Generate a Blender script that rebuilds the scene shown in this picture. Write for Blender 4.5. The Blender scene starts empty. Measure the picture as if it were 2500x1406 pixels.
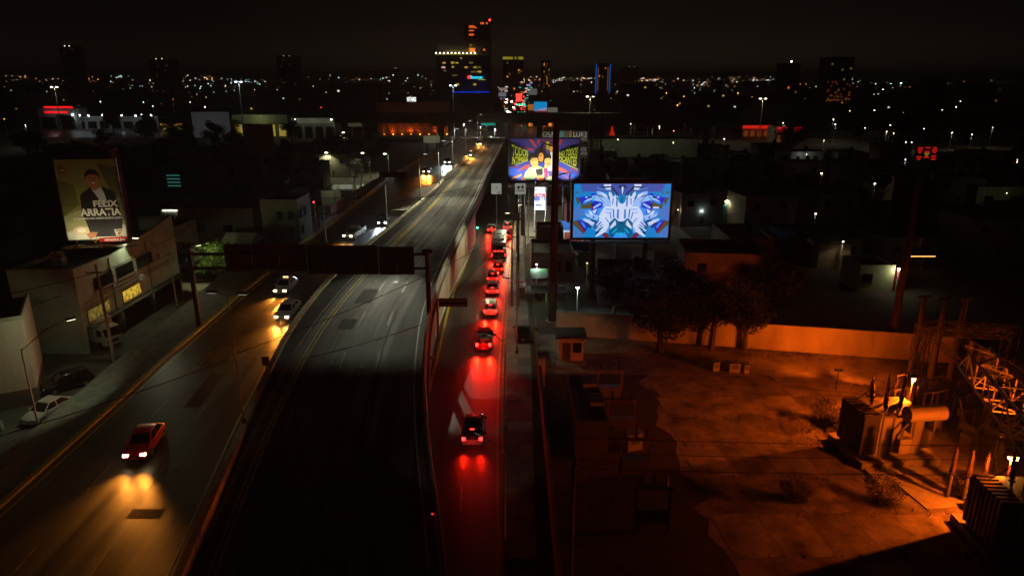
import bpy, math, random
from mathutils import Vector, Matrix
random.seed(11)
R = math.radians
sc = bpy.context.scene
col = sc.collection

# ------------------------------------------------------------------ camera
CAMH, PITCH, FPX = 29.0, R(17.1), 1667.0          # a drone 29 m up, 24 mm equivalent lens
cd = bpy.data.cameras.new("camera"); cam = bpy.data.objects.new("camera", cd); col.objects.link(cam)
cd.sensor_width = 36.0; cd.lens = 24.0; cd.clip_start = 0.5; cd.clip_end = 20000
cam.location = (0, 0, CAMH); cam.rotation_euler = (math.pi/2 - PITCH, 0, 0)
sc.camera = cam
# ------------------------------------------------------------------ night sky: near black, faint warm glow of the city low over the horizon
w = bpy.data.worlds.new("World"); sc.world = w; w.use_nodes = True
nt = w.node_tree; nt.nodes.clear()
def wn(t, **k):
    n = nt.nodes.new(t)
    for a, b in k.items(): setattr(n, a, b)
    return n
tc = wn('ShaderNodeTexCoord'); sx = wn('ShaderNodeSeparateXYZ'); nt.links.new(tc.outputs['Generated'], sx.inputs[0])
rp = wn('ShaderNodeValToRGB'); nt.links.new(sx.outputs['Z'], rp.inputs[0])
el = rp.color_ramp.elements
el[0].position = 0.0; el[0].color = (0.0135, 0.0100, 0.0066, 1)
el[1].position = 1.0; el[1].color = (0.0028, 0.0019, 0.0014, 1)
for p_, c_ in ((0.03, (0.0088, 0.0064, 0.0042)), (0.07, (0.0044, 0.0031, 0.0021)), (0.12, (0.0030, 0.0021, 0.0015))):
    e = el.new(p_); e.color = (*c_, 1)
dt = wn('ShaderNodeVectorMath', operation='DOT_PRODUCT'); nt.links.new(tc.outputs['Generated'], dt.inputs[0])
dt.inputs[1].default_value = (0.13, 0.985, 0.04)
mr = wn('ShaderNodeMapRange'); nt.links.new(dt.outputs['Value'], mr.inputs['Value'])
mr.inputs['From Min'].default_value = 0.86; mr.inputs['From Max'].default_value = 1.0
mr.inputs['To Min'].default_value = 0.52; mr.inputs['To Max'].default_value = 1.28
bg = wn('ShaderNodeBackground'); nt.links.new(rp.outputs[0], bg.inputs[0]); nt.links.new(mr.outputs[0], bg.inputs[1])
wo = wn('ShaderNodeOutputWorld'); nt.links.new(bg.outputs[0], wo.inputs[0])
vs = sc.view_settings; vs.view_transform = 'Standard'; vs.look = 'None'; vs.exposure = 0.0; vs.gamma = 1.0; vs.use_curve_mapping = False
sc.cycles.use_denoising = True
sc.cycles.max_bounces = 5; sc.cycles.diffuse_bounces = 2; sc.cycles.glossy_bounces = 3
sc.cycles.sample_clamp_indirect = 3.0; sc.cycles.use_light_tree = True; sc.cycles.caustics_reflective = False
sc.cycles.light_sampling_threshold = 0.003

# ------------------------------------------------------------------ placing helpers (survey of the site from the drone's position)
def ray(u, v):
    x = (u-1250)/FPX; y = -(v-703)/FPX
    return Vector((x, math.cos(PITCH)+y*math.sin(PITCH), -math.sin(PITCH)+y*math.cos(PITCH)))
def P(u, v, z=0.0):
    d = ray(u, v); t = (z-CAMH)/d.z
    return Vector((d.x*t, d.y*t, z))
def PY(u, v, Y):
    d = ray(u, v); t = Y/d.y
    return Vector((d.x*t, Y, CAMH+d.z*t))
def lerp_tab(tab, y):
    if y <= tab[0][0]:
        (a, b), (c, d) = tab[0], tab[1]; return b+(d-b)*(y-a)/(c-a)
    for (a, b), (c, d) in zip(tab, tab[1:]):
        if y <= c: return b+(d-b)*(y-a)/(c-a)
    (a, b), (c, d) = tab[-2], tab[-1]; return d+(d-b)*(y-c)/(c-a)
def smooth_tab(tab, k=9.0):
    def f(y): return sum(lerp_tab(tab, y+d*k) for d in (-1, -.66, -.33, 0, .33, .66, 1))/7
    return f
deckR = smooth_tab([(0, 0.5), (34.6, -4.1), (43, -5.9), (54, -8.0), (64, -9.1), (77, -9.7), (97, -8.8), (129, -6.7), (156, -5.6), (185, -4.2), (233, -2.6), (300, -1)])
deckL = smooth_tab([(0, -13.5), (34.6, -19.3), (43.4, -20.6), (57, -21.6), (69.5, -21.7), (83, -20.4), (101, -18.4), (116, -16.5), (137, -14.6), (176, -12.0), (233, -9.8), (300, -8)])
leftR = smooth_tab([(0, -14.8), (34.6, -20.5), (44, -22.0), (60, -24.0), (75, -24.6), (90, -23.3), (107, -20.7), (121, -18.6), (140, -16.3), (176, -13.5), (233, -11), (300, -9.2)])
leftL = smooth_tab([(0, -34.9), (41, -35.8), (56, -35.4), (68, -34.9), (84, -34.3), (94, -34.0), (110, -32.3), (127, -30), (154, -26.8), (190, -22.8), (233, -19.6), (300, -17.5)])
ZT = [(0, 0), (38, 0), (50, .9), (60, 2.1), (72, 3.4), (85, 4.4), (105, 5.5), (125, 6.4), (150, 7.4), (175, 8), (250, 8), (357, 0), (400, 0)]
_zd = smooth_tab(ZT, 7)
def zdeck(Y): return max(0.0, _zd(Y))                 # the centre ramp climbs earlier ...
def zleft(Y): return zdeck(Y)*(.6+.4*min(1, max(0, (Y-95)/60)))      # ... than the oncoming lanes beside it
def D(u, v, zf=zleft):
    z = 0
    for i in range(60):
        q = P(u, v, z); z = .6*z+.4*zf(q.y)
    return Vector((q.x, q.y, z))

# ------------------------------------------------------------------ materials
def s2l(c): return c/12.92 if c <= .04045 else ((c+.055)/1.055)**2.4
def hx(h):
    h = h.lstrip('#'); return tuple(s2l(int(h[i:i+2], 16)/255) for i in (0, 2, 4))
MATS = {}
def pm(name, c, rough=.7, metal=0.0, var=.25, scale=1.5, bump=0.0, stretch=None, spec=.4, uv=False, coat=0):
    """a painted / cast / worn surface: base colour broken up by two noises"""
    if name in MATS: return MATS[name]
    m = bpy.data.materials.new(name); m.use_nodes = True; n = m.node_tree; b = n.nodes['Principled BSDF']
    b.inputs['Roughness'].default_value = rough; b.inputs['Metallic'].default_value = metal
    b.inputs['Specular IOR Level'].default_value = spec
    if coat: b.inputs['Coat Weight'].default_value = coat; b.inputs['Coat Roughness'].default_value = .08
    if var <= 0:
        b.inputs['Base Color'].default_value = (*c, 1)
    else:
        t = n.nodes.new('ShaderNodeTexCoord'); mp = n.nodes.new('ShaderNodeMapping')
        n.links.new(t.outputs['UV' if uv else 'Object'], mp.inputs[0])
        if stretch: mp.inputs['Scale'].default_value = stretch
        a = n.nodes.new('ShaderNodeTexNoise'); a.inputs['Scale'].default_value = scale; a.inputs['Detail'].default_value = 6; a.inputs['Roughness'].default_value = .65
        n.links.new(mp.outputs[0], a.inputs['Vector'])
        r = n.nodes.new('ShaderNodeValToRGB'); n.links.new(a.outputs['Fac'], r.inputs[0])
        r.color_ramp.elements[0].position = .3; r.color_ramp.elements[1].position = .72
        r.color_ramp.elements[0].color = (*[x*(1-var) for x in c], 1)
        r.color_ramp.elements[1].color = (*[min(1, x*(1+var)) for x in c], 1)
        n.links.new(r.outputs[0], b.inputs['Base Color'])
        if bump:
            a2 = n.nodes.new('ShaderNodeTexNoise'); a2.inputs['Scale'].default_value = scale*14; a2.inputs['Detail'].default_value = 4
            n.links.new(t.outputs['Object'], a2.inputs['Vector'])
            bp = n.nodes.new('ShaderNodeBump'); bp.inputs['Strength'].default_value = bump; bp.inputs['Distance'].default_value = .03
            n.links.new(a2.outputs['Fac'], bp.inputs['Height']); n.links.new(bp.outputs[0], b.inputs['Normal'])
    MATS[name] = m; return m
def em(name, c, s=1.0):
    if name in MATS: return MATS[name]
    m = bpy.data.materials.new(name); m.use_nodes = True; n = m.node_tree; b = n.nodes['Principled BSDF']
    b.inputs['Base Color'].default_value = (*[.03+.6*q for q in c], 1)
    b.inputs['Emission Color'].default_value = (*c, 1); b.inputs['Emission Strength'].default_value = s
    MATS[name] = m; return m
def emv(name, c, s=1.0, scale=2.2):
    """a lit window: brightness broken up by curtains and things behind the glass"""
    m = em(name, c, s); n = m.node_tree; b = n.nodes['Principled BSDF']
    t = n.nodes.new('ShaderNodeTexCoord'); a = n.nodes.new('ShaderNodeTexNoise'); a.inputs['Scale'].default_value = scale; a.inputs['Detail'].default_value = 2; n.links.new(t.outputs['Object'], a.inputs['Vector'])
    r = n.nodes.new('ShaderNodeMapRange'); n.links.new(a.outputs['Fac'], r.inputs['Value']); r.inputs['From Min'].default_value = .38; r.inputs['From Max'].default_value = .62; r.inputs['To Min'].default_value = s*.25; r.inputs['To Max'].default_value = s*1.2
    n.links.new(r.outputs[0], b.inputs['Emission Strength']); return m
def asphalt(name, base, streak=.5, rough=.55, patch=.25, spec=.65):
    """worn asphalt: wheel-track bands along the lane (UV u = metres across, v = metres along), grain and patches"""
    m = bpy.data.materials.new(name); m.use_nodes = True; n = m.node_tree; b = n.nodes['Principled BSDF']; L = n.links.new
    uv = n.nodes.new('ShaderNodeUVMap'); mp = n.nodes.new('ShaderNodeMapping'); L(uv.outputs[0], mp.inputs[0]); mp.inputs['Scale'].default_value = (1.0, .018, 1)
    s = n.nodes.new('ShaderNodeTexNoise'); s.inputs['Scale'].default_value = .85; s.inputs['Detail'].default_value = 3; s.inputs['Roughness'].default_value = .6; L(mp.outputs[0], s.inputs['Vector'])
    sr = n.nodes.new('ShaderNodeMapRange'); L(s.outputs['Fac'], sr.inputs['Value']); sr.inputs['From Min'].default_value = .40; sr.inputs['From Max'].default_value = .60
    sr.inputs['To Min'].default_value = 1-streak; sr.inputs['To Max'].default_value = 1+streak
    g = n.nodes.new('ShaderNodeTexNoise'); g.inputs['Scale'].default_value = .22; g.inputs['Detail'].default_value = 8; g.inputs['Roughness'].default_value = .7; L(uv.outputs[0], g.inputs['Vector'])
    gr = n.nodes.new('ShaderNodeMapRange'); L(g.outputs['Fac'], gr.inputs['Value']); gr.inputs['From Min'].default_value = .3; gr.inputs['From Max'].default_value = .7
    gr.inputs['To Min'].default_value = 1-patch; gr.inputs['To Max'].default_value = 1+patch
    f = n.nodes.new('ShaderNodeTexNoise'); f.inputs['Scale'].default_value = 9; f.inputs['Detail'].default_value = 5; L(uv.outputs[0], f.inputs['Vector'])
    fr = n.nodes.new('ShaderNodeMapRange'); L(f.outputs['Fac'], fr.inputs['Value']); fr.inputs['From Min'].default_value = .25; fr.inputs['From Max'].default_value = .75; fr.inputs['To Min'].default_value = .72; fr.inputs['To Max'].default_value = 1.28
    m1 = n.nodes.new('ShaderNodeMath'); m1.operation = 'MULTIPLY'; L(sr.outputs[0], m1.inputs[0]); L(gr.outputs[0], m1.inputs[1])
    m2 = n.nodes.new('ShaderNodeMath'); m2.operation = 'MULTIPLY'; L(m1.outputs[0], m2.inputs[0]); L(fr.outputs[0], m2.inputs[1])
    v = n.nodes.new('ShaderNodeVectorMath'); v.operation = 'SCALE'; v.inputs[0].default_value = base; L(m2.outputs[0], v.inputs['Scale']); L(v.outputs[0], b.inputs['Base Color'])
    rr = n.nodes.new('ShaderNodeMapRange'); L(s.outputs['Fac'], rr.inputs['Value']); rr.inputs['From Min'].default_value = .3; rr.inputs['From Max'].default_value = .7
    rr.inputs['To Min'].default_value = rough-.1; rr.inputs['To Max'].default_value = rough+.12; L(rr.outputs[0], b.inputs['Roughness'])
    bp = n.nodes.new('ShaderNodeBump'); bp.inputs['Strength'].default_value = .35; bp.inputs['Distance'].default_value = .02; L(f.outputs['Fac'], bp.inputs['Height']); L(bp.outputs[0], b.inputs['Normal'])
    b.inputs['Specular IOR Level'].default_value = spec
    MATS[name] = m; return m
conc = pm('concrete', (.26, .25, .215), .85, var=.3, scale=.8, bump=.2)
conc_d = pm('concrete_dark', (.15, .145, .125), .85, var=.4, scale=.5, bump=.2)
conc_wall = pm('concrete_stained', (.42, .39, .30), .85, var=.35, scale=.35, stretch=(1, 1, .25))
pave = pm('paving', (.24, .235, .2), .85, var=.35, scale=1.2, bump=.2)
soil = pm('soil', (.07, .055, .04), .95, var=.45, scale=.15, bump=.4)
yel = pm('yellow_paint', (.55, .40, .03), .6, var=.4, scale=3)
whi = pm('white_paint', (.60, .60, .55), .6, var=.35, scale=2.5)
steel = pm('galvanised_steel', (.52, .52, .46), .5, .0, var=.15, scale=3)
dsteel = pm('dark_steel', (.05, .048, .045), .55, .4, var=.2, scale=3)
rust = pm('weathered_steel', (.22, .13, .09), .7, .3, var=.35, scale=2)
blackm = pm('black_rubber', (.015, .015, .015), .8, var=.2)
wood = pm('pole_wood', (.16, .12, .085), .9, var=.4, scale=3, stretch=(4, 4, .3))
glassd = pm('dark_glass', (.012, .014, .016), .06, var=0, spec=.8)
chrome = pm('bright_metal', (.6, .6, .6), .2, .9, var=.05)
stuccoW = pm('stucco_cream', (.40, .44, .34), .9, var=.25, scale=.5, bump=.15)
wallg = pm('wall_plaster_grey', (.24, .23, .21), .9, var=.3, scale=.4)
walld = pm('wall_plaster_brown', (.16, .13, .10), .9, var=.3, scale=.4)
roofd = pm('roof_membrane', (.075, .07, .062), .9, var=.4, scale=.4)
leafm = pm('leaf_green', (.06, .105, .018), .6, var=.55, scale=1.3)
leafd = pm('leaf_dark', (.016, .022, .008), .6, var=.5, scale=1.3)
bark = pm('bark', (.10, .075, .05), .9, var=.4, scale=4)

# ------------------------------------------------------------------ mesh helpers
class MB:
    def __init__(s): s.v = []; s.f = []; s.m = []; s.uv = None
    def add(s, vs, fs, mi=0):
        o = len(s.v); s.v += [tuple(x) for x in vs]; s.f += [[i+o for i in f] for f in fs]; s.m += [mi]*len(fs); return s
    def bx(s, x0, x1, y0, y1, z0, z1, mi=0):
        return s.add([(x0, y0, z0), (x1, y0, z0), (x1, y1, z0), (x0, y1, z0), (x0, y0, z1), (x1, y0, z1), (x1, y1, z1), (x0, y1, z1)],
                     [[0, 3, 2, 1], [4, 5, 6, 7], [0, 1, 5, 4], [1, 2, 6, 5], [2, 3, 7, 6], [3, 0, 4, 7]], mi)
    def box(s, c, d, rz=0.0, mi=0):
        a, b, e = d[0]/2, d[1]/2, d[2]/2; cs, sn = math.cos(rz), math.sin(rz)
        V = [(c[0]+x*cs-y*sn, c[1]+x*sn+y*cs, c[2]+z) for z in (-e, e) for x, y in ((-a, -b), (a, -b), (a, b), (-a, b))]
        return s.add(V, [[0, 3, 2, 1], [4, 5, 6, 7], [0, 1, 5, 4], [1, 2, 6, 5], [2, 3, 7, 6], [3, 0, 4, 7]], mi)
    def cyl(s, p0, p1, r0, r1=None, n=8, mi=0):
        r1 = r0 if r1 is None else r1
        p0 = Vector(p0); p1 = Vector(p1); d = (p1-p0)
        if d.length < 1e-6: return s
        q = d.to_track_quat('Z', 'Y'); V = []
        for p, r in ((p0, r0), (p1, r1)):
            for i in range(n):
                a = 2*math.pi*i/n; V.append(p+q@Vector((r*math.cos(a), r*math.sin(a), 0)))
        F = [[i, (i+1) % n, n+(i+1) % n, n+i] for i in range(n)]+[list(range(n))[::-1], list(range(n, 2*n))]
        return s.add(V, F, mi)
    def tube(s, pts, r, n=5, mi=0):
        for a, b in zip(pts, pts[1:]): s.cyl(a, b, r, r, n, mi)
        return s
    def sph(s, c, r, n=8, k=5, mi=0, sq=(1, 1, 1)):
        V = []; F = []
        for j in range(1, k):
            t = math.pi*j/k
            for i in range(n):
                a = 2*math.pi*i/n; V.append((c[0]+r*sq[0]*math.sin(t)*math.cos(a), c[1]+r*sq[1]*math.sin(t)*math.sin(a), c[2]+r*sq[2]*math.cos(t)))
        V.append((c[0], c[1], c[2]+r*sq[2])); V.append((c[0], c[1], c[2]-r*sq[2])); T = len(V)-2
        for j in range(k-2):
            for i in range(n): F.append([j*n+i, (j+1)*n+i, (j+1)*n+(i+1) % n, j*n+(i+1) % n])
        for i in range(n): F.append([T, i, (i+1) % n]); F.append([T+1, (k-2)*n+(i+1) % n, (k-2)*n+i])
        return s.add(V, F, mi)
    def quad(s, a, b, c, d, mi=0): return s.add([a, b, c, d], [[0, 1, 2, 3]], mi)
    def loft(s, rings, mi=0, caps=True):
        n = len(rings[0]); V = [p for r in rings for p in r]; F = []
        for j in range(len(rings)-1):
            for i in range(n): F.append([j*n+i, j*n+(i+1) % n, (j+1)*n+(i+1) % n, (j+1)*n+i])
        if caps: F += [list(range(n))[::-1], [(len(rings)-1)*n+i for i in range(n)]]
        return s.add(V, F, mi)
    def mesh(s, name, mats):
        me = bpy.data.meshes.new(name); me.from_pydata(s.v, [], s.f)
        if not isinstance(mats, (list, tuple)): mats = [mats]
        for m in mats: me.materials.append(m)
        if len(mats) > 1: me.polygons.foreach_set('material_index', s.m)
        if s.uv:
            u = me.uv_layers.new(name='UVMap')
            for l in me.loops: u.data[l.index].uv = s.uv[l.vertex_index]
        me.update(); return me
    def build(s, name, mats, parent=None, smooth=0, fix=True):
        me = s.mesh(name, mats)
        if smooth:
            for p in me.polygons: p.use_smooth = True
            me.set_sharp_from_angle(angle=R(smooth))
        return link(name, me, parent)
def link(name, me, parent=None):
    o = bpy.data.objects.new(name, me); col.objects.link(o)
    if parent: o.parent = parent
    return o
def tag(o, label, cat, group=None):
    o['label'] = label; o['category'] = cat
    if group: o['group'] = group
    return o
def thing(name, label, cat, loc=(0, 0, 0), rz=0.0, group=None):
    o = bpy.data.objects.new(name, None); o.empty_display_size = .2; col.objects.link(o); o.location = loc; o.rotation_euler = (0, 0, rz)
    return tag(o, label, cat, group)
def struct(o): o['kind'] = 'structure'; return o
GL = 0.16
def spot(loc, tgt, power, color, size=60, blend=.5, parent=None, rad=.08):
    l = bpy.data.lights.new('lamp_light', 'SPOT'); l.energy = power*GL; l.color = color; l.spot_size = R(size); l.spot_blend = blend; l.shadow_soft_size = rad
    o = bpy.data.objects.new('lamp_light', l); col.objects.link(o)
    if parent: o.parent = parent
    o.location = loc; o.rotation_euler = (Vector(tgt)-Vector(loc)).to_track_quat('-Z', 'Y').to_euler(); return o
def point(loc, power, color, rad=.1, parent=None):
    l = bpy.data.lights.new('lamp_light', 'POINT'); l.energy = power*GL; l.color = color; l.shadow_soft_size = rad
    o = bpy.data.objects.new('lamp_light', l); col.objects.link(o); o.location = loc
    if parent: o.parent = parent
    return o
def text_mesh(body, size, bold=0.0, align='LEFT'):
    c = bpy.data.curves.new('lettering', 'FONT'); c.body = body; c.size = size; c.offset = bold*size; c.align_x = align; c.resolution_u = 3
    o = bpy.data.objects.new('lettering_source', c); col.objects.link(o)
    dg = bpy.context.evaluated_depsgraph_get(); me = bpy.data.meshes.new_from_object(o.evaluated_get(dg))
    bpy.data.objects.remove(o); bpy.data.curves.remove(c); return me
def text(body, size, mat, parent, x, z, depth=-.03, bold=0.0, align='LEFT', width=None, shear=None, name='lettering', warp=None):
    """flat lettering on a board: local x to the right, z up, the reader on the -y side"""
    me = text_mesh(body, size, bold, align)
    if width:
        xs = [v.co.x for v in me.vertices]; k = width/max(1e-6, max(xs)-min(xs)); x0 = min(xs)
        for v in me.vertices: v.co.x = (v.co.x-x0)*k if align == 'LEFT' else v.co.x*k
    for v in me.vertices:
        a, b = v.co.x, v.co.y
        if warp: a, b = warp(a, b); v.co = (a, depth, b)
        else: v.co = (x+a, depth, z+b+(shear*a if shear else 0))
    me.materials.clear(); me.materials.append(mat)
    return link(name, me, parent)
# ------------------------------------------------------------------ ground, roads, walls
asp_deck = asphalt('asphalt_deck', (.112, .109, .088), .70, .74, .3, .2)
asp_left = asphalt('asphalt_left', (.050, .047, .039), .38, .40)
asp_right = asphalt('asphalt_right', (.045, .041, .037), .35, .40)
def sheet(name, pts, mat, z):
    mb = MB(); mb.add([(x, y, z) for x, y in pts], [list(range(len(pts)))]); mb.uv = [(x, y) for x, y in pts]
    return struct(mb.build(name, mat))
mb = MB(); N = 40; S = 9000.0
mb.add([(-S+2*S*i/N, -300+S*1.3*j/N, -.02) for j in range(N+1) for i in range(N+1)], [[j*(N+1)+i, j*(N+1)+i+1, (j+1)*(N+1)+i+1, (j+1)*(N+1)+i] for j in range(N) for i in range(N)])
struct(mb.build('ground', soil))
def strip(name, fl, fr, ys, zf, mat, dz=0.0, nx=1, parent=None):
    mb = MB(); mb.uv = []
    for y in ys:
        a, b = fl(y), fr(y)
        for i in range(nx+1):
            x = a+(b-a)*i/nx; mb.v.append((x, y, zf(y)+dz)); mb.uv.append((x-a, y))
    n = nx+1
    for j in range(len(ys)-1):
        for i in range(nx): mb.f.append([j*n+i, j*n+i+1, (j+1)*n+i+1, (j+1)*n+i]); mb.m.append(0)
    return mb.build(name, mat, parent)
def rng(a, b, s):
    n = max(1, round((b-a)/s)); return [a+(b-a)*i/n for i in range(n+1)]
z0 = lambda y: 0.0
Ydeck = rng(12, 356, 4)
deck = struct(strip('highway_ramp', lambda y: deckL(y)-.2, lambda y: deckR(y)+.2, Ydeck, zdeck, asp_deck, .05, 4))
left = struct(strip('left_carriageway', lambda y: leftL(y)-.1, lambda y: leftR(y)+.2, Ydeck, zleft, asp_left, .05, 4))
frR = smooth_tab([(0, 0.2), (34.6, -.5), (56, -1.0), (71, -1.0), (91, -.6), (114, 0), (134, .4), (162, .6), (260, 3)], 6)
frL = smooth_tab([(0, -5.0), (34.6, -6.2), (56, -7.9), (71, -8.0), (87, -8.3), (104, -7.6), (120, -6.8), (150, -5.6), (200, -4.6), (260, -3.5)], 6)
rroad = struct(strip('right_frontage_road', lambda y: frL(y)-.05 if y < 123 else -13.0, frR, rng(12, 330, 4), z0, asp_right, .004, 2))
lroad = struct(strip('left_frontage_road', lambda y: lerp_tab([(100, -40.2), (130, -38.4), (160, -38.6), (200, -36.5), (260, -31), (340, -27)], y), lambda y: leftL(y)-1.0, rng(103, 340, 6), z0, asp_left, .004, 2))
cross = struct(strip('cross_avenue', lambda y: -420.0, lambda y: 420.0, [352, 362, 374, 388, 398], z0, asp_left, .02, 20))
sstr = struct(strip('side_street', lambda y: -150.0, lambda y: -37.0, [183, 188, 194], z0, asp_left, .006, 6))
# painted lines
def line(name, fx, ys, zf, wd, mat, parent, dz=.062):
    return strip(name, lambda y: fx(y)-wd/2, lambda y: fx(y)+wd/2, ys, zf, mat, dz, 1, parent)
ys = rng(14, 260, 4)
line('edge_line', lambda y: deckL(y)+.75, ys, zdeck, .16, yel, deck)
line('edge_line', lambda y: deckL(y)+1.15, ys, zdeck, .14, yel, deck)
line('edge_line', lambda y: deckR(y)-.75, ys, zdeck, .14, whi, deck)
line('edge_line', lambda y: leftR(y)-.5, ys, zleft, .14, whi, left)
line('edge_line', lambda y: leftL(y)+.5, ys, zleft, .16, yel, left)
line('edge_line', lambda y: frR(y)-.35, rng(16, 200, 4), z0, .12, yel, rroad, .012)
pdash = pm('worn_white_paint', (.21, .21, .185), .6, var=.6, scale=2)
for k in range(20):
    y = 22+k*9.6
    for t in (.34, .66):
        if deckR(y)-deckL(y) < 8 and t > .5: continue
        line('lane_dash', lambda q, t=t: deckL(q)+1.2+(deckR(q)-deckL(q)-2)*t, [y, y+1.8, y+3.6], zdeck, .12, pdash, deck)
        line('lane_dash', lambda q, t=t: leftL(q)+(leftR(q)-leftL(q))*t, [y+2, y+3.8, y+5.6], zleft, .12, pdash, left)
    if y < 170: line('lane_dash', lambda q: frL(q)*.5+frR(q)*.5+.1, [y, y+1.6, y+3.2], z0, .12, pdash, rroad, .012)
# expansion joints across the ramp
jm = pm('joint_sealant', (.02, .02, .02), .8, var=.2)
for y in (46.5, 92, 124, 156, 190):
    strip('expansion_joint', lambda q: deckL(q)+.1, lambda q: deckR(q)-.1, [y, y+.18], zdeck, jm, .058, 1, deck)
for y in (72.5, 66, 88):
    strip('expansion_joint', lambda q: leftL(q)+.1, lambda q: leftR(q)-.1, [y, y+.1], zleft, jm, .058, 1, left)

# barriers: new-jersey profile cast in segments
def barrier(name, label, fx, y0, y1, seg, h=.85, w=.5, mat=conc, zf=zdeck):
    t = thing(name, label, 'barrier')
    y = y0
    while y < y1-.5:
        e = min(y1, y+seg)-.04; mb = MB(); rings = []
        for q in (y, (y+e)/2, e):
            x, z = fx(q), zf(q)
            rings.append([(x-w/2, q, z-.05), (x+w/2, q, z-.05), (x+w/2, q, z+.12), (x+w*.22, q, z+.38), (x+w*.17, q, z+h), (x-w*.17, q, z+h), (x-w*.22, q, z+.38), (x-w/2, q, z+.12)])
        mb.loft(rings); mb.build('barrier_segment', mat, t); y += seg
    return t
bpaint = pm('barrier_pale', (.50, .46, .31), .85, var=.3, scale=.9, bump=.2)
mbt = thing('median_barrier', 'long concrete barrier between the centre ramp and the oncoming lanes', 'barrier'); y = 14.0
def xmed(y): return leftR(y)+.5
while y < 300:
    e = y+6.46; rings = []
    for q in (y, (y+e)/2, e):
        x, a, b = xmed(q), min(zleft(q), zdeck(q))-.05, max(zdeck(q)+.32, zleft(q)+.85); rings.append([(x-.42, q, a), (x+.42, q, a), (x+.34, q, b-.5), (x+.26, q, b), (x-.26, q, b), (x-.34, q, b-.5)])
    MB().loft(rings).build('barrier_segment', bpaint, mbt); y += 6.5
msp = struct(strip('median_strip', lambda y: xmed(y)+.2, lambda y: deckL(y)-.15, Ydeck, zdeck, pm('median_dark', (.035, .032, .027), .95, var=.4, scale=.8), .03, 1))  # dark fill between the barrier and the ramp kerb
mb = MB(); mb.loft([[(deckL(q)-.35, q, zdeck(q)-.05), (deckL(q)-.1, q, zdeck(q)-.05), (deckL(q)-.1, q, zdeck(q)+.2), (deckL(q)-.35, q, zdeck(q)+.2)] for q in rng(14, 300, 4)]); struct(mb.build('ramp_kerb', conc_d))
barrier('ramp_parapet', 'concrete parapet along the street side of the rising ramp', lambda y: deckR(y)+.15, 14, 300, 6.5, .9, .5, conc)
barrier('carriageway_parapet', 'concrete parapet on the outer side of the oncoming lanes', lambda y: leftL(y)-.3, 96, 300, 6.5, .8, .5, conc, zleft)
# kerb strip between the near oncoming lanes and the sidewalk
mb = MB(); ys = rng(14, 102, 4)
mb.loft([[(leftL(y)-.55, y, -.05), (leftL(y)-.1, y, -.05), (leftL(y)-.1, y, zleft(y)+.22), (leftL(y)-.55, y, zleft(y)+.22)] for y in ys]); k1 = struct(mb.build('kerb_left', yel))
slw = struct(strip('sidewalk_left', lambda y: -40.3+(.0 if y < 80 else -.02*(y-80)), lambda y: leftL(y)-.5, ys, lambda y: zleft(y)*.9, pave, .16, 2))
lot = struct(sheet('forecourt_left', [(-62, 14), (-40.2, 14), (-40.2, 102), (-62, 102)], conc_d, .01))
mb = MB()
mb.loft([[(-40.3, y, -.05), (-40.15, y, -.05), (-40.15, y, zleft(y)*.9+.15), (-40.3, y, zleft(y)*.9+.15)] for y in ys]); struct(mb.build('sidewalk_edge', conc_d))
# retaining wall of the ramp (towards the right-hand street), panel by panel
rw = thing('retaining_wall', 'stained concrete retaining wall under the ramp along the tail-lit street', 'wall', (0, 0, 0))
y = 44.0
while y < 123:
    e = min(123.0, y+3.0)-.03; mb = MB()
    xa, xb = deckR(y)+.38, deckR(e)+.38
    mb.loft([[(xa-.5, y, -.1), (xa, y, -.1), (xa, y, zdeck(y)-.02), (xa-.5, y, zdeck(y)-.02)], [(xb-.5, e, -.1), (xb, e, -.1), (xb, e, zdeck(e)-.02), (xb-.5, e, zdeck(e)-.02)]])
    mb.build('wall_panel', conc_wall, rw)
    y += 3.0
mb = MB(); mb.loft([[(deckR(q)+.3, q, zdeck(q)-.32), (deckR(q)+.62, q, zdeck(q)-.32), (deckR(q)+.62, q, zdeck(q)-.05), (deckR(q)+.3, q, zdeck(q)-.05)] for q in rng(48, 123, 4)]); mb.build('coping', conc, rw)
mb = MB(); xa = deckR(123); mb.bx(-22, xa+.4, 123.0, 123.6, -.1, zdeck(123)-.3); mb.build('end_wall', conc_wall, rw)
# outer retaining wall on the far side
mb = MB(); mb.loft([[(leftL(q)-.55, q, -.1), (leftL(q)-.25, q, -.1), (leftL(q)-.25, q, zleft(q)), (leftL(q)-.55, q, zleft(q))] for q in rng(100, 150, 5)])
tag(mb.build('outer_retaining_wall', conc_wall), 'plain concrete wall holding up the outer edge of the oncoming lanes', 'wall')
# bridge beyond the wall: girders and columns
br = thing('overpass_bridge', 'overpass bridge on columns beyond the retaining wall', 'bridge')
mb = MB(); mb.loft([[(leftL(q)-.5, q, zleft(q)-1.5), (deckR(q)+.35, q, zdeck(q)-1.5), (deckR(q)+.35, q, zdeck(q)-.12), (leftL(q)-.5, q, zleft(q)-.12)] for q in rng(123.7, 300, 8)]); mb.build('girder_deck', conc_d, br)
for y in (150, 180, 210, 240, 270):
    for t in (.15, .5, .85):
        x = leftL(y)+(deckR(y)-leftL(y))*t; mb = MB(); mb.cyl((x, y, -.1), (x, y, zdeck(y)-1.5), .65, .65, 12); mb.build('column', conc_d, br, 40)
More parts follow.
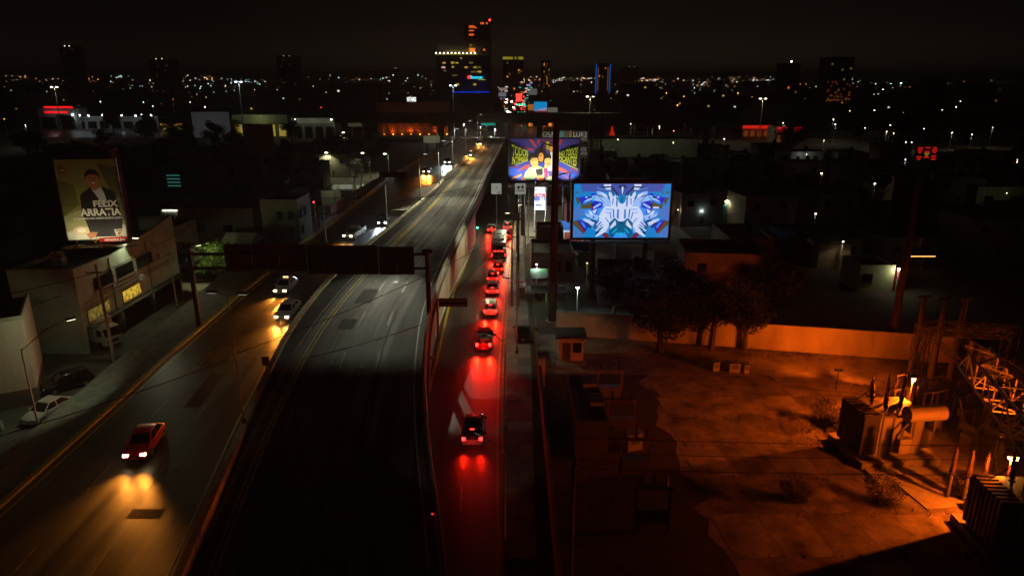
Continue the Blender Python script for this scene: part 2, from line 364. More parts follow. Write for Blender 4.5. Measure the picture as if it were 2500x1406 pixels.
# raised planted strip beside the wall, with painted kerb
sb = struct(strip('kerb_strip', lambda y: deckR(y)+.4, lambda y: max(frL(y), deckR(y)+.5), rng(52, 120, 4), z0, pm('strip_soil', (.10, .06, .03), .95, var=.4, scale=.6), .14, 1))
mb = MB()
mb.loft([[(frL(y)-.25, y, -.05), (frL(y), y, -.05), (frL(y), y, .155), (frL(y)-.25, y, .155)] for y in rng(52, 120, 4)]); struct(mb.build('kerb_painted', yel))
mb = MB(); mb.loft([[(deckR(y)+.39, y, .1), (deckR(y)+.62, y, .1), (deckR(y)+.62, y, .17), (deckR(y)+.39, y, .17)] for y in rng(56, 118, 4)]); struct(mb.build('drain_edge', whi))
# right sidewalk: slab by slab
sw = MB(); swR = smooth_tab([(0, 1.2), (34, 1.5), (60, 2.0), (78, 2.1), (120, 2.0), (170, 3)], 5)
sw.loft([[(frR(y), y, -.05), (frR(y)+.22, y, -.05), (frR(y)+.22, y, .15), (frR(y), y, .15)] for y in rng(14, 170, 4)])
struct(sw.build('kerb_right', pm('worn_yellow', (.34, .27, .07), .7, var=.5, scale=1.5)))
swb = struct(strip('sidewalk_right', lambda y: frR(y)+.2, lambda y: swR(y), rng(14, 170, 4), z0, conc_d, .10, 1))
smats = [pm('slab_%s' % c, tuple(k*q for q in (.23, .23, .2)), .85, var=.3, scale=1.5, bump=.2) for c, k in (('pale', 1.1), ('mid', .9), ('dark', .72))]
y = 36.0; j = 0
while y < 150:
    a, b = frR(y)+.26, swR(y)-.02; n = 2
    for i in range(n):
        x0, x1 = a+(b-a)*i/n+.015, a+(b-a)*(i+1)/n-.015; dz = random.uniform(-.012, .012)
        MB().bx(x0, x1, y+.015, y+1.985, .08, .15+dz).build('paving_slab', random.choice(smats), swb)
    y += 2.0

# repair patches and tar-sealed cracks
tar = pm('fresh_tar', (.062, .06, .049), .9, spec=.15, var=.3, scale=4); rp_ = pm('old_patch', (.085, .082, .067), .9, spec=.15, var=.35, scale=2.5, bump=.3); rnd = random.Random(17)
for par, fl_, fr_, zf_, ylist in ((deck, deckL, deckR, zdeck, (31, 38, 49, 58, 69, 76, 95, 118)), (left, leftL, leftR, zleft, (40, 55, 63, 77, 97, 112, 130))):
    for y in ylist:
        t0 = rnd.uniform(.12, .75); w_ = rnd.uniform(.9, 2.4); ln = rnd.uniform(2, 6.5)
        strip('asphalt_patch', lambda q, t0=t0: fl_(q)+(fr_(q)-fl_(q))*t0, lambda q, t0=t0, w_=w_: fl_(q)+(fr_(q)-fl_(q))*t0+w_, [y, y+ln/2, y+ln], zf_, rnd.choice((tar, rp_)), .0545, 1, par)
    for k in range(7):
        t0 = rnd.uniform(.08, .92); y = rnd.uniform(28, 120); ys_ = [y+j*1.6 for j in range(12)]; off = [0]
        for j in range(11): off.append(off[-1]+rnd.uniform(-.12, .12))
        mb = MB()
        for j in range(11):
            xa = fl_(ys_[j])+(fr_(ys_[j])-fl_(ys_[j]))*t0+off[j]; xb = fl_(ys_[j+1])+(fr_(ys_[j+1])-fl_(ys_[j+1]))*t0+off[j+1]; za, zb_ = zf_(ys_[j])+.057, zf_(ys_[j+1])+.057
            mb.quad((xa-.035, ys_[j], za), (xa+.035, ys_[j], za), (xb+.035, ys_[j+1], zb_), (xb-.035, ys_[j+1], zb_))
        mb.build('crack_seal', tar, par)
    for y in ((44, 61, 83, 104) if par is deck else (46, 58, 75, 93)):
        x = fl_(y)+(fr_(y)-fl_(y))*rnd.uniform(.2, .8); MB().cyl((x, y, zf_(y)+.05), (x, y, zf_(y)+.062), .35, .35, 14).build('manhole_cover', dsteel, par)
# ------------------------------------------------------------------ vehicles
hl_warm = em('headlamp_warm', (1, .74, .38), 20); hl_white = em('headlamp_white', (.80, .93, 1), 26); hl_off = pm('headlamp_glass', (.5, .5, .48), .1, var=0, spec=.8)
tl_on = em('tail_lamp_lit', (1, .02, .015), 9); tl_off = pm('tail_lamp_glass', (.25, .01, .01), .2, var=0); ind = em('indicator_lit', (1, .22, .02), 9)
plate_m = pm('number_plate', (.6, .6, .55), .5, var=.05); rimm = pm('wheel_rim', (.38, .38, .38), .35, .8, var=.05)
KIND = {
 'sedan': dict(L=4.55, W=1.76, st=[(-2.27, .55, .80, .42), (-2.2, .84, .9, .30), (-1.75, .98, .97, .22), (-1.0, .98, 1, .2), (0, .95, 1, .2), (.9, .92, 1, .2), (1.5, .84, .98, .2), (2.05, .72, .92, .24), (2.24, .58, .80, .34)],
               cab=(1.08, .32, -.98, -1.72, .93, 1.44), ax=(1.38, -1.32), wr=.32),
 'suv': dict(L=4.5, W=1.82, st=[(-2.25, .62, .84, .46), (-2.2, .98, .93, .34), (-1.9, 1.06, .98, .26), (-1.0, 1.07, 1, .24), (0, 1.05, 1, .24), (.9, 1.02, 1, .24), (1.5, .98, .98, .24), (2.05, .88, .93, .28), (2.22, .66, .82, .38)],
             cab=(1.12, .48, -1.72, -2.1, 1.04, 1.64), ax=(1.36, -1.34), wr=.36),
 'hatch': dict(L=3.95, W=1.72, st=[(-1.97, .58, .84, .44), (-1.93, .9, .93, .32), (-1.6, .98, .98, .24), (-.9, .99, 1, .22), (0, .96, 1, .22), (.8, .93, 1, .22), (1.3, .88, .98, .22), (1.8, .76, .92, .26), (1.96, .58, .8, .36)],
               cab=(1.08, .4, -1.35, -1.84, .95, 1.52), ax=(1.2, -1.2), wr=.31),
 'pickup': dict(L=5.3, W=1.86, st=[(-2.65, .62, .9, .5), (-2.6, 1.06, .97, .4), (-1.6, 1.08, 1, .3), (-.6, 1.08, 1, .3), (.5, 1.08, 1, .3), (1.1, 1.06, 1, .3), (1.7, 1.04, .99, .3), (2.4, .98, .95, .34), (2.62, .7, .86, .44)],
                cab=(1.2, .62, -.62, -.86, 1.06, 1.74), ax=(1.62, -1.62), wr=.39),
}
def heading_rot(o, head, pitch): o.rotation_euler = (R(pitch), 0, R(head))
def car(kind, paint, loc, head, label, front=None, rear=False, pitch=0.0, group=None, roof=None, name=None, pool=1.0, plate=True, cat='car', sc_=1.0):
    """head 0 drives away from the drone (+Y), 180 comes towards it"""
    k = KIND[kind]; t = thing(name or {'sedan': 'sedan_car', 'suv': 'suv_car', 'hatch': 'hatchback_car', 'pickup': 'pickup_truck'}[kind], label, cat, loc, 0, group)
    heading_rot(t, head, pitch); t.scale = (sc_,)*3
    W = k['W']/2; rings = []
    for (y, zt, ws, zb) in k['st']:
        w = W*ws; rings.append([(-.86*w, y, zb), (.86*w, y, zb), (w, y, zb+.12), (w*1.0, y, zb+(zt-zb)*.62), (.955*w, y, zt-.07), (.86*w, y, zt), (0, y, zt+.025), (-.86*w, y, zt), (-.955*w, y, zt-.07), (-w, y, zb+(zt-zb)*.62), (-w, y, zb+.12)])
    body = MB().loft(rings).build('body', paint, t, 38)
    yf, yft, yrt, yr, zb, zr = k['cab']; wb = W*.90; wt = W*.72
    # cabin frame: pillars and roof as body-coloured solids, glass set 1 cm inside
    A = [(-wb, yf, zb), (wb, yf, zb), (wb, yr, zb), (-wb, yr, zb)]; B = [(-wt, yft, zr), (wt, yft, zr), (wt, yrt, zr), (-wt, yrt, zr)]
    pil = MB()
    for a, b in zip(A, B): pil.cyl(a, b, .045, .04, 5)
    for i, j in ((1, 2), (3, 0)):
        a = Vector(A[i]).lerp(Vector(A[j]), .52); b = Vector(B[i]).lerp(Vector(B[j]), .5); pil.cyl(a, b, .04, .04, 5)
    for i in range(4): pil.cyl(B[i], B[(i+1) % 4], .05, .05, 5)
    pil.build('pillar_frame', paint, t)
    rb = MB(); rz = zr+.055
    rr = []
    for yy, e, dz in ((yft+.03, .86, -.03), (yft-.12, .97, .02), ((yft+yrt)/2, 1, .035), (yrt+.12, .97, .02), (yrt-.03, .86, -.03)):
        rr.append([(-wt*1.02*e, yy, zr-.02), (wt*1.02*e, yy, zr-.02), (wt*.95*e, yy, zr+.03+dz), (0, yy, zr+.05+dz), (-wt*.95*e, yy, zr+.03+dz)])
    MB().loft(rr).build('roof', roof or paint, t, 40)
    def pane(nm, q): MB().add([Vector(p)*.985+Vector((0, 0, .012)) for p in q], [[0, 1, 2, 3]]).build(nm, glassd, t)
    pane('windshield', (A[0], A[1], B[1], B[0])); pane('rear_window', (A[2], A[3], B[3], B[2]))
    for i, j in ((1, 2), (3, 0)):
        am = Vector(A[i]).lerp(Vector(A[j]), .5); bmid = Vector(B[i]).lerp(Vector(B[j]), .5)
        pane('side_window', (A[i], am, bmid, B[i])); pane('side_window', (am, A[j], B[j], bmid))
    fl = k['st'][-1][0]; rl = k['st'][0][0]; wr = k['wr']
    for ya in k['ax']:
        for s in (-1, 1):
            x = s*(W-.1)
            wh = MB().cyl((x-.11, ya, wr), (x+.11, ya, wr), wr, wr, 14).build('wheel', blackm, t, 40)
            MB().cyl((x+s*.10, ya, wr), (x+s*.125, ya, wr), wr*.62, wr*.58, 10).build('rim', rimm, wh)
    hz = k['st'][-2][1]-.12; hm = {None: hl_off, 'warm': hl_warm, 'white': hl_white}[None if rear else front]
    for s in (-1, 1):
        MB().box((s*W*.66, fl-.10, hz), (.36, .20, .16)).build('headlight', hm, t)
        zt = k['st'][1][1]-.14
        MB().box((s*W*.76, rl+.06, zt), (.30, .16, .22 if kind != 'pickup' else .34)).build('tail_light', tl_on if rear else tl_off, t)
        MB().box((s*(W+.09), yf-.22, zb+.06), (.2, .14, .13)).build('side_mirror', paint, t)
    if rear and kind != 'pickup': MB().box((0, yr+.12, zr-.06 if kind != 'sedan' else zb+.10), (.36, .05, .05)).build('brake_light', tl_on, t)
    MB().box((0, fl+.0, hz-.08), (W*.8, .06, .16)).build('grille', dsteel, t)
    MB().box((0, fl+.02, .42), (W*1.5, .10, .22)).build('front_bumper', paint if kind != 'pickup' else dsteel, t)
    MB().box((0, rl-.02, .48), (W*1.55, .10, .24)).build('rear_bumper', paint, t)
    if plate:
        MB().box((0, fl+.08, .44), (.34, .02, .15)).build('number_plate', plate_m, t)
        MB().box((0, rl-.085, .56), (.34, .02, .15)).build('number_plate', plate_m, t)
    if kind == 'pickup':
        MB().bx(-W*.86, W*.86, -2.5, -.95, 1.085, 1.11).build('load_bed', blackm, t)
        for s in (-1, 1): MB().bx(s*W*.9-.05, s*W*.9+.05, -2.58, -.9, 1.05, 1.2).build('bed_rail', paint, t)
    if front and pool:
        c = (1, .30, .03) if front == 'warm' else (.78, .90, 1)
        for s in (-1, 1): spot((s*W*.66, fl+.06, hz+.02), (s*W*.9, fl+15, .15), 20000*pool, c, 74, 1.0, t, .30)
    if rear and pool:
        for s in (-1, 1): spot((s*W*.76, rl-.08, k['st'][1][1]-.14), (s*W*.72, rl-8.0, -.3), 3400*pool, (1, .010, .002), 72, 1.0, t, .10)
    if rear and pool: point((0, rl-.75, 1.0), 190*min(pool, 2.5), (1, .012, .003), .25, t)
    return t
def paintm(n, c, rough=.28): return pm('paint_'+n, c, rough, .1, var=.06, scale=.8, coat=.6)
def bus(loc, head, label):
    t = thing('city_bus', label, 'bus', loc); heading_rot(t, head, 0)
    L, W, H = 10.2, 2.5, 3.1; wb = paintm('bus_white', (.46, .46, .44)); rings = []
    for y, e, zt in ((-5.1, .94, 2.95), (-5.0, 1, 3.05), (0, 1, 3.1), (4.9, 1, 3.05), (5.1, .93, 2.9)):
        w = W/2*e; rings.append([(-w, y, .35), (w, y, .35), (w, y, 2.75), (w*.93, y, zt-.05), (w*.8, y, zt), (-w*.8, y, zt), (-w*.93, y, zt-.05), (-w, y, 2.75)])
    MB().loft(rings).build('body', wb, t, 35)
    MB().bx(-1.0, 1.0, -5.135, -5.10, 1.75, 2.55).build('rear_window', glassd, t)
    MB().bx(-1.05, 1.05, 5.08, 5.12, 1.2, 2.6).build('windshield', glassd, t)
    for s in (-1, 1):
        for k in range(6): MB().bx(s*1.26-.012, s*1.26+.012, -4.6+k*1.55, -3.2+k*1.55, 1.5, 2.4).build('side_window', glassd, t)
        for y in (-3.2, 3.3):
            wh = MB().cyl((s*1.0-.15, y, .48), (s*1.0+.15, y, .48), .48, .48, 14).build('wheel', blackm, t, 40)
        MB().box((s*1.12, -5.12, .95), (.16, .08, .34)).build('tail_light', tl_on, t)
        MB().box((s*.62, -5.14, 1.62), (.28, .05, .12)).build('brake_light', tl_on, t)
        spot((s*1.1, -5.25, .95), (s*1.1, -8.5, 0), 2400, (1, .02, .008), 80, .9, t)
    MB().box((0, -5.14, 1.62), (.28, .05, .12)).build('brake_light', tl_on, t)
    MB().bx(-.95, .95, -5.13, -5.105, .75, 1.4).build('engine_grille', dsteel, t)
    MB().bx(-.9, .9, -3.4, -1.6, 3.08, 3.3).build('roof_unit', wb, t)
    MB().bx(-.4, .4, 1.2, 1.9, 3.08, 3.2).build('roof_hatch', wb, t)
    MB().bx(-1.25, 1.25, -5.22, -5.1, .42, .66).build('rear_bumper', dsteel, t)
    MB().box((0, -5.235, .56), (.34, .02, .15)).build('number_plate', plate_m, t)
    return t

# ------------------------------------------------------------------ lamps and poles
LB = {}
def bulbm(c, s):
    key = (round(c[0], 2), round(c[1], 2), round(c[2], 2), s)
    if key not in LB: LB[key] = em('lamp_lit_%d' % len(LB), c, s)
    return LB[key]
COOL = (.82, .95, 1); WARM = (1, .85, .55); GREENISH = (.93, 1, .62); SOD = (1, .36, .06); TEAL = (.2, .9, .85)
def lamp_post(loc, h, arms, label, lit=None, strength=30, group=None, r=.11, light=None, bulb=.0, name='street_lamp', mat=steel):
    """arms: list of (dx, dy, rise); lit: colour of the burning lamp or None; light: (power, target offset, cone)"""
    t = thing(name, label, 'street lamp', loc, 0, group)
    MB().cyl((0, 0, 0), (0, 0, h), r, r*.55, 8).build('pole', mat, t, 50)
    MB().cyl((0, 0, 0), (0, 0, .35), r*1.9, r*1.7, 8).build('base', conc, t)
    for dx, dy, dz in arms:
        MB().tube([(0, 0, h-.15), (dx*.5, dy*.5, h+dz*.75), (dx, dy, h+dz)], r*.42).build('arm', mat, t)
        a = math.atan2(dy, dx); L_ = .8
        hd = MB().box((dx, dy, h+dz+.02), (L_, .34, .13), a).build('lamp_head', dsteel, t)
        if lit:
            bl = MB().box((dx, dy, h+dz-.075-bulb*.5), (L_*.8+bulb, .26+bulb, .06+bulb), a).build('bulb', bulbm(lit, strength), hd)
        if lit and light: spot((dx, dy, h+dz-.2-bulb), Vector((dx, dy, h+dz))+Vector(light[1]), light[0], lit, light[2], .35, t, .12)
    return t
def simple_lamp(loc, h, label, colr, strength, size, group, light=0):
    """wall or post lamp in the distance: mast, head and burning globe"""
    t = thing('street_lamp', label, 'street lamp', loc, 0, group)
    MB().cyl((0, 0, 0), (0, 0, h), .09, .06, 5).build('pole', steel, t)
    MB().box((0, 0, h+size*.75+.06), (.6, .35, .12)).build('lamp_head', dsteel, t)
    MB().sph((0, 0, h+size*.3), size, 6, 4).build('bulb', bulbm(colr, strength), t)
    if light: spot((0, -.3, h-.1), (0, -2, 0), light, colr, 150, .3, t, .1)
    return t
def utility_pole(loc, h, label, r=.17, cross=((8.6, 0),), mat=wood, lean=(0, 0), name='utility_pole', group=None, cw=1.1):
    t = thing(name, label, 'utility pole', loc, 0, group)
    MB().cyl((0, 0, 0), (lean[0], lean[1], h), r, r*.6, 9).build('pole', mat, t, 50)
    for cz, a in cross:
        f = cz/h; x, y = lean[0]*f, lean[1]*f
        c = MB().box((x, y, cz), (2*cw, .12, .12), R(a)).build('crossarm', mat, t)
        for q in (-.9, 0.02, .9):
            if abs(q) < .1: continue
            MB().cyl((x+q*cw*math.cos(R(a)), y+q*cw*math.sin(R(a)), cz+.05), (x+q*cw*math.cos(R(a)), y+q*cw*math.sin(R(a)), cz+.32), .07, .05, 6).build('insulator', pm('porcelain', (.25, .2, .17), .3, var=.1), t)
    return t
def cable(p0, p1, label, sag=.8, r=.035, group=None, name='overhead_cable', mat=blackm):
    p0, p1 = Vector(p0), Vector(p1); pts = []
    for i in range(17):
        f = i/16; q = p0.lerp(p1, f); q.z -= sag*4*f*(1-f); pts.append(q)
    return tag(MB().tube(pts, r, 4).build(name, mat), label, 'cable', group)

# ------------------------------------------------------------------ vegetation
def leaf_mesh(name, rx, ry, rz, n, size, seed, mat, clumps=14):
    rnd = random.Random(seed); mb = MB(); C = []
    for i in range(clumps):
        a = rnd.uniform(0, 6.28); q = rnd.random()**.5*.75; z = rnd.uniform(-.65, .8)
        C.append((rx*q*math.cos(a)*(1-abs(z)*.35), ry*q*math.sin(a)*(1-abs(z)*.35), rz*z, rnd.uniform(.28, .5)))
    for i in range(n):
        cx, cy, cz, cr = rnd.choice(C); d = Vector((rnd.gauss(0, 1), rnd.gauss(0, 1), rnd.gauss(0, 1))).normalized()*(rnd.random()**.4)*cr
        p = Vector((cx+d.x*rx, cy+d.y*ry, cz+d.z*rz*.9)); s = size*rnd.uniform(.6, 1.3)
        u = Vector((rnd.gauss(0, 1), rnd.gauss(0, 1), rnd.gauss(0, .6))).normalized(); w_ = u.cross(Vector((rnd.gauss(0, 1), rnd.gauss(0, 1), rnd.gauss(0, 1)))).normalized()
        mb.add([p-u*s, p+w_*s*.45, p+u*s, p-w_*s*.45], [[0, 1, 2, 3]])
    return mb.mesh(name, mat)
CROWN = [leaf_mesh('crown', 1, 1, .85, 3600, .062, 3+i, leafm if i % 2 else leafd, 12+i*2) for i in range(4)]
BUSH = [leaf_mesh('foliage', 1, 1, 1, 2600, .05, 30+i, leafd, 9) for i in range(2)]
LIT_CROWN = leaf_mesh('crown', 1, 1, .9, 4200, .055, 77, leafm, 20)
TRUNK = MB()
TRUNK.cyl((0, 0, -.02), (.02, .01, .5), .055, .04, 7)
for a in range(5): TRUNK.cyl((.02, .01, .42), (.3*math.cos(a*1.26), .3*math.sin(a*1.26), .8+.05*(a % 2)), .028, .012, 5)
TRUNK = TRUNK.mesh('trunk', bark)
def tree(loc, h, r, label, var=0, group=None, crown=None, name='tree'):
    t = thing(name, label, 'tree', loc, random.uniform(0, 6.28), group)
    a = link('trunk', TRUNK, t); a.scale = (h*.9, h*.9, h*.85)
    c = link('crown', crown or CROWN[var % 4], t); c.location = (0, 0, h-r*.8); c.scale = (r, r*random.uniform(.85, 1.15), r*random.uniform(.8, 1.0))
    return t
def shrub(loc, r, h, label, var=0, group=None, mesh=None):
    t = thing('shrub', label, 'shrub', loc, random.uniform(0, 6.28), group)
    c = link('foliage', mesh or BUSH[var % 2], t); c.location = (0, 0, h*.5); c.scale = (r, r, h*.56)
    s = MB()
    for a in range(4): s.cyl((.05*a, 0, 0), (r*.3*math.cos(a*1.6), r*.3*math.sin(a*1.6), h*.6), .04, .02, 5)
    s.build('stem', bark, t); return t

# ------------------------------------------------------------------ flat printed boards
def art(parent, polys, W, H, depth, mats, name='print', x0=0.0, z0=0.0, src=(0, 0, 1, 1), step=.002):
    """polys: (material index, [(px, py), ...]) in the source rectangle src (x0,y0,x1,y1; y down) mapped on a W x H board whose lower-left corner is (x0, z0)"""
    mb = MB(); a, b, c, d = src
    for i, (mi, pts) in enumerate(polys):
        mb.add([(x0+(x-a)/(c-a)*W, depth-step*i, z0+(d-y)/(d-b)*H) for x, y in pts], [list(range(len(pts)))], mi)
    return mb.build(name, mats, parent)
def ell(cx, cy, rx, ry, n=18, a0=0, a1=360): return [(cx+rx*math.cos(R(a0+(a1-a0)*i/n)), cy+ry*math.sin(R(a0+(a1-a0)*i/n))) for i in range(n)]

def fill_lamp(loc, power, colr, label):
    """made-up small post lamp, added to brighten a wall"""
    t = thing('fill_post_light', label, 'lamp', (loc[0], loc[1], 0), 0, 'small lamps added to light walls'); h = loc[2]
    MB().cyl((0, 0, 0), (0, 0, h+.1), .05, .04, 6).build('post', dsteel, t); MB().box((0, .0, h+.2), (.4, .3, .1)).build('hood', dsteel, t); MB().sph((0, 0, h+.08), .09, 7, 5).build('bulb', bulbm(colr, 5), t); point((0, -.25, h), power, colr, .12, t); return t
def flood(loc, tgt, power, colr, cone, label):  # added post and floodlight that brighten a distant board
    t = thing('added_floodlight', label, 'lamp', (loc[0], loc[1], 0), 0, 'added billboard floodlights'); MB().cyl((0, 0, 0), (0, 0, loc[2]), .09, .07, 6).build('post', dsteel, t); MB().box((0, 0, loc[2]+.1), (.6, .4, .2)).build('floodlight', dsteel, t)
    d = Vector(tgt)-Vector(loc); spot((0, .3, loc[2]+.3), Vector((0, 0, loc[2]))+d, power, colr, cone, .6, t); return t
ORD = ['first', 'second', 'third', 'fourth', 'fifth', 'sixth', 'seventh', 'eighth', 'ninth', 'tenth', 'eleventh', 'twelfth', 'thirteenth', 'fourteenth', 'fifteenth', 'sixteenth', 'seventeenth']
# ------------------------------------------------------------------ traffic
def grade(y): return math.degrees(math.atan((zleft(y+2)-zleft(y-2))/4))
def onc(u, v, half, **k):
    q = D(u, v); y = q.y+half; return (q.x+k.get('dx', 0), y, zleft(y)+.055)
def head_at(fn, y, t): return math.degrees(math.atan2(fn(y-2)-fn(y+2), 4))*t
c_red = paintm('red', (.62, .008, .010)); c_white = paintm('white', (.62, .61, .57)); c_silver = paintm('silver', (.42, .42, .39)); c_black = paintm('black', (.015, .015, .017)); c_yellow = paintm('taxi_yellow', (.62, .33, .02))
c_dred = paintm('deep_red', (.30, .006, .008)); c_grey = paintm('grey', (.13, .13, .13)); c_cream = paintm('cream', (.55, .52, .42)); c_brown = paintm('brown', (.13, .07, .03))
G1 = 'oncoming cars on the left carriageway'; G2 = 'cars queuing on the right frontage road'; G3 = 'parked cars'
p = onc(322, 1132, 2.2); car('sedan', c_red, p, 189, 'glossy red sedan with lit headlights coming down the near left lane', 'warm', pitch=0, group=G1, pool=1.2, sc_=1.08)
p = onc(712, 787, 2.2, dx=-1.0); car('sedan', c_silver, p, 178, 'silver sedan with a dark sunroof beside the median barrier', 'warm', pitch=-grade(p[1]), group=G1, pool=1.25, sc_=1.05)
p = onc(694, 722, 2.2, dx=-.4); tx = car('sedan', c_white, p, 178, 'white taxi with yellow roof behind the silver sedan', 'warm', pitch=-grade(p[1]), group=G1, roof=c_yellow, pool=1.25, cat='taxi', sc_=1.05)
MB().box((0, -.2, 1.58), (.6, .22, .16)).build('roof_sign', em('taxi_sign', (1, .8, .35), 1.2), tx)
p = onc(858, 590, 2.6); car('pickup', c_white, p, 180-14, 'white pickup truck with an orange front lamp beyond the sign gantry', 'warm', pitch=-grade(p[1]), group=G1, pool=.35, cat='pickup truck')
p = onc(933, 553, 2.2); car('sedan', c_black, p, 180, 'black sedan with bluish white headlights past the white pickup', 'white', pitch=-grade(p[1]), group=G1, pool=1.2)
p = onc(1040, 427, 2.2); car('sedan', c_brown, p, 182, 'distant car with yellow headlights and long orange reflection', 'warm', pitch=0, group=G1, pool=1.3)
p = onc(1091, 404, 2.2); car('hatch', c_grey, p, 182, 'distant car with white headlights ahead of the farther yellow-lit cars', 'white', group=G1, pool=2)
p = onc(1143, 385, 2.2); car('sedan', c_grey, p, 182, 'far car with orange headlights close to the median on the overpass', 'warm', group=G1, pool=3)
p = onc(1168, 357, 2.2); car('sedan', c_silver, p, 182, 'farthest car with orange headlights at the crest of the overpass', 'warm', group=G1, pool=2)
q = P(851, 522); car('hatch', c_grey, (q.x, q.y+2, .01), 178, 'small dark car with white headlights on the left frontage road', 'white', group='cars on the left frontage road', pool=.4)
q = P(866, 508); car('sedan', c_white, (q.x, q.y+2, .01), 0, 'white sedan just behind the small dark car on the frontage road', None, True, group='cars on the left frontage road', pool=.2)
q = P(975, 440); car('suv', c_silver, (q.x, q.y+2, .01), 178, 'pale van parked by the merging frontage road', None, group='cars on the left frontage road')
q = P(822, 440); car('sedan', c_black, (-70, 189, .02), 90, 'dark car on the lit side street behind the poles', 'white', group='cars on the left frontage road', pool=.3)
q = P(1152, 1097); sv = car('suv', c_black, (-3.25, 51.9, .01), 0, 'dark SUV with white rear bumper nearest on the tail-lit street', None, True, group=G2, roof=c_black, pool=.5)
MB().loft([[(-.80, -2.36, .36), (.80, -2.36, .36), (.84, -2.36, .66), (.5, -2.36, .76), (-.5, -2.36, .76), (-.84, -2.36, .66)], [(-.86, -2.1, .36), (.86, -2.1, .36), (.88, -2.1, .70), (.5, -2.1, .80), (-.5, -2.1, .80), (-.88, -2.1, .70)]]).build('bumper_panel', c_white, sv, 40)
q = P(1180, 862); pk = car('pickup', c_dred, (-3.15, 72.6, .01), 0, 'red pickup truck with cargo in its bed and long red reflection', None, True, group=G2, pool=3.2, cat='pickup truck')
cb = thing('cargo_load', 'pale bundles and boards loaded on the red pickup truck', 'cargo', (-3.15, 71.0, 1.13))
for i, (x, y, z, a, b, c) in enumerate(((-.45, .2, .25, .7, .9, .5), (.4, .4, .2, .6, .7, .4), (.1, -.4, .18, 1.1, .5, .36), (0, .3, .56, 1.3, .25, .12))): MB().box((x, y, z), (a, b, c), .2*i).build('bundle', (rust, walld, walld, wood)[i], cb)
car('suv', c_white, (-2.75, 83.8, .01), 0, 'white SUV with bright rear window behind the red pickup', None, True, group=G2, pool=2.6)
car('sedan', c_white, (-2.75, 92.7, .01), 0, 'white sedan in the middle of the right-hand queue', None, True, group=G2, pool=2.0)
car('hatch', c_silver, (-2.85, 98.4, .01), 0, 'silver hatchback squeezed between two cars of the queue', None, True, group=G2, pool=2.0)
car('hatch', c_dred, (-2.2, 103.6, .01), 0, 'red hatchback stopped right behind the bus', None, True, group=G2, pool=2.0)
bus((-2.2, 114.8, .01), 0, 'white city bus in the queue on the right-hand street')
car('sedan', c_grey, (-4.0, 132.6, .01), 0, 'dark car with red tail lights in the inner lane past the bus', None, True, group=G2, pool=2.4)
car('sedan', c_dred, (-1.0, 126.5, .01), 0, 'red sedan directly ahead of the bus', None, True, group=G2, pool=2.4)
car('suv', c_grey, (-.9, 134.5, .01), 0, 'dark SUV at the head of the kerb lane queue', None, True, group=G2, pool=2.4)
# motorcycle at the kerb, near
mt = thing('motorcycle', 'dark motorcycle with red reflectors beside the ramp parapet', 'motorcycle', (-5.45, 40.6, .01), R(4))
for y in (-.65, .65):
    wh = MB().cyl((-.06, y, .3), (.06, y, .3), .3, .3, 14).build('wheel', blackm, mt); MB().cyl((-.065, y, .3), (.065, y, .3), .18, .18, 8).build('rim', rimm, wh)
MB().loft([[(-.12, -.8, .62), (.12, -.8, .62), (.1, -.8, .75), (-.1, -.8, .75)], [(-.16, -.1, .5), (.16, -.1, .5), (.15, -.1, .82), (-.15, -.1, .82)], [(-.15, .35, .45), (.15, .35, .45), (.13, .35, .95), (-.13, .35, .95)]]).build('body', c_black, mt, 40)
MB().box((0, -.35, .86), (.26, .75, .1)).build('seat', blackm, mt)
MB().tube([(-.36, .4, 1.08), (0, .52, 1.0), (.36, .4, 1.08)], .02).build('handlebar', dsteel, mt); MB().cyl((0, .65, .3), (0, .5, 1.0), .04, .03, 6).build('fork', chrome, mt)
MB().box((0, -.84, .74), (.16, .05, .10)).build('tail_light', em('moto_tail', (1, .02, .01), 1.5), mt); MB().box((0, -.92, .5), (.18, .02, .14)).build('number_plate', plate_m, mt)
for s in (-1, 1): MB().cyl((s*.38, .42, 1.05), (s*.42, .40, 1.25), .012, .012, 5).build('mirror_stem', dsteel, mt)
# parked on the left forecourt and right sidewalk
car('sedan', c_white, (-41.6, 55.3, .02), 168, 'white sedan parked nose-out at the left sidewalk', None, group=G3)
car('suv', c_black, (-43.4, 60.9, .02), 140, 'dark SUV parked at an angle on the left forecourt', None, group=G3)
car('hatch', c_cream, (-43.6, 46.6, .02), 150, 'pale car at the left picture edge beside the white wall', None, group=G3)
car('sedan', c_black, (1.15, 74.4, .155), 3, 'black car parked on the right sidewalk by the yard wall', None, group=G3, sc_=.97)
# box truck parked in the open garage
tk = thing('box_truck', 'white box truck parked in the open garage of the cream building', 'truck', (-46.9, 72.6, .02), R(-118))
MB().bx(-1.1, 1.1, -4.2, 1.0, .75, 3.2).build('cargo_box', c_white, tk)
cbv = MB().loft([[(-1.05, 1.1, .5), (1.05, 1.1, .5), (1.05, 1.1, 2.5), (-1.05, 1.1, 2.5)], [(-1.05, 2.3, .5), (1.05, 2.3, .5), (1.0, 2.3, 2.45), (-1.0, 2.3, 2.45)], [(-1.0, 2.75, .5), (1.0, 2.75, .5), (.95, 2.75, 1.45), (-.95, 2.75, 1.45)]]).build('cab', c_white, tk, 30)
MB().add([(-.92, 2.74, 1.5), (.92, 2.74, 1.5), (.9, 2.36, 2.35), (-.9, 2.36, 2.35)], [[0, 1, 2, 3]]).build('windshield', glassd, tk)
MB().bx(-.5, .5, 2.74, 2.8, .8, 1.15).build('grille', dsteel, tk)
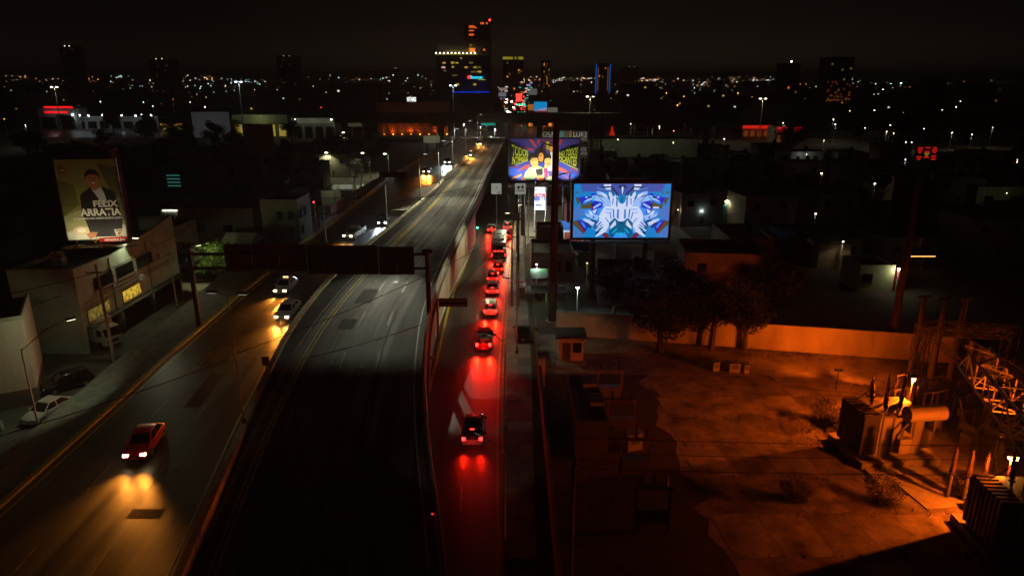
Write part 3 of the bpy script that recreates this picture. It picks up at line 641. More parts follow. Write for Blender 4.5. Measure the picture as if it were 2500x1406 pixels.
for s in (-1, 1):
    MB().box((s*.8, 2.76, .95), (.3, .08, .2)).build('headlight', hl_off, tk); MB().bx(s*1.06-.01, s*1.06+.01, 1.4, 2.2, 1.5, 2.2).build('side_window', glassd, tk)
    for y in (1.7, -2.6): MB().cyl((s*.95-.14, y, .45), (s*.95+.14, y, .45), .45, .45, 14).build('wheel', blackm, tk)

# ------------------------------------------------------------------ lamp posts of the highway
ROADC = (1, .96, .72)
def xm(y): return xmed(y)
def zm(y): return max(zdeck(y)+.32, zleft(y)+.85)
lamp_post((xm(51.2), 51.2, zm(51.2)), 11.2, [(-1.3, .2, .15), (1.3, -.2, .15)], 'tall double-arm lamp post on the median, nearest to the viewer', GREENISH, .3, mat=whi)
spot((xm(51.2)-1.3, 51.4, zm(51.2)+11.0), (-28.5, 49.5, 0), 650, GREENISH, 84, .7); spot((xm(51.2)-1.3, 51.6, zm(51.2)+11.0), (-27.2, 81, 2.5), 9000, (1, .96, .8), 20, .8)  # added fill beams for lane and car fronts from a post that stands unlit
y = 108.0; z_ = zm(y); lx, lz = xm(y)+1.4, 8.6
t = lamp_post((xm(y), y, z_), 8.4, [(1.4, -.3, .2)], 'tall median lamp post just beyond the sign gantry', ROADC, 1.5, group='median lamp posts')
# added beams down the ramp; an added blocker plate cuts their shadow edge
vs_ = MB(); cut = (8.45+z_-2.45)/(y-.62-62.2); vs_.bx(-.6, 3.6, -1.42, -1.40, 8.45-.78*cut, lz+.5); vs_.build('beam_blocker', dsteel, t)
FL = Vector((1.4, -.62, 8.45))
for tx_ in (0.0, 5.0, 9.5): spot(FL, (tx_, -42, -1.6), 80000, ROADC, 24, .55, t, .006)
spot(FL, (4.2, -24, -4.0), 9000, ROADC, 44, .9, t, .006); spot(FL, (3.5, -12, -5.0), 4200, ROADC, 70, .9, t, .02); spot(FL, (3.5, 4, -5.0), 4600, ROADC, 100, .8, t, .02)
for y, h, lab, pw, tgt, cone in (
  (128, 8.6, 'second median lamp post beyond the sign gantry', 30000, (4, -4, -10), 105),
  (145, 8.8, 'third median lamp post beyond the sign gantry', 30000, (4, -3, -10), 110),
  (163, 9, 'fourth median lamp post beyond the sign gantry', 28000, (4, -2, -10), 115),
  (188, 9, 'median lamp post at the start of the overpass crest', 17000, (4, 0, -10), 125),
  (222, 9, 'farthest median lamp post on the overpass', 12000, (4, 0, -10), 130)):
    lamp_post((xm(y), y, zm(y)), h, [(1.2, 0, .15)], lab, ROADC, 1.5, light=(pw, tgt, cone), group='median lamp posts')
for u, v, h, lab in ((797, 593, 5.8, 'short lamp post on the outer parapet near the white pickup'), (885, 497, 5.5, 'second short lamp post on the outer parapet'), (869, 488, 8.0, 'reddish slim post behind the outer parapet'), (1071, 388, 9, 'slim lamp post on the far outer parapet'), (1037, 400, 8.5, 'slim lamp post left of the yellow-lit distant car')):
    q = D(u, v); lamp_post((q.x, q.y, zleft(q.y)+.1), h, [(-.9, .1, .1)], lab, None, r=.09, group='outer parapet lamp posts')
# side street lamps on the left
for u, v, h, arm, lab, pw in ((811, 434, 7.5, (-1.2, 0, .1), 'lit lamp post at the corner of the dark side street', 9000), (950, 428, 6.5, (-1, 0, .2), 'lit lamp post behind the merging ramp', 9000), (905, 436, 6.5, (-2, 0, 1.2), 'lit lamp with a slanted arm by the merging ramp', 9000), (847, 382, 9, (-.8, 0, .1), 'lit lamp far behind the side street', 6000)):
    q = P(u, v); lamp_post((q.x, q.y, 0), h, [arm], lab, GREENISH, 14, light=(pw, (0, -2, -10), 140), bulb=.12, group='left side street lamps')
q = P(484, 792); lamp_post((-40.9, q.y, zleft(q.y)*.9), 6.4, [(-4.0, .6, 2.3)], 'slim lamp post with a long arm over the forecourt by the garage', GREENISH, 8, light=(2300, (1.0, -4.0, -8), 140), r=.09)
q = P(108, 1052); lamp_post((-40.55, 52.4, 0), 7.6, [(2.4, 3.2, 1.5)], 'lamp post with a curved arm between the parked cars and the white wall', GREENISH, 2, light=(2700, (-7, 1.5, -6.5), 118), r=.10)
# poles under the ramp and along the right kerb
for u, v, h, lab, cr in ((1250, 748, 10.2, 'wooden utility pole at the right kerb beside the queue', ((9.4, 8),)), (1266, 748, 12.5, 'second utility pole close beside the first at the kerb', ((11.6, 5),)), (1262, 672, 9.5, 'utility pole at the kerb level with the bus', ((8.8, 0),))):
    q = P(u, v, .15); utility_pole(q, h, lab, .14, cr, pm('pole_grey', (.2, .18, .15), .9, var=.3), group='kerbside utility poles', cw=.8)
pole2 = None
# tall steel transmission poles
def mast(loc, h, r0, r1, label, mat, arms):
    t = thing('transmission_pole', label, 'transmission pole', loc)
    MB().cyl((0, 0, 0), (0, 0, h), r0, r1, 14).build('shaft', mat, t, 40); MB().cyl((0, 0, 0), (0, 0, .5), r0*1.6, r0*1.5, 14).build('base_flange', conc, t, 40)
    for z, dx, dy in arms:
        MB().cyl((0, 0, z), (dx, dy, z+.5), .12, .06, 6).build('arm', mat, t)
        for k in range(5): MB().cyl((dx, dy, z+.35-k*.2), (dx, dy, z+.25-k*.2), .14, .14, 8).build('insulator_disc', pm('porcelain', (.25, .2, .17), .3, var=.1), t)
    return t
q = P(1349, 792); mast((q.x, q.y, 0), 24.5, .56, .34, 'tall dark steel transmission pole rising in front of the billboards', pm('pole_steel_brown', (.075, .055, .042), .7, .2, var=.2, scale=.5), ((18.2, 1.6, -.8), (21.5, -1.6, -.8), (14.8, 1.6, -.8)))
q = P(2172, 862); mast((q.x, q.y, 0), 20, .42, .26, 'tall tapered steel pole inside the substation by the orange wall', pm('pole_steel_rusty', (.045, .03, .022), .75, .2, var=.25, scale=.5), ((12.5, 1.8, 1.0), (16, -1.8, 1.0), (19.5, 1.8, 1)))
# utility pole in front of the garage
utility_pole((-41.9, 66.5, 0), 11.0, 'concrete utility pole with crossarm in front of the open garage', .19, ((10.2, 10),), pm('pole_concrete', (.34, .31, .24), .9, var=.25), (-.1, 0))

# ------------------------------------------------------------------ sign gantry over the highway
gy = 72.6; gz = zdeck(gy)
g = thing('sign_gantry', 'dark overhead sign gantry spanning the ramp and the oncoming lanes', 'sign gantry', (0, gy, 0))
xr = deckR(gy)+.1
MB().cyl((xr, 0, gz), (xr, 0, 10.7), .28, .26, 10).build('post', dsteel, g, 40)
MB().bx(xr-.55, xr+.6, -.35, .35, 10.7, 11.05).build('post_cap', dsteel, g)
MB().cyl((-35.4, 0, 0), (-35.4, 0, 11.2), .3, .26, 10).build('post', dsteel, g, 40)
for z in (8.9, 10.5):
    MB().cyl((-35.4, .12, z), (xr, .12, z), .16, .16, 8).build('beam', dsteel, g)
gsign = pm('sign_sheet_green', (.012, .03, .022), .6, var=.3, scale=.6); gback = pm('sign_back_rusty', (.06, .042, .032), .8, .1, var=.35, scale=.7)
gtxt = pm('sign_letter_faded', (.10, .10, .085), .6, var=.3)
for x0, x1, z0_, z1, arrows in ((-22.4, -14.72, 8.3, 11.55, (-20.7, -16.6)), (-14.54, -10.75, 8.25, 11.4, (-12.6,))):
    s = MB().bx(x0, x1, -.14, -.04, z0_, z1).build('sign_panel', gsign, g)
    fr = MB(); fr.bx(x0+.12, x1-.12, -.152, -.141, z1-.2, z1-.14); fr.bx(x0+.12, x1-.12, -.152, -.141, z0_+.14, z0_+.2); fr.build('sign_border', gtxt, s)
    for ax in arrows:
        MB().add([(ax-.1, -.155, z0_+1.15), (ax+.1, -.155, z0_+1.15), (ax+.1, -.155, z0_+.75), (ax+.36, -.155, z0_+.85), (ax, -.155, z0_+.3), (ax-.36, -.155, z0_+.85), (ax-.1, -.155, z0_+.75)], [[0, 1, 2, 3, 4, 5, 6]]).build('lane_arrow', gtxt, s)
MB().bx(-14.71, -14.55, -.1, 0, 8.4, 11.3).build('divider_strip', steel, g)
for x0, x1 in ((-31.6, -28.7), (-28.6, -25.7), (-25.6, -22.7)):
    s = MB().bx(x0, x1, .3, .36, 8.5, 11.6).build('sign_back', gback, g)
    fr = MB()
    for k in range(3): fr.bx(x0, x1, .22, .3, 8.9+k*.95, 9.0+k*.95)
    fr.bx((x0+x1)/2-.06, (x0+x1)/2+.06, .2, .3, 8.5, 11.6); fr.bx(x0, x0+.1, .2, .3, 8.5, 11.6); fr.build('stiffener', dsteel, s)
# cantilever sign seen from behind, over the right-hand street
c = thing('cantilever_sign', 'dark framed cantilever sign seen from behind beside the ramp wall', 'road sign', (deckR(73)+1.0, 73.0, .14))
MB().cyl((0, 0, 0), (0, 0, 5.2), .16, .13, 8).build('post', rust, c, 40)
MB().cyl((0, 0, 4.9), (3.3, 0, 4.9), .09, .07, 6).build('arm', rust, c)
MB().cyl((0, 0, 4.35), (3.3, 0, 4.35), .06, .06, 6).build('arm', rust, c)
MB().bx(.15, 3.4, .10, .14, 4.15, 5.15).build('sign_sheet', pm('sign_back_grey', (.035, .033, .028), .7, .3, var=.3), c)
for x in (.2, .95, 1.7, 2.45, 3.2): MB().bx(x, x+.09, .02, .1, 4.15, 5.15).build('stiffener', dsteel, c)
# small yellow hazard board on the strip and arrow boards on the median
hb = thing('hazard_board', 'small yellow hazard board on the strip beside the wall', 'road sign', (-8.35, 66.9, .14))
MB().cyl((0, 0, 0), (0, 0, .6), .04, .04, 6).build('post', steel, hb); MB().bx(-.38, .38, -.05, -.02, .4, .78).build('panel', pm('hazard_yellow', (.75, .65, .03), .5, var=.1), hb)
for (u, v), lab in (((628, 935), 'chevron board on the median barrier near the joint'), ((778, 742), 'small dark sign on the median below the gantry')):
    q = D(u, v); y = q.y; t = thing('median_sign', lab, 'road sign', (xm(y), y, zm(y))); MB().cyl((0, 0, 0), (0, 0, 1.6), .04, .04, 6).build('post', dsteel, t); MB().bx(-.35, .35, -.04, 0, .7, 1.6).build('panel', walld, t)

# ------------------------------------------------------------------ overhead cables
cable((-23.4, 51.2, 7.3), (-.2, 91, 9.2), 'black cable from the near lamp post across the ramp to the kerbside pole', .9)
cable((-40.6, 34, 6.5), (-23.0, 51.2, 7.2), 'black cable rising to the near lamp post across the oncoming lanes', .5)
cable((-8.8, 62, 6.2), (1.2, 92, 11.5), 'black cable over the lower ramp towards the double utility pole', .8)
cable((-20.2, 60, 3.4), (-8.8, 62, 6.2), 'short black cable hanging low over the ramp', .2)
cable((-34, 100, 9.0), (-1, 135, 10.5), 'black cable crossing the ramp beyond the sign gantry', .9)
cable((-62, 56, 8.0), (-41.9, 66.5, 10.2), 'upper cable from the pale wall to the garage pole', .5)
cable((-62, 50, 4.6), (-41.0, 80, 8.8), 'long cable from the left edge past the garage pole', .7)
cable((-41.9, 66.5, 10.0), (-44, 100, 10.5), 'cable running on behind the garage pole', .5)
for k in range(3): cable((3.6, 31.5+k*1.6, 9.4), (52, 31.4+k*1.4, 9.7), ['lowest dark line wire over the orange substation yard', 'middle dark line wire over the orange substation yard', 'upper dark line wire over the orange substation yard'][k], .5, .018, 'line wires over the yard')
utility_pole((3.4, 33.1, 0), 9.9, 'dark wooden pole holding the line wires at the near yard', .16, ((9.3, 90),), walld)
# ------------------------------------------------------------------ LED screen
Y = 92.0
tl, br_ = PY(1402, 449, Y), PY(1630, 580, Y)
W, H = br_.x-tl.x, tl.z-br_.z
t = thing('led_screen', 'large glowing LED screen with mirrored blue and white artwork', 'billboard', (tl.x+W/2, Y, 0))
MB().bx(-W/2-.35, W/2+.35, .02, 1.2, br_.z-.35, tl.z+.35).build('cabinet', pm('screen_cabinet', (.03, .03, .032), .6, .2, var=.2), t)
for x in (-W*.28, W*.28): MB().cyl((x, .7, 0), (x, .7, br_.z), .38, .38, 12).build('column', dsteel, t, 40)
MB().bx(-W/2-.3, W/2+.3, -1.0, .0, br_.z-.6, br_.z-.5).build('catwalk', dsteel, t)
LC = ['#0d84cc', '#3f58ae', '#cfe0ff', '#3f92f2', '#0d30cc', '#065e88', '#4a5030', '#8a1030', '#4478c6', '#26305e', '#18b4e8', '#98c0fa', '#0a1a66', '#74a2ea']
LM = [em('screen_%d' % i, hx(c), .92) for i, c in enumerate(LC)]
half = [
 (1, [(240, 85), (1185, 85), (1185, 335), (1090, 330), (1000, 262), (300, 262)]),
 (8, [(110, 600), (370, 600), (360, 780), (240, 880), (100, 950)]), (8, [(100, 1050), (330, 1180), (345, 1300), (100, 1300)]),
 (6, [(140, 390), (240, 385), (330, 560), (500, 480), (560, 640), (280, 640), (250, 480), (200, 560)]), (6, [(110, 930), (200, 900), (375, 1190), (340, 1222), (110, 1000)]),
 (6, [(140, 262), (215, 258), (205, 292), (145, 296)]), (6, [(270, 268), (312, 266), (300, 296), (275, 292)]),
 (3, [(640, 620), (820, 560), (860, 720), (700, 800), (610, 700)]),
 (2, [(800, 600), (880, 500), (940, 520), (985, 330), (1080, 345), (1110, 480), (1150, 530), (1185, 530), (1185, 935), (1130, 930), (1060, 860), (910, 975), (880, 930), (690, 800), (740, 690)]),
 (11, [(610, 250), (700, 255), (830, 320), (950, 490), (900, 570), (770, 480), (640, 330)]), (2, [(700, 270), (800, 310), (880, 380), (860, 400), (760, 350)]),
 (11, [(640, 500), (700, 480), (940, 540), (960, 590), (780, 590)]),
 (2, [(890, 250), (950, 300), (1000, 520), (930, 520), (880, 380)]), (2, [(760, 95), (930, 92), (930, 136), (775, 140)]), (8, [(610, 150), (790, 190), (930, 168), (930, 220), (800, 235), (630, 205)]), (2, [(790, 180), (930, 165), (930, 215), (840, 218)]),
 (9, [(700, 140), (925, 140), (925, 165), (760, 178), (690, 160)]), (9, [(930, 108), (1112, 318), (1090, 352), (925, 190)]), (5, [(925, 190), (1020, 300), (1005, 380), (960, 300)]), (8, [(945, 225), (975, 240), (1085, 350), (1060, 372)]),
 (9, [(1078, 165), (1140, 100), (1185, 118), (1185, 182), (1120, 182)]), (2, [(1165, 160), (1185, 140), (1185, 335), (1168, 230)]),
 (5, [(1172, 350), (1185, 345), (1185, 510), (1165, 480)]),
 (8, [(975, 400), (1000, 400), (992, 545), (968, 545)]), (5, [(1040, 365), (1090, 400), (1092, 470), (1060, 440)]), (8, [(1050, 450), (1092, 470), (1088, 598), (1058, 595)]),
 (8, [(985, 650), (1018, 650), (1032, 850), (1000, 845)]), (8, [(1088, 648), (1124, 650), (1130, 880), (1080, 850)]), (8, [(915, 710), (938, 710), (972, 862), (952, 890)]), (8, [(815, 850), (836, 845), (925, 950), (890, 945)]),
 (13, [(830, 640), (980, 645), (985, 665), (835, 668)]), (13, [(820, 705), (920, 735), (915, 750), (815, 730)]),
 (5, [(845, 350), (890, 345), (925, 430), (880, 420)]), (3, [(860, 400), (900, 420), (945, 500), (930, 510)]),
 (2, [(690, 800), (880, 930), (918, 1000), (905, 1140), (800, 1200), (640, 1285), (610, 1270), (740, 1140), (620, 1155), (608, 1140), (760, 1010), (600, 1095), (555, 1102), (690, 930)]),
 (5, [(640, 1150), (700, 1090), (795, 1045), (790, 1065), (720, 1140)]), (12, [(610, 1250), (625, 1160), (700, 1160), (690, 1190)]), (9, [(560, 1090), (640, 1010), (690, 1015), (610, 1100)]), (4, [(660, 1000), (740, 930), (752, 950), (690, 1015)]),
 (8, [(700, 1040), (770, 990), (778, 1010), (720, 1060)]), (13, [(840, 1180), (905, 1040), (912, 1150), (870, 1210)]),
 (5, [(915, 970), (1030, 848), (1115, 930), (1185, 965), (1185, 1210), (1020, 1292), (930, 1292)]), (2, [(925, 1075), (1050, 900), (1080, 1000), (985, 1085)]), (10, [(925, 1075), (985, 1085), (935, 1135)]), (10, [(985, 1195), (1090, 1080), (1102, 1112), (1010, 1205)]),
 (3, [(1015, 1305), (1090, 1170), (1140, 1205), (1185, 1170), (1185, 1305)]), (10, [(1090, 1170), (1140, 1205), (1185, 1170), (1185, 1260), (1120, 1240)]), (12, [(1125, 940), (1160, 930), (1185, 945), (1185, 975), (1140, 968)]),
 (7, [(755, 1240), (800, 1190), (925, 1285), (925, 1305), (840, 1300)]), (9, [(800, 1190), (840, 1180), (915, 1230), (920, 1275)]),
 (4, [(215, 392), (350, 360), (450, 358), (525, 482), (440, 470), (330, 548), (280, 520)]), (3, [(310, 540), (330, 480), (440, 440), (420, 480)]), (11, [(340, 470), (560, 325), (640, 350), (745, 478), (640, 485), (540, 440), (360, 480)]), (10, [(480, 440), (590, 350), (625, 360), (530, 450)]),
 (4, [(465, 312), (550, 288), (650, 325), (520, 345)]), (6, [(640, 318), (775, 368), (745, 384), (650, 352)]), (2, [(350, 375), (395, 365), (415, 385), (370, 395)]), (9, [(440, 370), (525, 350), (500, 395), (450, 410)]),
 (4, [(500, 540), (560, 455), (700, 478), (768, 522), (740, 605), (560, 665), (505, 685)]), (11, [(535, 605), (690, 510), (732, 540), (560, 645)]), (12, [(500, 540), (530, 500), (560, 560), (510, 690)]), (7, [(505, 590), (530, 580), (525, 680), (508, 690)]),
 (4, [(600, 690), (635, 650), (640, 710), (620, 760), (570, 755)]), (2, [(535, 690), (630, 640), (600, 740), (560, 740)]),
 (11, [(350, 690), (460, 675), (560, 760), (690, 800), (640, 905), (400, 820)]), (3, [(350, 690), (440, 680), (470, 770), (360, 730)]), (2, [(440, 680), (500, 690), (540, 760), (500, 790)]), (12, [(535, 820), (575, 815), (580, 850), (545, 855)]),
 (12, [(350, 800), (400, 830), (520, 880), (640, 920), (560, 900), (400, 850)]), (11, [(308, 872), (360, 850), (520, 900), (605, 960), (550, 1035), (400, 975)]), (2, [(360, 880), (500, 920), (570, 965), (540, 1000), (420, 950)]),
 (12, [(500, 880), (650, 935), (590, 1050), (560, 1045), (600, 955), (500, 912)]), (9, [(350, 930), (440, 960), (530, 1055), (480, 1085), (370, 990)]),
 (4, [(195, 900), (300, 898), (440, 1020), (430, 1085), (380, 1175)]), (3, [(260, 930), (330, 960), (400, 1060), (360, 1070)]), (7, [(178, 918), (197, 900), (395, 1175), (355, 1185)]), (12, [(197, 900), (215, 905), (395, 1150), (395, 1175)]),
]
polys = [(0, [(108, 84), (2262, 84), (2262, 1306), (108, 1306)])]
for mi, pts in half:
    polys.append((mi, pts)); polys.append((mi, [(2370-x, y) for x, y in reversed(pts)]))
polys.append((2, [(1885, 590), (2015, 596), (2015, 630), (1885, 628)]))
def clipx(pts): return [(min(2262, max(108, x)), min(1306, max(84, y))) for x, y in pts]
art(t, [(m, clipx(q)) for m, q in polys], W, H, .0, LM, 'screen_picture', -W/2, br_.z, (108, 84, 2262, 1306), .0012)
led_c = (tl.x+W/2, Y, (tl.z+br_.z)/2)

# ------------------------------------------------------------------ printed centre billboard
Y = 128.0
tl, br_ = PY(1243, 339, Y), PY(1413, 443, Y); W, H = br_.x-tl.x, tl.z-br_.z
t = thing('printed_billboard', 'colourful printed billboard with three people and lime lettering above the gas station sign', 'billboard', (tl.x+W/2, Y, 0))
MB().bx(-W/2-.2, W/2+.2, .03, .6, br_.z-.2, tl.z+.2).build('frame', dsteel, t)
for x in (-W*.3, W*.3): MB().cyl((x, .5, 0), (x, .5, br_.z), .4, .4, 12).build('column', dsteel, t, 40)
ck = MB().bx(-W/2-.2, W/2+.2, -2.2, -.1, br_.z-.75, br_.z-.6).build('catwalk', steel, t)
for k in range(9): MB().bx(-W/2+k*W/8-.04, -W/2+k*W/8+.04, -2.2, -2.12, br_.z-.6, br_.z+.1).build('railing_post', steel, ck)
BC = ['#2f3c9c', '#d0452c', '#b4bf1e', '#120f18', '#1f56c4', '#dab559', '#9fb780', '#1b1210', '#98305f', '#cdd0b8', '#de9630', '#473d86', '#6a2f60']
BM = [pm('print_%d' % i, hx(c), .6, var=.08, scale=2) for i, c in enumerate(BC)]
bp = [(0, [(165, 130), (1760, 130), (1760, 1100), (165, 1100)]), (11, [(165, 130), (900, 130), (960, 500), (600, 420), (200, 160)]), (12, [(880, 130), (1220, 130), (1220, 420), (960, 420)]), (11, [(1280, 130), (1760, 130), (1760, 300), (1280, 330)]),
 (4, [(165, 790), (480, 800), (430, 900), (165, 1000)]), (4, [(1450, 900), (1745, 950), (1745, 1030), (1580, 1020)]), (4, [(300, 1060), (420, 960), (480, 940), (380, 1090)]),
 (1, [(600, 140), (680, 140), (800, 320), (750, 325)]), (1, [(500, 290), (725, 380), (700, 405), (580, 370)]), (1, [(800, 140), (850, 140), (850, 240), (815, 240)]), (1, [(1330, 150), (1395, 150), (1280, 310), (1280, 250)]), (1, [(320, 870), (560, 720), (650, 715), (580, 800)]), (10, [(210, 1020), (460, 920), (420, 980), (220, 1065)]), (1, [(165, 780), (380, 740), (330, 775)]),
 (1, [(1280, 760), (1400, 800), (1565, 915), (1540, 930), (1290, 840)]), (1, [(1430, 950), (1525, 1030), (1500, 1045)]), (1, [(1330, 1000), (1440, 1095), (1400, 1095)]), (1, [(430, 1060), (500, 980), (480, 1070)]), (8, [(1560, 790), (1745, 870), (1745, 890), (1560, 830)]),
 (3, [(170, 175), (605, 430), (605, 610), (285, 745), (170, 745)]), (3, [(1285, 420), (1560, 285), (1752, 285), (1752, 805), (1285, 605)]),
 (2, [(290, 722), (592, 608), (592, 624), (300, 737)]), (2, [(1320, 620), (1748, 828), (1742, 848), (1320, 640)]), (2, [(1300, 398), (1525, 318), (1530, 330), (1300, 412)]), (9, [(195, 170), (330, 250), (325, 256), (195, 180)]),
 (7, ell(870, 500, 145, 175)), (10, ell(888, 545, 58, 105)), (7, [(850, 500), (900, 510), (900, 525), (850, 520)]), (1, ell(880, 600, 24, 10)),
 (9, [(1090, 430), (1200, 420), (1200, 800), (1120, 780)]), (10, ell(1130, 340, 60, 90)), (2, [(990, 200), (1060, 190), (1060, 380), (1010, 360)]),
 (6, [(470, 1075), (540, 880), (620, 780), (720, 745), (860, 740), (955, 800), (950, 920), (800, 970), (700, 1090)]), (5, [(690, 700), (800, 690), (800, 800), (720, 800)]), (5, ell(735, 640, 92, 112)), (7, [(610, 640), (595, 520), (650, 460), (760, 460), (830, 520), (835, 620), (800, 560), (680, 565), (645, 620)]), (7, ell(700, 620, 16, 8)), (7, ell(775, 610, 16, 8)), (1, ell(740, 710, 28, 9)), (9, [(700, 800), (790, 780), (760, 870), (690, 880)]), (5, [(740, 700), (800, 720), (800, 790), (740, 780)]), (10, [(820, 640), (835, 700), (800, 760), (790, 740)]),
 (9, [(960, 780), (1120, 740), (1200, 800), (1200, 1085), (1000, 1092)]), (5, ell(1045, 640, 78, 98)), (7, [(965, 600), (970, 520), (1040, 470), (1120, 510), (1125, 600), (1080, 560), (1010, 570)]), (7, ell(1015, 615, 15, 6)), (7, ell(1080, 605, 15, 6)), (1, ell(1050, 690, 32, 14)), (10, [(1080, 680), (1115, 640), (1100, 740), (1060, 750)]), (5, [(960, 720), (1020, 700), (1040, 780), (970, 790)]), (8, [(960, 800), (1035, 790), (1065, 1000), (980, 1045)]),
 (7, [(760, 830), (920, 800), (940, 930), (800, 960)]), (10, [(780, 980), (940, 950), (952, 1090), (830, 1090)]), (1, [(800, 1030), (930, 1010), (940, 1060), (820, 1085)]), (11, [(1040, 860), (1195, 840), (1185, 950), (1080, 985)]), (9, [(935, 890), (965, 890), (960, 1020), (935, 1010)])]
SRC = (165, 130, 1760, 1100)
art(t, bp, W, H, .0, BM, 'print', -W/2, br_.z, SRC, .002)
def warp4(quad, tw, th):
    """quad: bottom-left, bottom-right, top-right, top-left in source pixels"""
    def f(a, b):
        s, r_ = a/tw, b/th; x = (1-r_)*((1-s)*quad[0][0]+s*quad[1][0])+r_*((1-s)*quad[3][0]+s*quad[2][0]); y = (1-r_)*((1-s)*quad[0][1]+s*quad[1][1])+r_*((1-s)*quad[3][1]+s*quad[2][1])
        return -W/2+(x-SRC[0])/(SRC[2]-SRC[0])*W, br_.z+(SRC[3]-y)/(SRC[3]-SRC[1])*H
    return f
def wtext(body, quad, mat, par):
    me = text_mesh(body, 1.0, .03); x1 = max(v.co.x for v in me.vertices); y1 = max(v.co.y for v in me.vertices); bpy.data.meshes.remove(me)
    text(body, 1.0, mat, par, 0, 0, -.30, .03, warp=warp4(quad, x1, y1))
wtext('TODOS', [(235, 505), (598, 520), (598, 395), (225, 245)], BM[2], t); wtext('INTENSOS', [(218, 705), (592, 600), (592, 535), (240, 530)], BM[2], t)
wtext('NO TODOS', [(1292, 505), (1700, 505), (1725, 300), (1292, 430)], BM[2], t); wtext('PICANTES', [(1292, 590), (1690, 750), (1705, 525), (1292, 515)], BM[2], t)
wtext('Tak', [(1085, 1080), (1195, 1060), (1185, 930), (1075, 990)], BM[2], t)
for x in (-4.5, -1.5, 1.5, 4.5):
    lp = MB(); lp.cyl((x, -.3, br_.z-.6), (x, -2.6, br_.z-.4), .04, .04, 5); lp.box((x, -2.7, br_.z-.3), (.4, .3, .22)); lp.build('floodlight', dsteel, t)
    spot((x, -2.7, br_.z-.12), (x*.95, 0, br_.z+H*.62), 8500, (1, .97, .9), 115, .5, t, .15)

# ------------------------------------------------------------------ portrait billboard on the cream building's roof
bz = 9.9; bc = Vector((-49.15, 79.2, bz)); rz = R(9)
t = thing('portrait_billboard', 'tall portrait billboard of a man in a dark suit on the cream building', 'billboard', bc, rz)
W, H = 6.5, 9.35; b0 = .8
MB().bx(-W/2-.1, W/2+.1, .03, .35, b0-.1, b0+H+.1).build('frame', dsteel, t)
for x in (-2.6, 0, 2.6): MB().cyl((x, .5, 0), (x, .5, b0+H*.6), .12, .12, 8).build('support_leg', dsteel, t)
for x in (-2.6, 2.6): MB().cyl((x, 2.4, 0), (x, .5, b0+H*.6), .08, .08, 6).build('brace', dsteel, t)
PC = ['#8e8a48', '#6b6a34', '#a9a878', '#c9cbb8', '#1d171c', '#b97a52', '#2a1a12', '#cfd4d6', '#f0efe0', '#b4161a', '#a5492a', '#5f5d30', '#e0c79c', '#9b3020']
PM = [pm('poster_%d' % i, hx(c), .6, var=.12, scale=.9) for i, c in enumerate(PC)]
pp = [(0, [(0, 0), (1, 0), (1, 1), (0, 1)]), (1, [(0, .25), (.25, .3), (.3, .55), (0, .7)]), (11, [(.7, .05), (1, .1), (1, .5), (.85, .4)]), (1, [(.78, .55), (1, .5), (1, .78), (.9, .75)]), (2, [(0, .7), (.3, .62), (.45, .78), (.3, .9), (0, .93)]), (3, [(0, .9), (.4, .84), (1, .82), (1, 1), (0, 1)]), (12, ell(.27, .88, .16, .05)), (8, ell(.25, .88, .08, .03)),
 (4, [(.31, .66), (.33, .45), (.36, .42), (.52, .345), (.60, .36), (.74, .34), (.88, .39), (.93, .47), (.97, .76), (.92, .97), (.40, .97), (.36, .80)]),
 (5, [(.50, .30), (.66, .29), (.68, .36), (.6, .40), (.51, .36)]), (7, [(.50, .345), (.60, .385), (.70, .34), (.74, .42), (.76, .54), (.68, .56), (.58, .45)]), (4, [(.50, .345), (.52, .34), (.68, .55), (.66, .60)]), (5, ell(.585, .245, .108, .085)), (6, [(.47, .26), (.465, .19), (.50, .145), (.58, .125), (.66, .14), (.70, .19), (.695, .25), (.67, .19), (.56, .185), (.49, .20)]), (6, [(.515, .228), (.56, .226), (.56, .234), (.515, .236)]), (6, [(.61, .224), (.655, .222), (.655, .23), (.61, .232)]), (10, [(.575, .235), (.595, .235), (.605, .265), (.57, .265)]), (8, [(.55, .285), (.63, .282), (.60, .298), (.57, .298)]),
 (5, [(.32, .93), (.42, .905), (.52, .91), (.50, .93), (.46, .975), (.36, .99)]), (3, [(.80, .88), (1, .87), (1, .955), (.82, .965)]), (13, [(.83, .89), (.93, .885), (.93, .90), (.83, .905)]), (10, [(.86, .92), (.93, .91), (.88, .95), (.85, .95)]),
 (13, [(.06, .075), (.10, .075), (.10, .085), (.06, .085)]), (13, [(.06, .10), (.17, .10), (.18, .14), (.155, .155), (.185, .20), (.165, .20), (.14, .155), (.075, .155), (.085, .20), (.065, .20)]), (2, [(.075, .112), (.155, .112), (.16, .14), (.075, .143)]), (1, [(0, .565), (.32, .565), (.32, .569), (0, .569)]), (9, [(.52, .985), (1.0, .972), (1.0, 1.035), (.52, 1.045)])]
art(t, pp, W, H, .0, PM, 'print', -W/2, b0, (0, 0, 1, 1), .002)
def fx(s): return -W/2+s*W
def fz(s): return b0+(1-s)*H
text('FÉLIX', 1.0, PM[8], t, fx(.53), fz(.585), -.08, .035, width=W*.41)
text('ARRATIA', 1.15, PM[8], t, fx(.29), fz(.695), -.08, .035, width=W*.68)
text('EL REFUERZO DEL NUEVO NUEVO LEÓN', .30, PM[8], t, fx(.16), fz(.742), -.08, .02, width=W*.80)
text('xtreme.po', .5, PM[8], t, fx(.60), fz(1.027), -.08, .02, width=W*.36)
for x in (-1.6, 1.6):
    lp = MB(); lp.cyl((x, -.1, .15), (x, -2.2, .35), .05, .05, 5); lp.box((x, -2.3, .45), (.45, .3, .25)); lp.build('floodlight', yel, t)
    spot((x, -2.3, .7), (x*.8, 0, b0+H*.46), 1500, (1, .86, .55), 158, .5, t, .12)
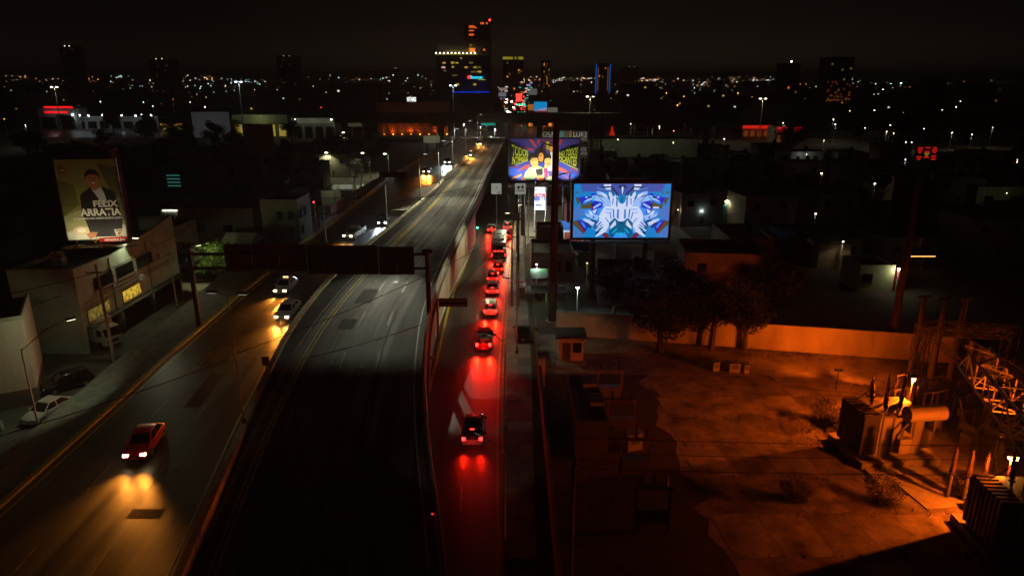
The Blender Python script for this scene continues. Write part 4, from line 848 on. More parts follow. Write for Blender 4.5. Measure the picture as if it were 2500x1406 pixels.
mb = MB(); mb.tube([(.2, -1.9, 0), (.5, -2.2, 1.0), (.2, -2.3, 1.4)], .05); mb.tube([(1.0, -1.9, 0), (.6, -2.2, .9), (.9, -2.3, 1.5)], .05); mb.build('lamp_bracket', yel, t)
MB().bx(-W/2, W/2, -1.6, -1.5, .35, .47).build('walkway_rail', steel, t); MB().bx(-W/2, W/2, -1.9, -.3, .15, .22).build('walkway', steel, t)
# slim lattice mast beside it
def lattice(mb, p0, p1, w, n, r=.04, w1=None, mi=0):
    p0, p1 = Vector(p0), Vector(p1); d = p1-p0; q = d.to_track_quat('Z', 'Y'); w1 = w if w1 is None else w1
    def c(f, i): ww = (w+(w1-w)*f)/2; return p0+d*f+q@Vector(((-ww, -ww), (ww, -ww), (ww, ww), (-ww, ww))[i]+(0,))
    for i in range(4): mb.cyl(c(0, i), c(1, i), r, r, 4)
    for k in range(n):
        for i in range(4):
            a, b = k/n, (k+1)/n; j = (i+1) % 4
            mb.cyl(c(a, i), c(b, j), r*.6, r*.6, 3) if k % 2 else mb.cyl(c(a, j), c(b, i), r*.6, r*.6, 3); mb.cyl(c(b, i), c(b, j), r*.5, r*.5, 3)
    return mb
t = thing('lattice_mast', 'slim red lattice mast beside the portrait billboard', 'mast', (-46.2, 80.6, 9.55)); mb = MB(); lattice(mb, (0, 0, 0), (-.2, 0, 11.5), .8, 16, .045, .6); mb.build('lattice', pm('mast_red', (.35, .10, .05), .6, .3, var=.3), t)
MB().bx(-.55, .55, -.55, .55, -.06, .0).build('base_plate', dsteel, t)
# ------------------------------------------------------------------ buildings
win_warm = emv('window_lit_warm', hx('#e0b840'), .8); win_dim = emv('window_lit_dim', hx('#94823a'), .5); win_or = em('window_lit_orange', hx('#ff8a2a'), 1.0); win_cool = em('window_lit_cool', hx('#dfe8d8'), 1.3); win_pink = em('window_lit_pink', hx('#ffb0a0'), .9)
frame_d = pm('window_frame_dark', (.04, .04, .035), .6, var=.1); doorm = pm('door_paint', (.10, .08, .06), .6, var=.2)
def window(par, x, y, z, w, h, face='S', mat=None, mull=1, d=.06, sill=True):
    """face S: on a wall facing -y at y; E: facing +x at x; W: facing -x"""
    def bb(a0, a1, o0, o1, z0_, z1):
        if face == 'S': return MB().bx(x+a0, x+a1, y-o1, y-o0, z0_, z1)
        if face == 'E': return MB().bx(x+o0, x+o1, y+a0, y+a1, z0_, z1)
        return MB().bx(x-o1, x-o0, y+a0, y+a1, z0_, z1)
    f = bb(-w/2-.08, w/2+.08, .003, d, z-h/2-.08, z+h/2+.08).build('window', frame_d, par)
    for k in range(mull+1):
        a = -w/2+w*k/(mull+1)+.03; b = -w/2+w*(k+1)/(mull+1)-.03
        bb(a, b, d+.002, d+.014, z-h/2+.02, z+h/2-.02).build('pane', mat or glassd, f)
    if sill: bb(-w/2-.15, w/2+.15, .003, .16, z-h/2-.2, z-h/2-.085).build('sill', conc, f)
    return f
def bldg(name, label, x0, x1, y0, y1, h, wm, rm=roofd, par=.5, wins=(), door=None, cat='building', group=None, z0_=0.0, gable=False):
    t = thing(name, label, cat, ((x0+x1)/2, (y0+y1)/2, z0_), 0, group); a, b = (x1-x0)/2, (y1-y0)/2
    MB().bx(-a, a, -b, b, -.1, h).build('wall', wm, t)
    if gable:
        MB().add([(-a-.3, -b-.3, h), (a+.3, -b-.3, h), (a+.3, b+.3, h), (-a-.3, b+.3, h), (-a-.3, 0, h+b*.45), (a+.3, 0, h+b*.45)], [[0, 1, 5, 4], [2, 3, 4, 5], [1, 2, 5], [3, 0, 4], [0, 3, 2, 1]]).build('roof', rm, t)
    else:
        MB().bx(-a+.18, a-.18, -b+.18, b-.18, h, h+.06).build('roof', rm, t)
        p = MB(); p.bx(-a, a, -b, -b+.18, h, h+par); p.bx(-a, a, b-.18, b, h, h+par); p.bx(-a, -a+.18, -b+.18, b-.18, h, h+par); p.bx(a-.18, a, -b+.18, b-.18, h, h+par); p.build('parapet', wm, t)
    for wdef in wins:
        f, pos, z, w_, hh = wdef[:5]; m = wdef[5] if len(wdef) > 5 else None
        if f == 'S': window(t, pos, -b, z, w_, hh, 'S', m)
        elif f == 'E': window(t, a, pos, z, w_, hh, 'E', m)
        else: window(t, -a, pos, z, w_, hh, 'W', m)
    if door is not None:
        d_ = MB().bx(door-.5, door+.5, -b-.05, -b+.0-.003, 0, 2.1).build('door', doorm, t); MB().box((door+.35, -b-.09, 1.0), (.12, .06, .05)).build('handle', chrome, d_)
    return t
# cream building with the roof billboard: upper storeys over an open garage
cb = thing('cream_building', 'cream two-storey building with curved parapet and open garage below', 'building', (0, 0, 0))
X0, X1, Y0, Y1 = -53.6, -46.5, 69.6, 92.0
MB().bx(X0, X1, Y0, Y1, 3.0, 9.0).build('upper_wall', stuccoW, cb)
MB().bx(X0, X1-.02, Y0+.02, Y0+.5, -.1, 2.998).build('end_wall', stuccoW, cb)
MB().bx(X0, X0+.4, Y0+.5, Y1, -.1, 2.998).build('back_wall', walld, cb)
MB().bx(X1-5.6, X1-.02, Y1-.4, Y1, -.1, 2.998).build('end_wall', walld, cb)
for y in (77.2, 84.6): MB().bx(X1-.55, X1-.05, y-.28, y+.28, -.1, 2.998).build('column', stuccoW, cb)
MB().bx(X0+.4, X1-.3, Y0+.5, Y1-.4, .012, .03).build('garage_floor', conc_d, cb)
MB().bx(X0+.2, X1-.2, Y0+.2, Y1-.2, 9.0, 9.06).build('roof', roofd, cb)
pr = MB(); prof = [(69.6, 9.6), (73, 9.55), (76.5, 9.45), (79.5, 9.6), (82.5, 10.0), (86, 10.3), (89, 10.7), (92, 11.2)]
for (ya, za), (yb, zb_) in zip(prof, prof[1:]): pr.add([(X1-.25, ya, 9.0), (X1+.02, ya, 9.0), (X1+.02, yb, 9.0), (X1-.25, yb, 9.0), (X1-.25, ya, za), (X1+.02, ya, za), (X1+.02, yb, zb_), (X1-.25, yb, zb_)], [[0, 1, 5, 4], [1, 2, 6, 5], [2, 3, 7, 6], [3, 0, 4, 7], [4, 5, 6, 7]])
pr.bx(X0, X1-.25, Y0, Y0+.25, 9.0, 9.62); pr.bx(X0, X0+.25, Y0+.25, Y1-.25, 9, 9.5); pr.bx(X0, X1-.25, Y1-.25, Y1, 9.0, 11.1); pr.build('parapet', stuccoW, cb)
window(cb, X1, 72.7, 3.95, 4.2, 1.35, 'E', win_dim, 1); window(cb, X1, 79.6, 3.95, 4.0, 1.35, 'E', win_warm, 1)
for y in (74.5, 79.0, 83.5): window(cb, X1, y, 7.0, 3.6, 1.3, 'E', glassd, 2)
MB().bx(X1, X1+.7, 70.2, 91.5, 2.75, 2.9).build('canopy', conc_d, cb)
MB().bx(X1+.002, X1+.5, 86.5, 87.2, 6.4, 7.0).build('air_conditioner', steel, cb); MB().bx(X1+.002, X1+.5, 81.6, 82.3, 4.9, 5.5).build('air_conditioner', steel, cb)
t = thing('water_tank', 'black water tank on the cream building roof', 'water tank', (-51.6, 86.5, 9.06)); MB().cyl((0, 0, .3), (0, 0, 1.7), .75, .75, 14).build('tank', blackm, t, 40); MB().cyl((0, 0, 1.7), (0, 0, 2.0), .75, .3, 14).build('lid', blackm, t, 40); MB().bx(-.7, .7, -.7, .7, 0, .3).build('stand', conc, t)
for k, (x, y, lab) in enumerate(((-50.2, 73.2, 'rooftop air unit nearest the front corner of the cream building'), (-51.8, 75.4, 'rooftop air unit behind the front one on the cream building'))):
    t = thing('rooftop_air_unit', lab, 'air unit', (x, y, 9.06), 0, 'rooftop air units'); MB().bx(-.6, .6, -.45, .45, .1, 1.0).build('case', steel, t); MB().cyl((0, 0, 1.0), (0, 0, 1.05), .35, .35, 12).build('fan_grille', dsteel, t); MB().bx(-.6, .6, -.45, .45, 0, .1).build('stand', conc, t)
for y in (76.0, 84.2): MB().cyl((X1+.08, y, 2.95), (X1+.08, y, 9.2), .06, .06, 6).build('downpipe', conc_d, cb)
MB().cyl((X1+.06, 70.2, 5.6), (X1+.06, 91.0, 5.45), .035, .035, 5).build('conduit', dsteel, cb)
MB().bx(X1+.002, X1+.09, 69.6, 92.0, 5.05, 5.2).build('string_course', conc, cb)
MB().bx(-45.6, -42.0, 67.6, 68.1, .1, .5).build('timber_stack', wood); tag(bpy.data.objects['timber_stack'], 'long pale timber lying on the forecourt beside the utility pole', 'timber')
# white-walled building at the lower left
c = Vector((-43.9, 57.6, 0)); t = thing('white_building', 'pale blank-walled building at the lower left edge', 'building', c, math.atan2(.50, .86))
MB().bx(-22, 0, 0, 8, 1.7, 8.3).build('wall', pm('white_wall', (.55, .55, .44), .9, var=.2, scale=.35, stretch=(1, 1, .3)), t)
MB().bx(-22, -.05, .05, 8, -.1, 1.7).build('base', walld, t); MB().bx(-21.8, -.2, .2, 7.8, 8.3, 8.36).build('roof', roofd, t)
p = MB(); p.bx(-22, 0, 0, .2, 8.3, 8.7); p.bx(-.2, 0, .2, 8, 8.3, 8.7); p.build('parapet', stuccoW, t)
t = thing('planter_wall', 'low pale planter wall beside the parked white sedan', 'planter', (-46.2, 51.5, 0), R(28)); MB().bx(-3, 2.6, -.5, .5, 0, .7).build('wall', stuccoW, t); MB().bx(-2.8, 2.4, -.35, .35, .7, .72).build('soil', soil, t)
# left middle distance
bldg('corner_house', 'narrow pale green house with dark windows by the left frontage road', -45.8, -39.0, 123, 131, 7.4, pm('pale_green_plaster', (.36, .42, .33), .9, var=.25, scale=.5), wins=(('E', -2.2, 2.2, 1, 1.2), ('E', 0.4, 5.2, 1.1, 1.3), ('E', -2.4, 5.2, 1.1, 1.3), ('S', 2.0, 5.0, .9, 1.3), ('S', 2.0, 2.0, .9, 1.2), ('S', 0, 5.0, .9, 1.3)), door=-1.5, cat='house')
bldg('dark_workshop', 'flat-roofed dark workshop left of the pale green house', -60, -46.6, 121, 134, 6.2, walld, wins=(('S', 2, 3, 1.6, 1.2), ('S', -3, 3, 1.6, 1.2)), door=0)
bldg('gabled_shed', 'small shed with a pale gabled roof below the blank monopole', -47.5, -43.0, 108.5, 115, 2.8, wallg, steel, gable=True, wins=(('S', 1, 1.6, .9, .8),), cat='shed')
bldg('lit_kiosk', 'low building with a bright strip-lit roof edge left of the monopole', -71, -62.5, 136, 143, 3.2, wallg, steel, wins=(('S', 0, 1.5, 2.2, 1.6), ('S', -3, 1.5, 1.6, 1.6)), door=3)
ks = thing('strip_light', 'greenish strip light along the kiosk roof edge', 'lamp', (-66.7, 135.85, 3.4)); MB().bx(-3.6, 3.2, -.08, .08, 0, .12).build('tube', em('tube_lit', (.95, 1, .7), 6), ks); spot((0, -.3, -.1), (0, -3, -3.4), 900, GREENISH, 150, .4, ks)
bldg('louvred_building', 'dark building with glowing teal louvres behind the kiosk', -84, -70, 158, 168, 9, walld)
lv = thing('louvre_window', 'stack of glowing teal louvres on a dark facade', 'window', (-78, 157.9, 5.0))
for k in range(4): MB().bx(-1.6, 1.4, -.06, .02, k*.8, k*.8+.22).build('louvre', em('louvre_teal', hx('#3f8a80'), .45), lv)
t = thing('shutter_wall', 'pale framed panel wall behind the frontage road', 'wall', tuple(P(810, 502)), R(3)); w_ = 4.6
MB().bx(-w_/2, w_/2, 0, .2, 0, 3.6).build('panel', pm('panel_pale', (.5, .5, .40), .8, var=.2), t); MB().bx(-w_/2, w_/2, -.08, 0, 1.7, 1.85).build('rail', dsteel, t); MB().bx(.8, .95, -.08, 0, 0, 3.6).build('rail', dsteel, t)
point((0, -2.6, 4.2), 260, GREENISH, .1, t)
t = thing('shop_sign', 'white rectangular sign board beside the panel wall', 'sign', tuple(P(846, 482))); MB().bx(-1.6, 1.6, -.1, 0, 2.2, 3.2).build('board', em('sign_lit_white', hx('#8f9080'), .7), t); MB().bx(-1.3, 1.3, -.115, -.105, 2.65, 2.73).build('lettering_bar', dsteel, t)
for x in (-1.2, 1.2): MB().cyl((x, 0, 0), (x, 0, 2.3), .06, .06, 6).build('post', dsteel, t)
t = thing('stone_wall', 'rough pale stone wall along the left frontage road', 'wall'); rnd = random.Random(4)
for k in range(26):
    y = 150+k*2.1; x = lerp_tab([(100, -40.2), (130, -38.4), (160, -38.6), (200, -36.5), (260, -31)], y)-1.6
    MB().box((x+rnd.uniform(-.15, .15), y, .9), (.5, 2.05, 1.8+rnd.uniform(-.25, .3)), R(-2)).build('stone_block', conc_wall, t)
tree((-43.9, 98.0, 0), 6.0, 3.3, 'small leafy tree lit yellow-green beside the left sidewalk', crown=LIT_CROWN)
lamp_post((-45.8, 93.8, 0), 6.0, [(1.0, 1.2, .2)], 'short lamp shining on the small leafy tree', (.95, 1, .45), 3, light=(5200, (1.2, 3.5, -5), 130), r=.07)
for u, v, h, r_, lab in ((470, 690, 6, 2.6, 'dark tree left of the lit leafy tree'), (505, 560, 8, 3.5, 'dark tree behind the portrait billboard mast'), (590, 520, 7, 3, 'dark tree by the blank monopole'), (690, 455, 9, 3.6, 'dark tree above the workshop roof')):
    q = P(u, v); tree(tuple(q), h, r_, lab, random.randint(0, 3), 'dark trees on the left')
def monopole(label, u0, v0, u1, v1, Y, mat, legs=1, name='blank_billboard', group=None, depth=.5, col_=dsteel):
    tl, br_ = PY(u0, v0, Y), PY(u1, v1, Y); W, H = br_.x-tl.x, tl.z-br_.z
    t = thing(name, label, 'billboard', (tl.x+W/2, Y, 0), 0, group)
    MB().bx(-W/2, W/2, 0, depth, br_.z, tl.z).build('board', mat, t); MB().bx(-W/2-.15, W/2+.15, depth+.01, depth+.15, br_.z-.15, tl.z+.15).build('frame', dsteel, t)
    for k in range(legs):
        x = 0 if legs == 1 else -W*.3+W*.6*k/(legs-1); MB().cyl((x, depth+.35, 0), (x, depth+.35, br_.z+H*.4), max(.25, W*.03), max(.25, W*.03), 10).build('column', col_, t, 40)
    return t, W, H, br_.z
monopole('dark brown back of a monopole billboard over the left rooftops', 592, 306, 668, 372, 150, walld, col_=rust)
# ------------------------------------------------------------------ gas station and shops on the right side of the street
px = P(1318, 566); t = thing('price_sign', 'tall white fuel price sign on two posts at the gas station', 'price sign', (px.x, px.y, 0))
for x in (-1.05, 1.05): MB().cyl((x, 0, 0), (x, 0, 9.0), .13, .13, 8).build('post', whi, t); MB().bx(x-.35, x+.35, -.35, .35, 0, .25).build('footing', conc, t)
def pz(v): return PY(1318, v, px.y).z
sw_ = em('sign_white_lit', (.80, .86, 1), 1.15); sr_ = em('sign_red_lit', hx('#c01420'), .9); sbl = em('sign_blue_lit', hx('#1838a8'), .9); snv = em('sign_navy', hx('#16307c'), .8)
for z1, z0_, m in ((455, 472.5, sw_), (473, 480, sr_), (480.5, 491, sbl), (491.5, 512, sw_)): MB().bx(-1.05, .9, -.12, .1, pz(z0_), pz(z1)).build('panel', m, t)
text('Mobil', .92, snv, t, -.95, pz(469), -.16, .0, width=1.75); text('Ahorra', .4, sw_, t, -.6, pz(478.6), -.16, .02, width=1.1)
text('23.17', .42, sw_, t, -.1, pz(485.0), -.16, .02, width=.9); text('21.85', .42, sw_, t, -.1, pz(490.2), -.16, .02, width=.9)
MB().bx(-.9, .35, -.14, -.125, pz(503), pz(499)).build('bar', dsteel, t)
point((0, -2.5, 6), 3200, (.85, .9, 1), .3, t)
def post_sign(label, u0, v0, u1, v1, base_v, mats, icon=True):
    q = P((u0+u1)/2, base_v); a, b = PY(u0, v0, q.y), PY(u1, v1, q.y); w_ = b.x-a.x
    t = thing('street_sign', label, 'sign', (q.x, q.y, 0)); MB().cyl((0, .1, 0), (0, .1, a.z), .09, .07, 8).build('post', steel, t)
    MB().bx(-w_/2, w_/2, -.05, .03, b.z, a.z).build('panel', mats, t)
    if icon:
        h = a.z-b.z; MB().bx(-w_*.3, -w_*.05, -.062, -.054, b.z+h*.5, b.z+h*.75).build('icon', pm('icon_teal', (.05, .3, .4), .6, var=0), t); MB().add([(w_*.2, -.06, b.z+h*.45), (w_*.36, -.06, b.z+h*.65), (w_*.2, -.06, b.z+h*.85), (w_*.04, -.06, b.z+h*.65)], [[0, 1, 2, 3]]).build('icon', pm('icon_orange', (.6, .25, .03), .6, var=0), t)
        MB().bx(-w_*.35, w_*.35, -.062, -.054, b.z+h*.28, b.z+h*.36).build('lettering_bar', pm('letter_teal', (.03, .15, .17), .6, var=0), t)
    return t
sgn = em('sign_pale_lit', hx('#9a9c90'), .62)
post_sign('pale square street sign with blue and orange icons below the printed billboard', 1257, 448, 1283, 474, 600, sgn)
t = post_sign('pale square sign with a black emblem left of the gas station', 1200, 448, 1225, 474, 545, sgn, False); q = P(1212, 545); a = PY(1212, 461, q.y)
MB().add([(.15, -.07, a.z-.75), (1.0, -.07, a.z-.5), (.5, -.07, a.z-.95), (.2, -.07, a.z-.85)], [[0, 1, 2, 3]]).build('emblem', blackm, t); MB().add([(-.1, -.07, a.z+.1), (.15, -.07, a.z+.1), (.1, -.07, a.z+.35), (-.1, -.07, a.z+.35)], [[0, 1, 2, 3]]).build('emblem', blackm, t)
for u, v0, v1, lab in ((1291, 450, 585, 'slim grey post between the icon sign and the price sign'), (1283, 520, 575, 'short white post left of the price sign'), (1289, 492, 590, 'thin post with a flat solar panel by the price sign')):
    q = P(u, v1); h = PY(u, v0, q.y).z; t = thing('slim_post', lab, 'post', (q.x, q.y, 0)); MB().cyl((0, 0, 0), (0, 0, h), .09, .07, 7).build('pole', steel, t); MB().box((0, 0, h+.05), (.5, .4, .1)).build('cap', steel, t)
fore = struct(sheet('station_forecourt', [(2.6, 122), (34, 122), (34, 160), (2.6, 160)], conc, .012))
kb = thing('forecourt_kerb', 'yellow painted kerb at the gas station entrance', 'kerb', (0, 0, 0)); MB().box((5.4, 127.0, .13), (5.6, .35, .22), R(4)).build('kerb_stone', yel, kb)
bldg('red_building', 'brick red building wall beside the LED screen', 9.6, 13.0, 118, 124, 7.6, pm('red_wall', (.26, .065, .035), .85, var=.2), cat='building')
cn = thing('station_canopy', 'gas station canopy edge with blue and white stripe', 'canopy', (10.6, 114.5, 0))
MB().bx(-2.2, 2.0, 0, 5, 4.1, 4.7).build('fascia', em('fascia_blue', hx('#3478d0'), .8), cn); MB().bx(-2.2, 2.0, -.03, -.003, 3.75, 4.1).build('stripe', em('fascia_white', hx('#c8d4e8'), .8), cn); MB().bx(-2.1, 1.9, .1, 4.9, 4.0, 4.09).build('soffit', em('soffit_lit', hx('#e8ecf0'), .9), cn)
for x in (-1.7, 1.6): MB().cyl((x, 1, 0), (x, 1, 4.0), .15, .15, 8).build('column', whi, cn)
point((0, 1.0, 3.6), 1300, (.9, .95, 1), .3, cn)
for k, (x, lab) in enumerate(((9.6, 'white fuel pump under the striped canopy, left one'), (11.6, 'white fuel pump under the striped canopy, right one'))):
    t = thing('fuel_pump', lab, 'fuel pump', (x, 115.6, .01), 0, 'fuel pumps'); MB().bx(-.4, .4, -.3, .3, 0, 1.7).build('cabinet', whi, t); MB().bx(-.3, .3, -.32, -.303, 1.0, 1.5).build('display', glassd, t)
bw = thing('turquoise_canopy', 'turquoise canvas canopy below the gas station', 'canopy', (10.2, 107.8, 0)); MB().add([(-2.6, -1.4, 2.6), (2.6, -1.4, 2.4), (2.6, 1.6, 2.9), (0, 1.6, 3.4), (-2.6, 1.6, 3.2)], [[0, 1, 2, 3, 4]]).build('canvas', pm('canvas_turquoise', (.02, .20, .34), .7, var=.25), bw)
for x in (-2.4, 2.4): MB().cyl((x, -1.2, 0), (x, -1.2, 2.6), .05, .05, 6).build('post', steel, bw)
point((0, -.5, 2.0), 60, (.5, .85, 1), .2, bw)
bldg('grey_house', 'low grey house with two dark openings beside the lit sidewalk', 2.9, 9.4, 98.5, 108, 3.6, pm('grey_plaster', (.20, .20, .185), .9, var=.3), conc_d, wins=(('S', .6, 2.0, .9, 1.6), ('S', 2.3, 2.0, .7, 1.5)), door=-2.0, cat='house')
bldg('roof_cabin', 'dark cabin behind the grey house roof', 4.0, 8.4, 109.5, 114, 5.2, walld, cat='cabin')
aw = thing('green_awning', 'green fabric awning lit by a small lamp at the sidewalk', 'awning', (3.5, 92.5, 0)); MB().add([(-.9, -1.6, 2.3), (1.6, -1.6, 2.5), (1.6, 1.4, 3.0), (-.9, 1.4, 3.0)], [[0, 1, 2, 3]]).build('canvas', pm('canvas_green', (.04, .16, .075), .8, var=.3), aw)
for x, y in ((-.85, -1.5), (1.5, -1.5), (-.85, 1.3)): MB().cyl((x, y, 0), (x, y, 2.9), .04, .04, 6).build('post', steel, aw)
simple_lamp((3.5, 94.4, 0), 3.5, 'small white lamp above the green awning', (.9, 1, .85), 16, .12, 'kerbside shop lamps', 2600)
simple_lamp((4.6, 87.2, 0), 2.2, 'green glowing lamp among the plants by the sidewalk', (.15, 1, .45), 5, .14, 'kerbside shop lamps', 160)
for k, (x, y) in enumerate(((3.6, 88.6), (4.8, 88.4), (5.4, 90.6))): shrub((x, y, 0), .9, 1.8, ['leafy shrub left of the green lamp', 'leafy shrub right of the green lamp', 'leafy shrub behind the green lamp'][k], k)
dc = thing('dark_canopy', 'dark sheet canopy over the sidewalk shop near the guard booth', 'canopy', (4.6, 83.4, 0)); MB().add([(-2.3, -1, 2.9), (2.4, -1, 3.0), (2.4, 1.2, 3.3), (-2.3, 1.2, 3.3)], [[0, 1, 2, 3]]).build('sheet', roofd, dc)
for x in (-2.1, 2.2): MB().cyl((x, -.8, 0), (x, -.8, 2.95), .06, .06, 6).build('post', dsteel, dc)
ct = thing('vending_stall', 'small lit vending stall on the right sidewalk', 'stall', (1.2, 90.6, .155)); MB().bx(-.6, .6, -.4, .4, 0, 1.1).build('counter', pm('stall_cream', (.55, .42, .3), .7, var=.2), ct); MB().bx(-.7, .7, -.5, .5, 1.9, 2.0).build('roof', pm('stall_red', (.4, .06, .04), .7, var=.2), ct)
for x in (-.6, .6): MB().cyl((x, -.4, 1.1), (x, -.4, 1.9), .03, .03, 5).build('post', steel, ct)
for x in (-.3, .0, .3): MB().bx(x-.06, x+.06, -.42, -.402, .3, .9).build('stripe', pm('stall_stripe', (.35, .05, .04), .7, var=.1), ct)
# lamps that light the right-hand street and sidewalk
lamp_post((.9, 104.5, .15), 8.5, [(-1.6, 0, .4)], 'kerbside street lamp above the bus', GREENISH, 4, light=(15000, (-7.5, 0, -6.2), 84), r=.1, group='kerbside street lamps')
lamp_post((.6, 84, .15), 8.0, [(-1.4, 0, .4)], 'kerbside street lamp above the white SUV', GREENISH, 2.0, light=(13000, (-7.5, 1, -6.8), 84), r=.1, group='kerbside street lamps')
lamp_post((1.3, 131, .15), 8.5, [(-1.6, 0, .4)], 'kerbside street lamp at the gas station entrance', GREENISH, 4, light=(26000, (2.5, -2, -9), 140), r=.1, group='kerbside street lamps')
lamp_post((-.45, 35.4, .15), 7.8, [(-1.5, 1.6, .5)], 'kerbside lamp post whose arm reaches towards the nearest white SUV', (.95, .95, .9), .2, light=(700, (-1.2, 14, -7.2), 66), r=.1, group='kerbside street lamps')
lamp_post((-.55, 52.5, .15), 7.8, [(-1.2, 1.2, .5)], 'kerbside lamp post whose arm reaches towards the red pickup truck', (.8, .8, 1), .2, light=(160, (-1.2, 6, -8), 120), r=.1, group='kerbside street lamps')
lamp_post((.5, 69.5, .15), 7.8, [(-1.2, 1.0, .5)], 'kerbside lamp post beside the parked black car', GREENISH, .6, light=(2600, (1.0, 2, -8), 120), r=.1, group='kerbside street lamps')
simple_lamp((8.3, 82.6, 0), 3.6, 'cool white lamp on a short post behind the orange wall', (.55, .95, 1), 40, .20, 'lamps on the dark lots', 1500)
for y_ in (84, 104.5): spot((.2, y_, 8.2), (1.9, y_-1.5, 0), 3000, GREENISH, 92, .7)
lamp_post((2.4, 118.4, .15), 7.5, [(-1.0, 0, .2)], 'street lamp added between the bus and the gas station', GREENISH, 3, light=(3000, (2, -1, -8), 120), r=.09, group='kerbside street lamps')  # post added to carry a fill light for the sidewalk
# traffic signals
def signal(loc, h, label, colr, on):
    t = thing('traffic_light', label, 'traffic light', loc, 0, 'traffic lights'); MB().cyl((0, 0, 0), (0, 0, h), .08, .07, 7).build('pole', dsteel, t); hd = MB().bx(-.2, .2, -.2, .1, h, h+1.1).build('signal_head', dsteel, t)
    for k, c_ in enumerate(((1, .02, .02), (1, .5, .02), (.05, 1, .55))): MB().cyl((0, -.2, h+.92-k*.36), (0, -.24, h+.92-k*.36), .14, .14, 10).build('lens', bulbm(c_, 14) if k == on else glassd, hd)
    return t
q = P(772, 560); signal((q.x, q.y, 0), 4.6, 'red traffic light by the left frontage road', None, 0)
q = P(1166, 578); signal((q.x, q.y, .0), 1.6, 'green traffic light beside the bridge column', None, 2)
q = P(784, 590); utility_pole((q.x, q.y, 0), 9, 'brown utility pole behind the red traffic light', .17, ((8.4, 20),), lean=(-.5, 0))
# ------------------------------------------------------------------ electrical substation on the right
yardm = pm('yard_concrete', (.22, .19, .16), .9, var=.6, scale=.16, bump=.35)
yardm.node_tree.nodes['Color Ramp'].color_ramp.elements[0].position = .38; yardm.node_tree.nodes['Color Ramp'].color_ramp.elements[1].position = .60
yard = struct(sheet('substation_yard', [(3.0, 28), (70, 28), (70, 60), (47.5, 67), (5.2, 75.6), (3.0, 75.6)], yardm, .012))
for (a, b) in (((20.5, 64.5), (29.5, 55.2)), ((17.8, 46.0), (23.6, 40.8)), ((22.8, 52), (24.6, 46.5)), ((30, 44.6), (33.5, 40.5)), ((15, 58), (30, 56.2)), ((24, 62), (40, 58)), ((14, 52), (26, 50))):
    d = Vector((b[0]-a[0], b[1]-a[1])); MB().box(((a[0]+b[0])/2, (a[1]+b[1])/2, .018), (d.length, .09, .012), math.atan2(d.y, d.x)).build('slab_joint', jm, yard)
rnd = random.Random(5); ysl = [pm('yard_slab_%d' % k, (c*.23, c*.2, c*.165), .9, var=.75, scale=.45, bump=.5) for k, c in enumerate((.75, 1.0, 1.2))]
for k in range(34):
    x, y = 15.5+(k % 6)*3.2+rnd.uniform(-.1, .1), 38.5+(k//6)*4.6
    if x > 27 and y > 44 and y < 54: continue
    MB().box((x, y, .012), (3.12, 4.5, .03+rnd.uniform(0, .015)), R(5)).build('yard_slab', rnd.choice(ysl), yard)
wd_ = MB()
for k in range(900):
    x, y = rnd.choice(((rnd.uniform(14, 32), rnd.choice((38.5+4.6*rnd.randrange(6)-2.3,))+rnd.gauss(0, .25)), (rnd.uniform(14, 46), 72.8-.2*(rnd.uniform(14, 46)-18)+rnd.gauss(0, .7)), (rnd.gauss(26.5, 1.2), rnd.gauss(52, 1.5)), (rnd.gauss(36, 3), rnd.gauss(58, 2))))
    for j in range(3): a = rnd.uniform(0, 6.28); h = rnd.uniform(.12, .45); wd_.add([(x, y, .0), (x+.05*math.cos(a), y+.05*math.sin(a), .0), (x+.16*math.cos(a), y+.16*math.sin(a), h)], [[0, 1, 2]])
wo_ = wd_.build('weeds', leafd); wo_['kind'] = 'stuff'; wo_['label'] = 'dry weeds growing from the joints of the yard'; wo_['category'] = 'weeds'
gs_ = struct(sheet('shade_strip', [(3.0, 28)]+[(13.4+rnd.uniform(-.9, .9)+(.6 if k % 5 == 0 else 0), 28+k*1.5) for k in range(25)]+[(3.0, 64.5)], pm('shade_ground', (.06, .05, .042), .95, var=.5, scale=1.2, bump=.5), .02))  # dark sheet standing in for the unlit left part of the yard
wm = pm('perimeter_plaster', (.46, .40, .32), .9, var=.32, scale=.35, stretch=(1, 1, .4))
wl = thing('perimeter_wall', 'long plastered substation wall lit orange, behind the dark trees', 'wall')
pts = [(5.2, 75.6), (13.6, 74.0), (22.1, 72.3), (30.6, 70.5), (39.0, 68.8), (47.5, 67.0)]
for (xa, ya), (xb, yb) in zip(pts, pts[1:]):
    d = Vector((xb-xa, yb-ya)); MB().box(((xa+xb)/2, (ya+yb)/2, 1.5), (d.length-.02, .25, 3.0), math.atan2(d.y, d.x)).build('wall_bay', wm, wl)
for k in range(3):
    xa, ya, xb, yb = 47.55, 66.95-k*9, 47.6, 66.95-(k+1)*9; MB().bx(47.5, 47.75, yb+.01, ya-.01, 0, 3.0).build('wall_bay', wm, wl)
wf = thing('street_wall', 'dark yard wall along the right sidewalk', 'wall')
for k in range(9):
    y = 62.6-k*4.0; MB().bx(2.62, 2.85, y-3.98, y, 0, 2.3).build('wall_bay', walld, wf)
for k, y in enumerate((75.5, 70.5, 66.4)): MB().bx(2.6, 2.84, y-3.6, y, 0, 2.3).build('wall_bay', walld, wf)
gp = tag(MB().bx(2.55, 3.25, 61.2, 61.9, 0, 3.0).build('gate_pillar', wm), 'orange-lit gate pillar at the yard entrance beside the sidewalk', 'pillar')
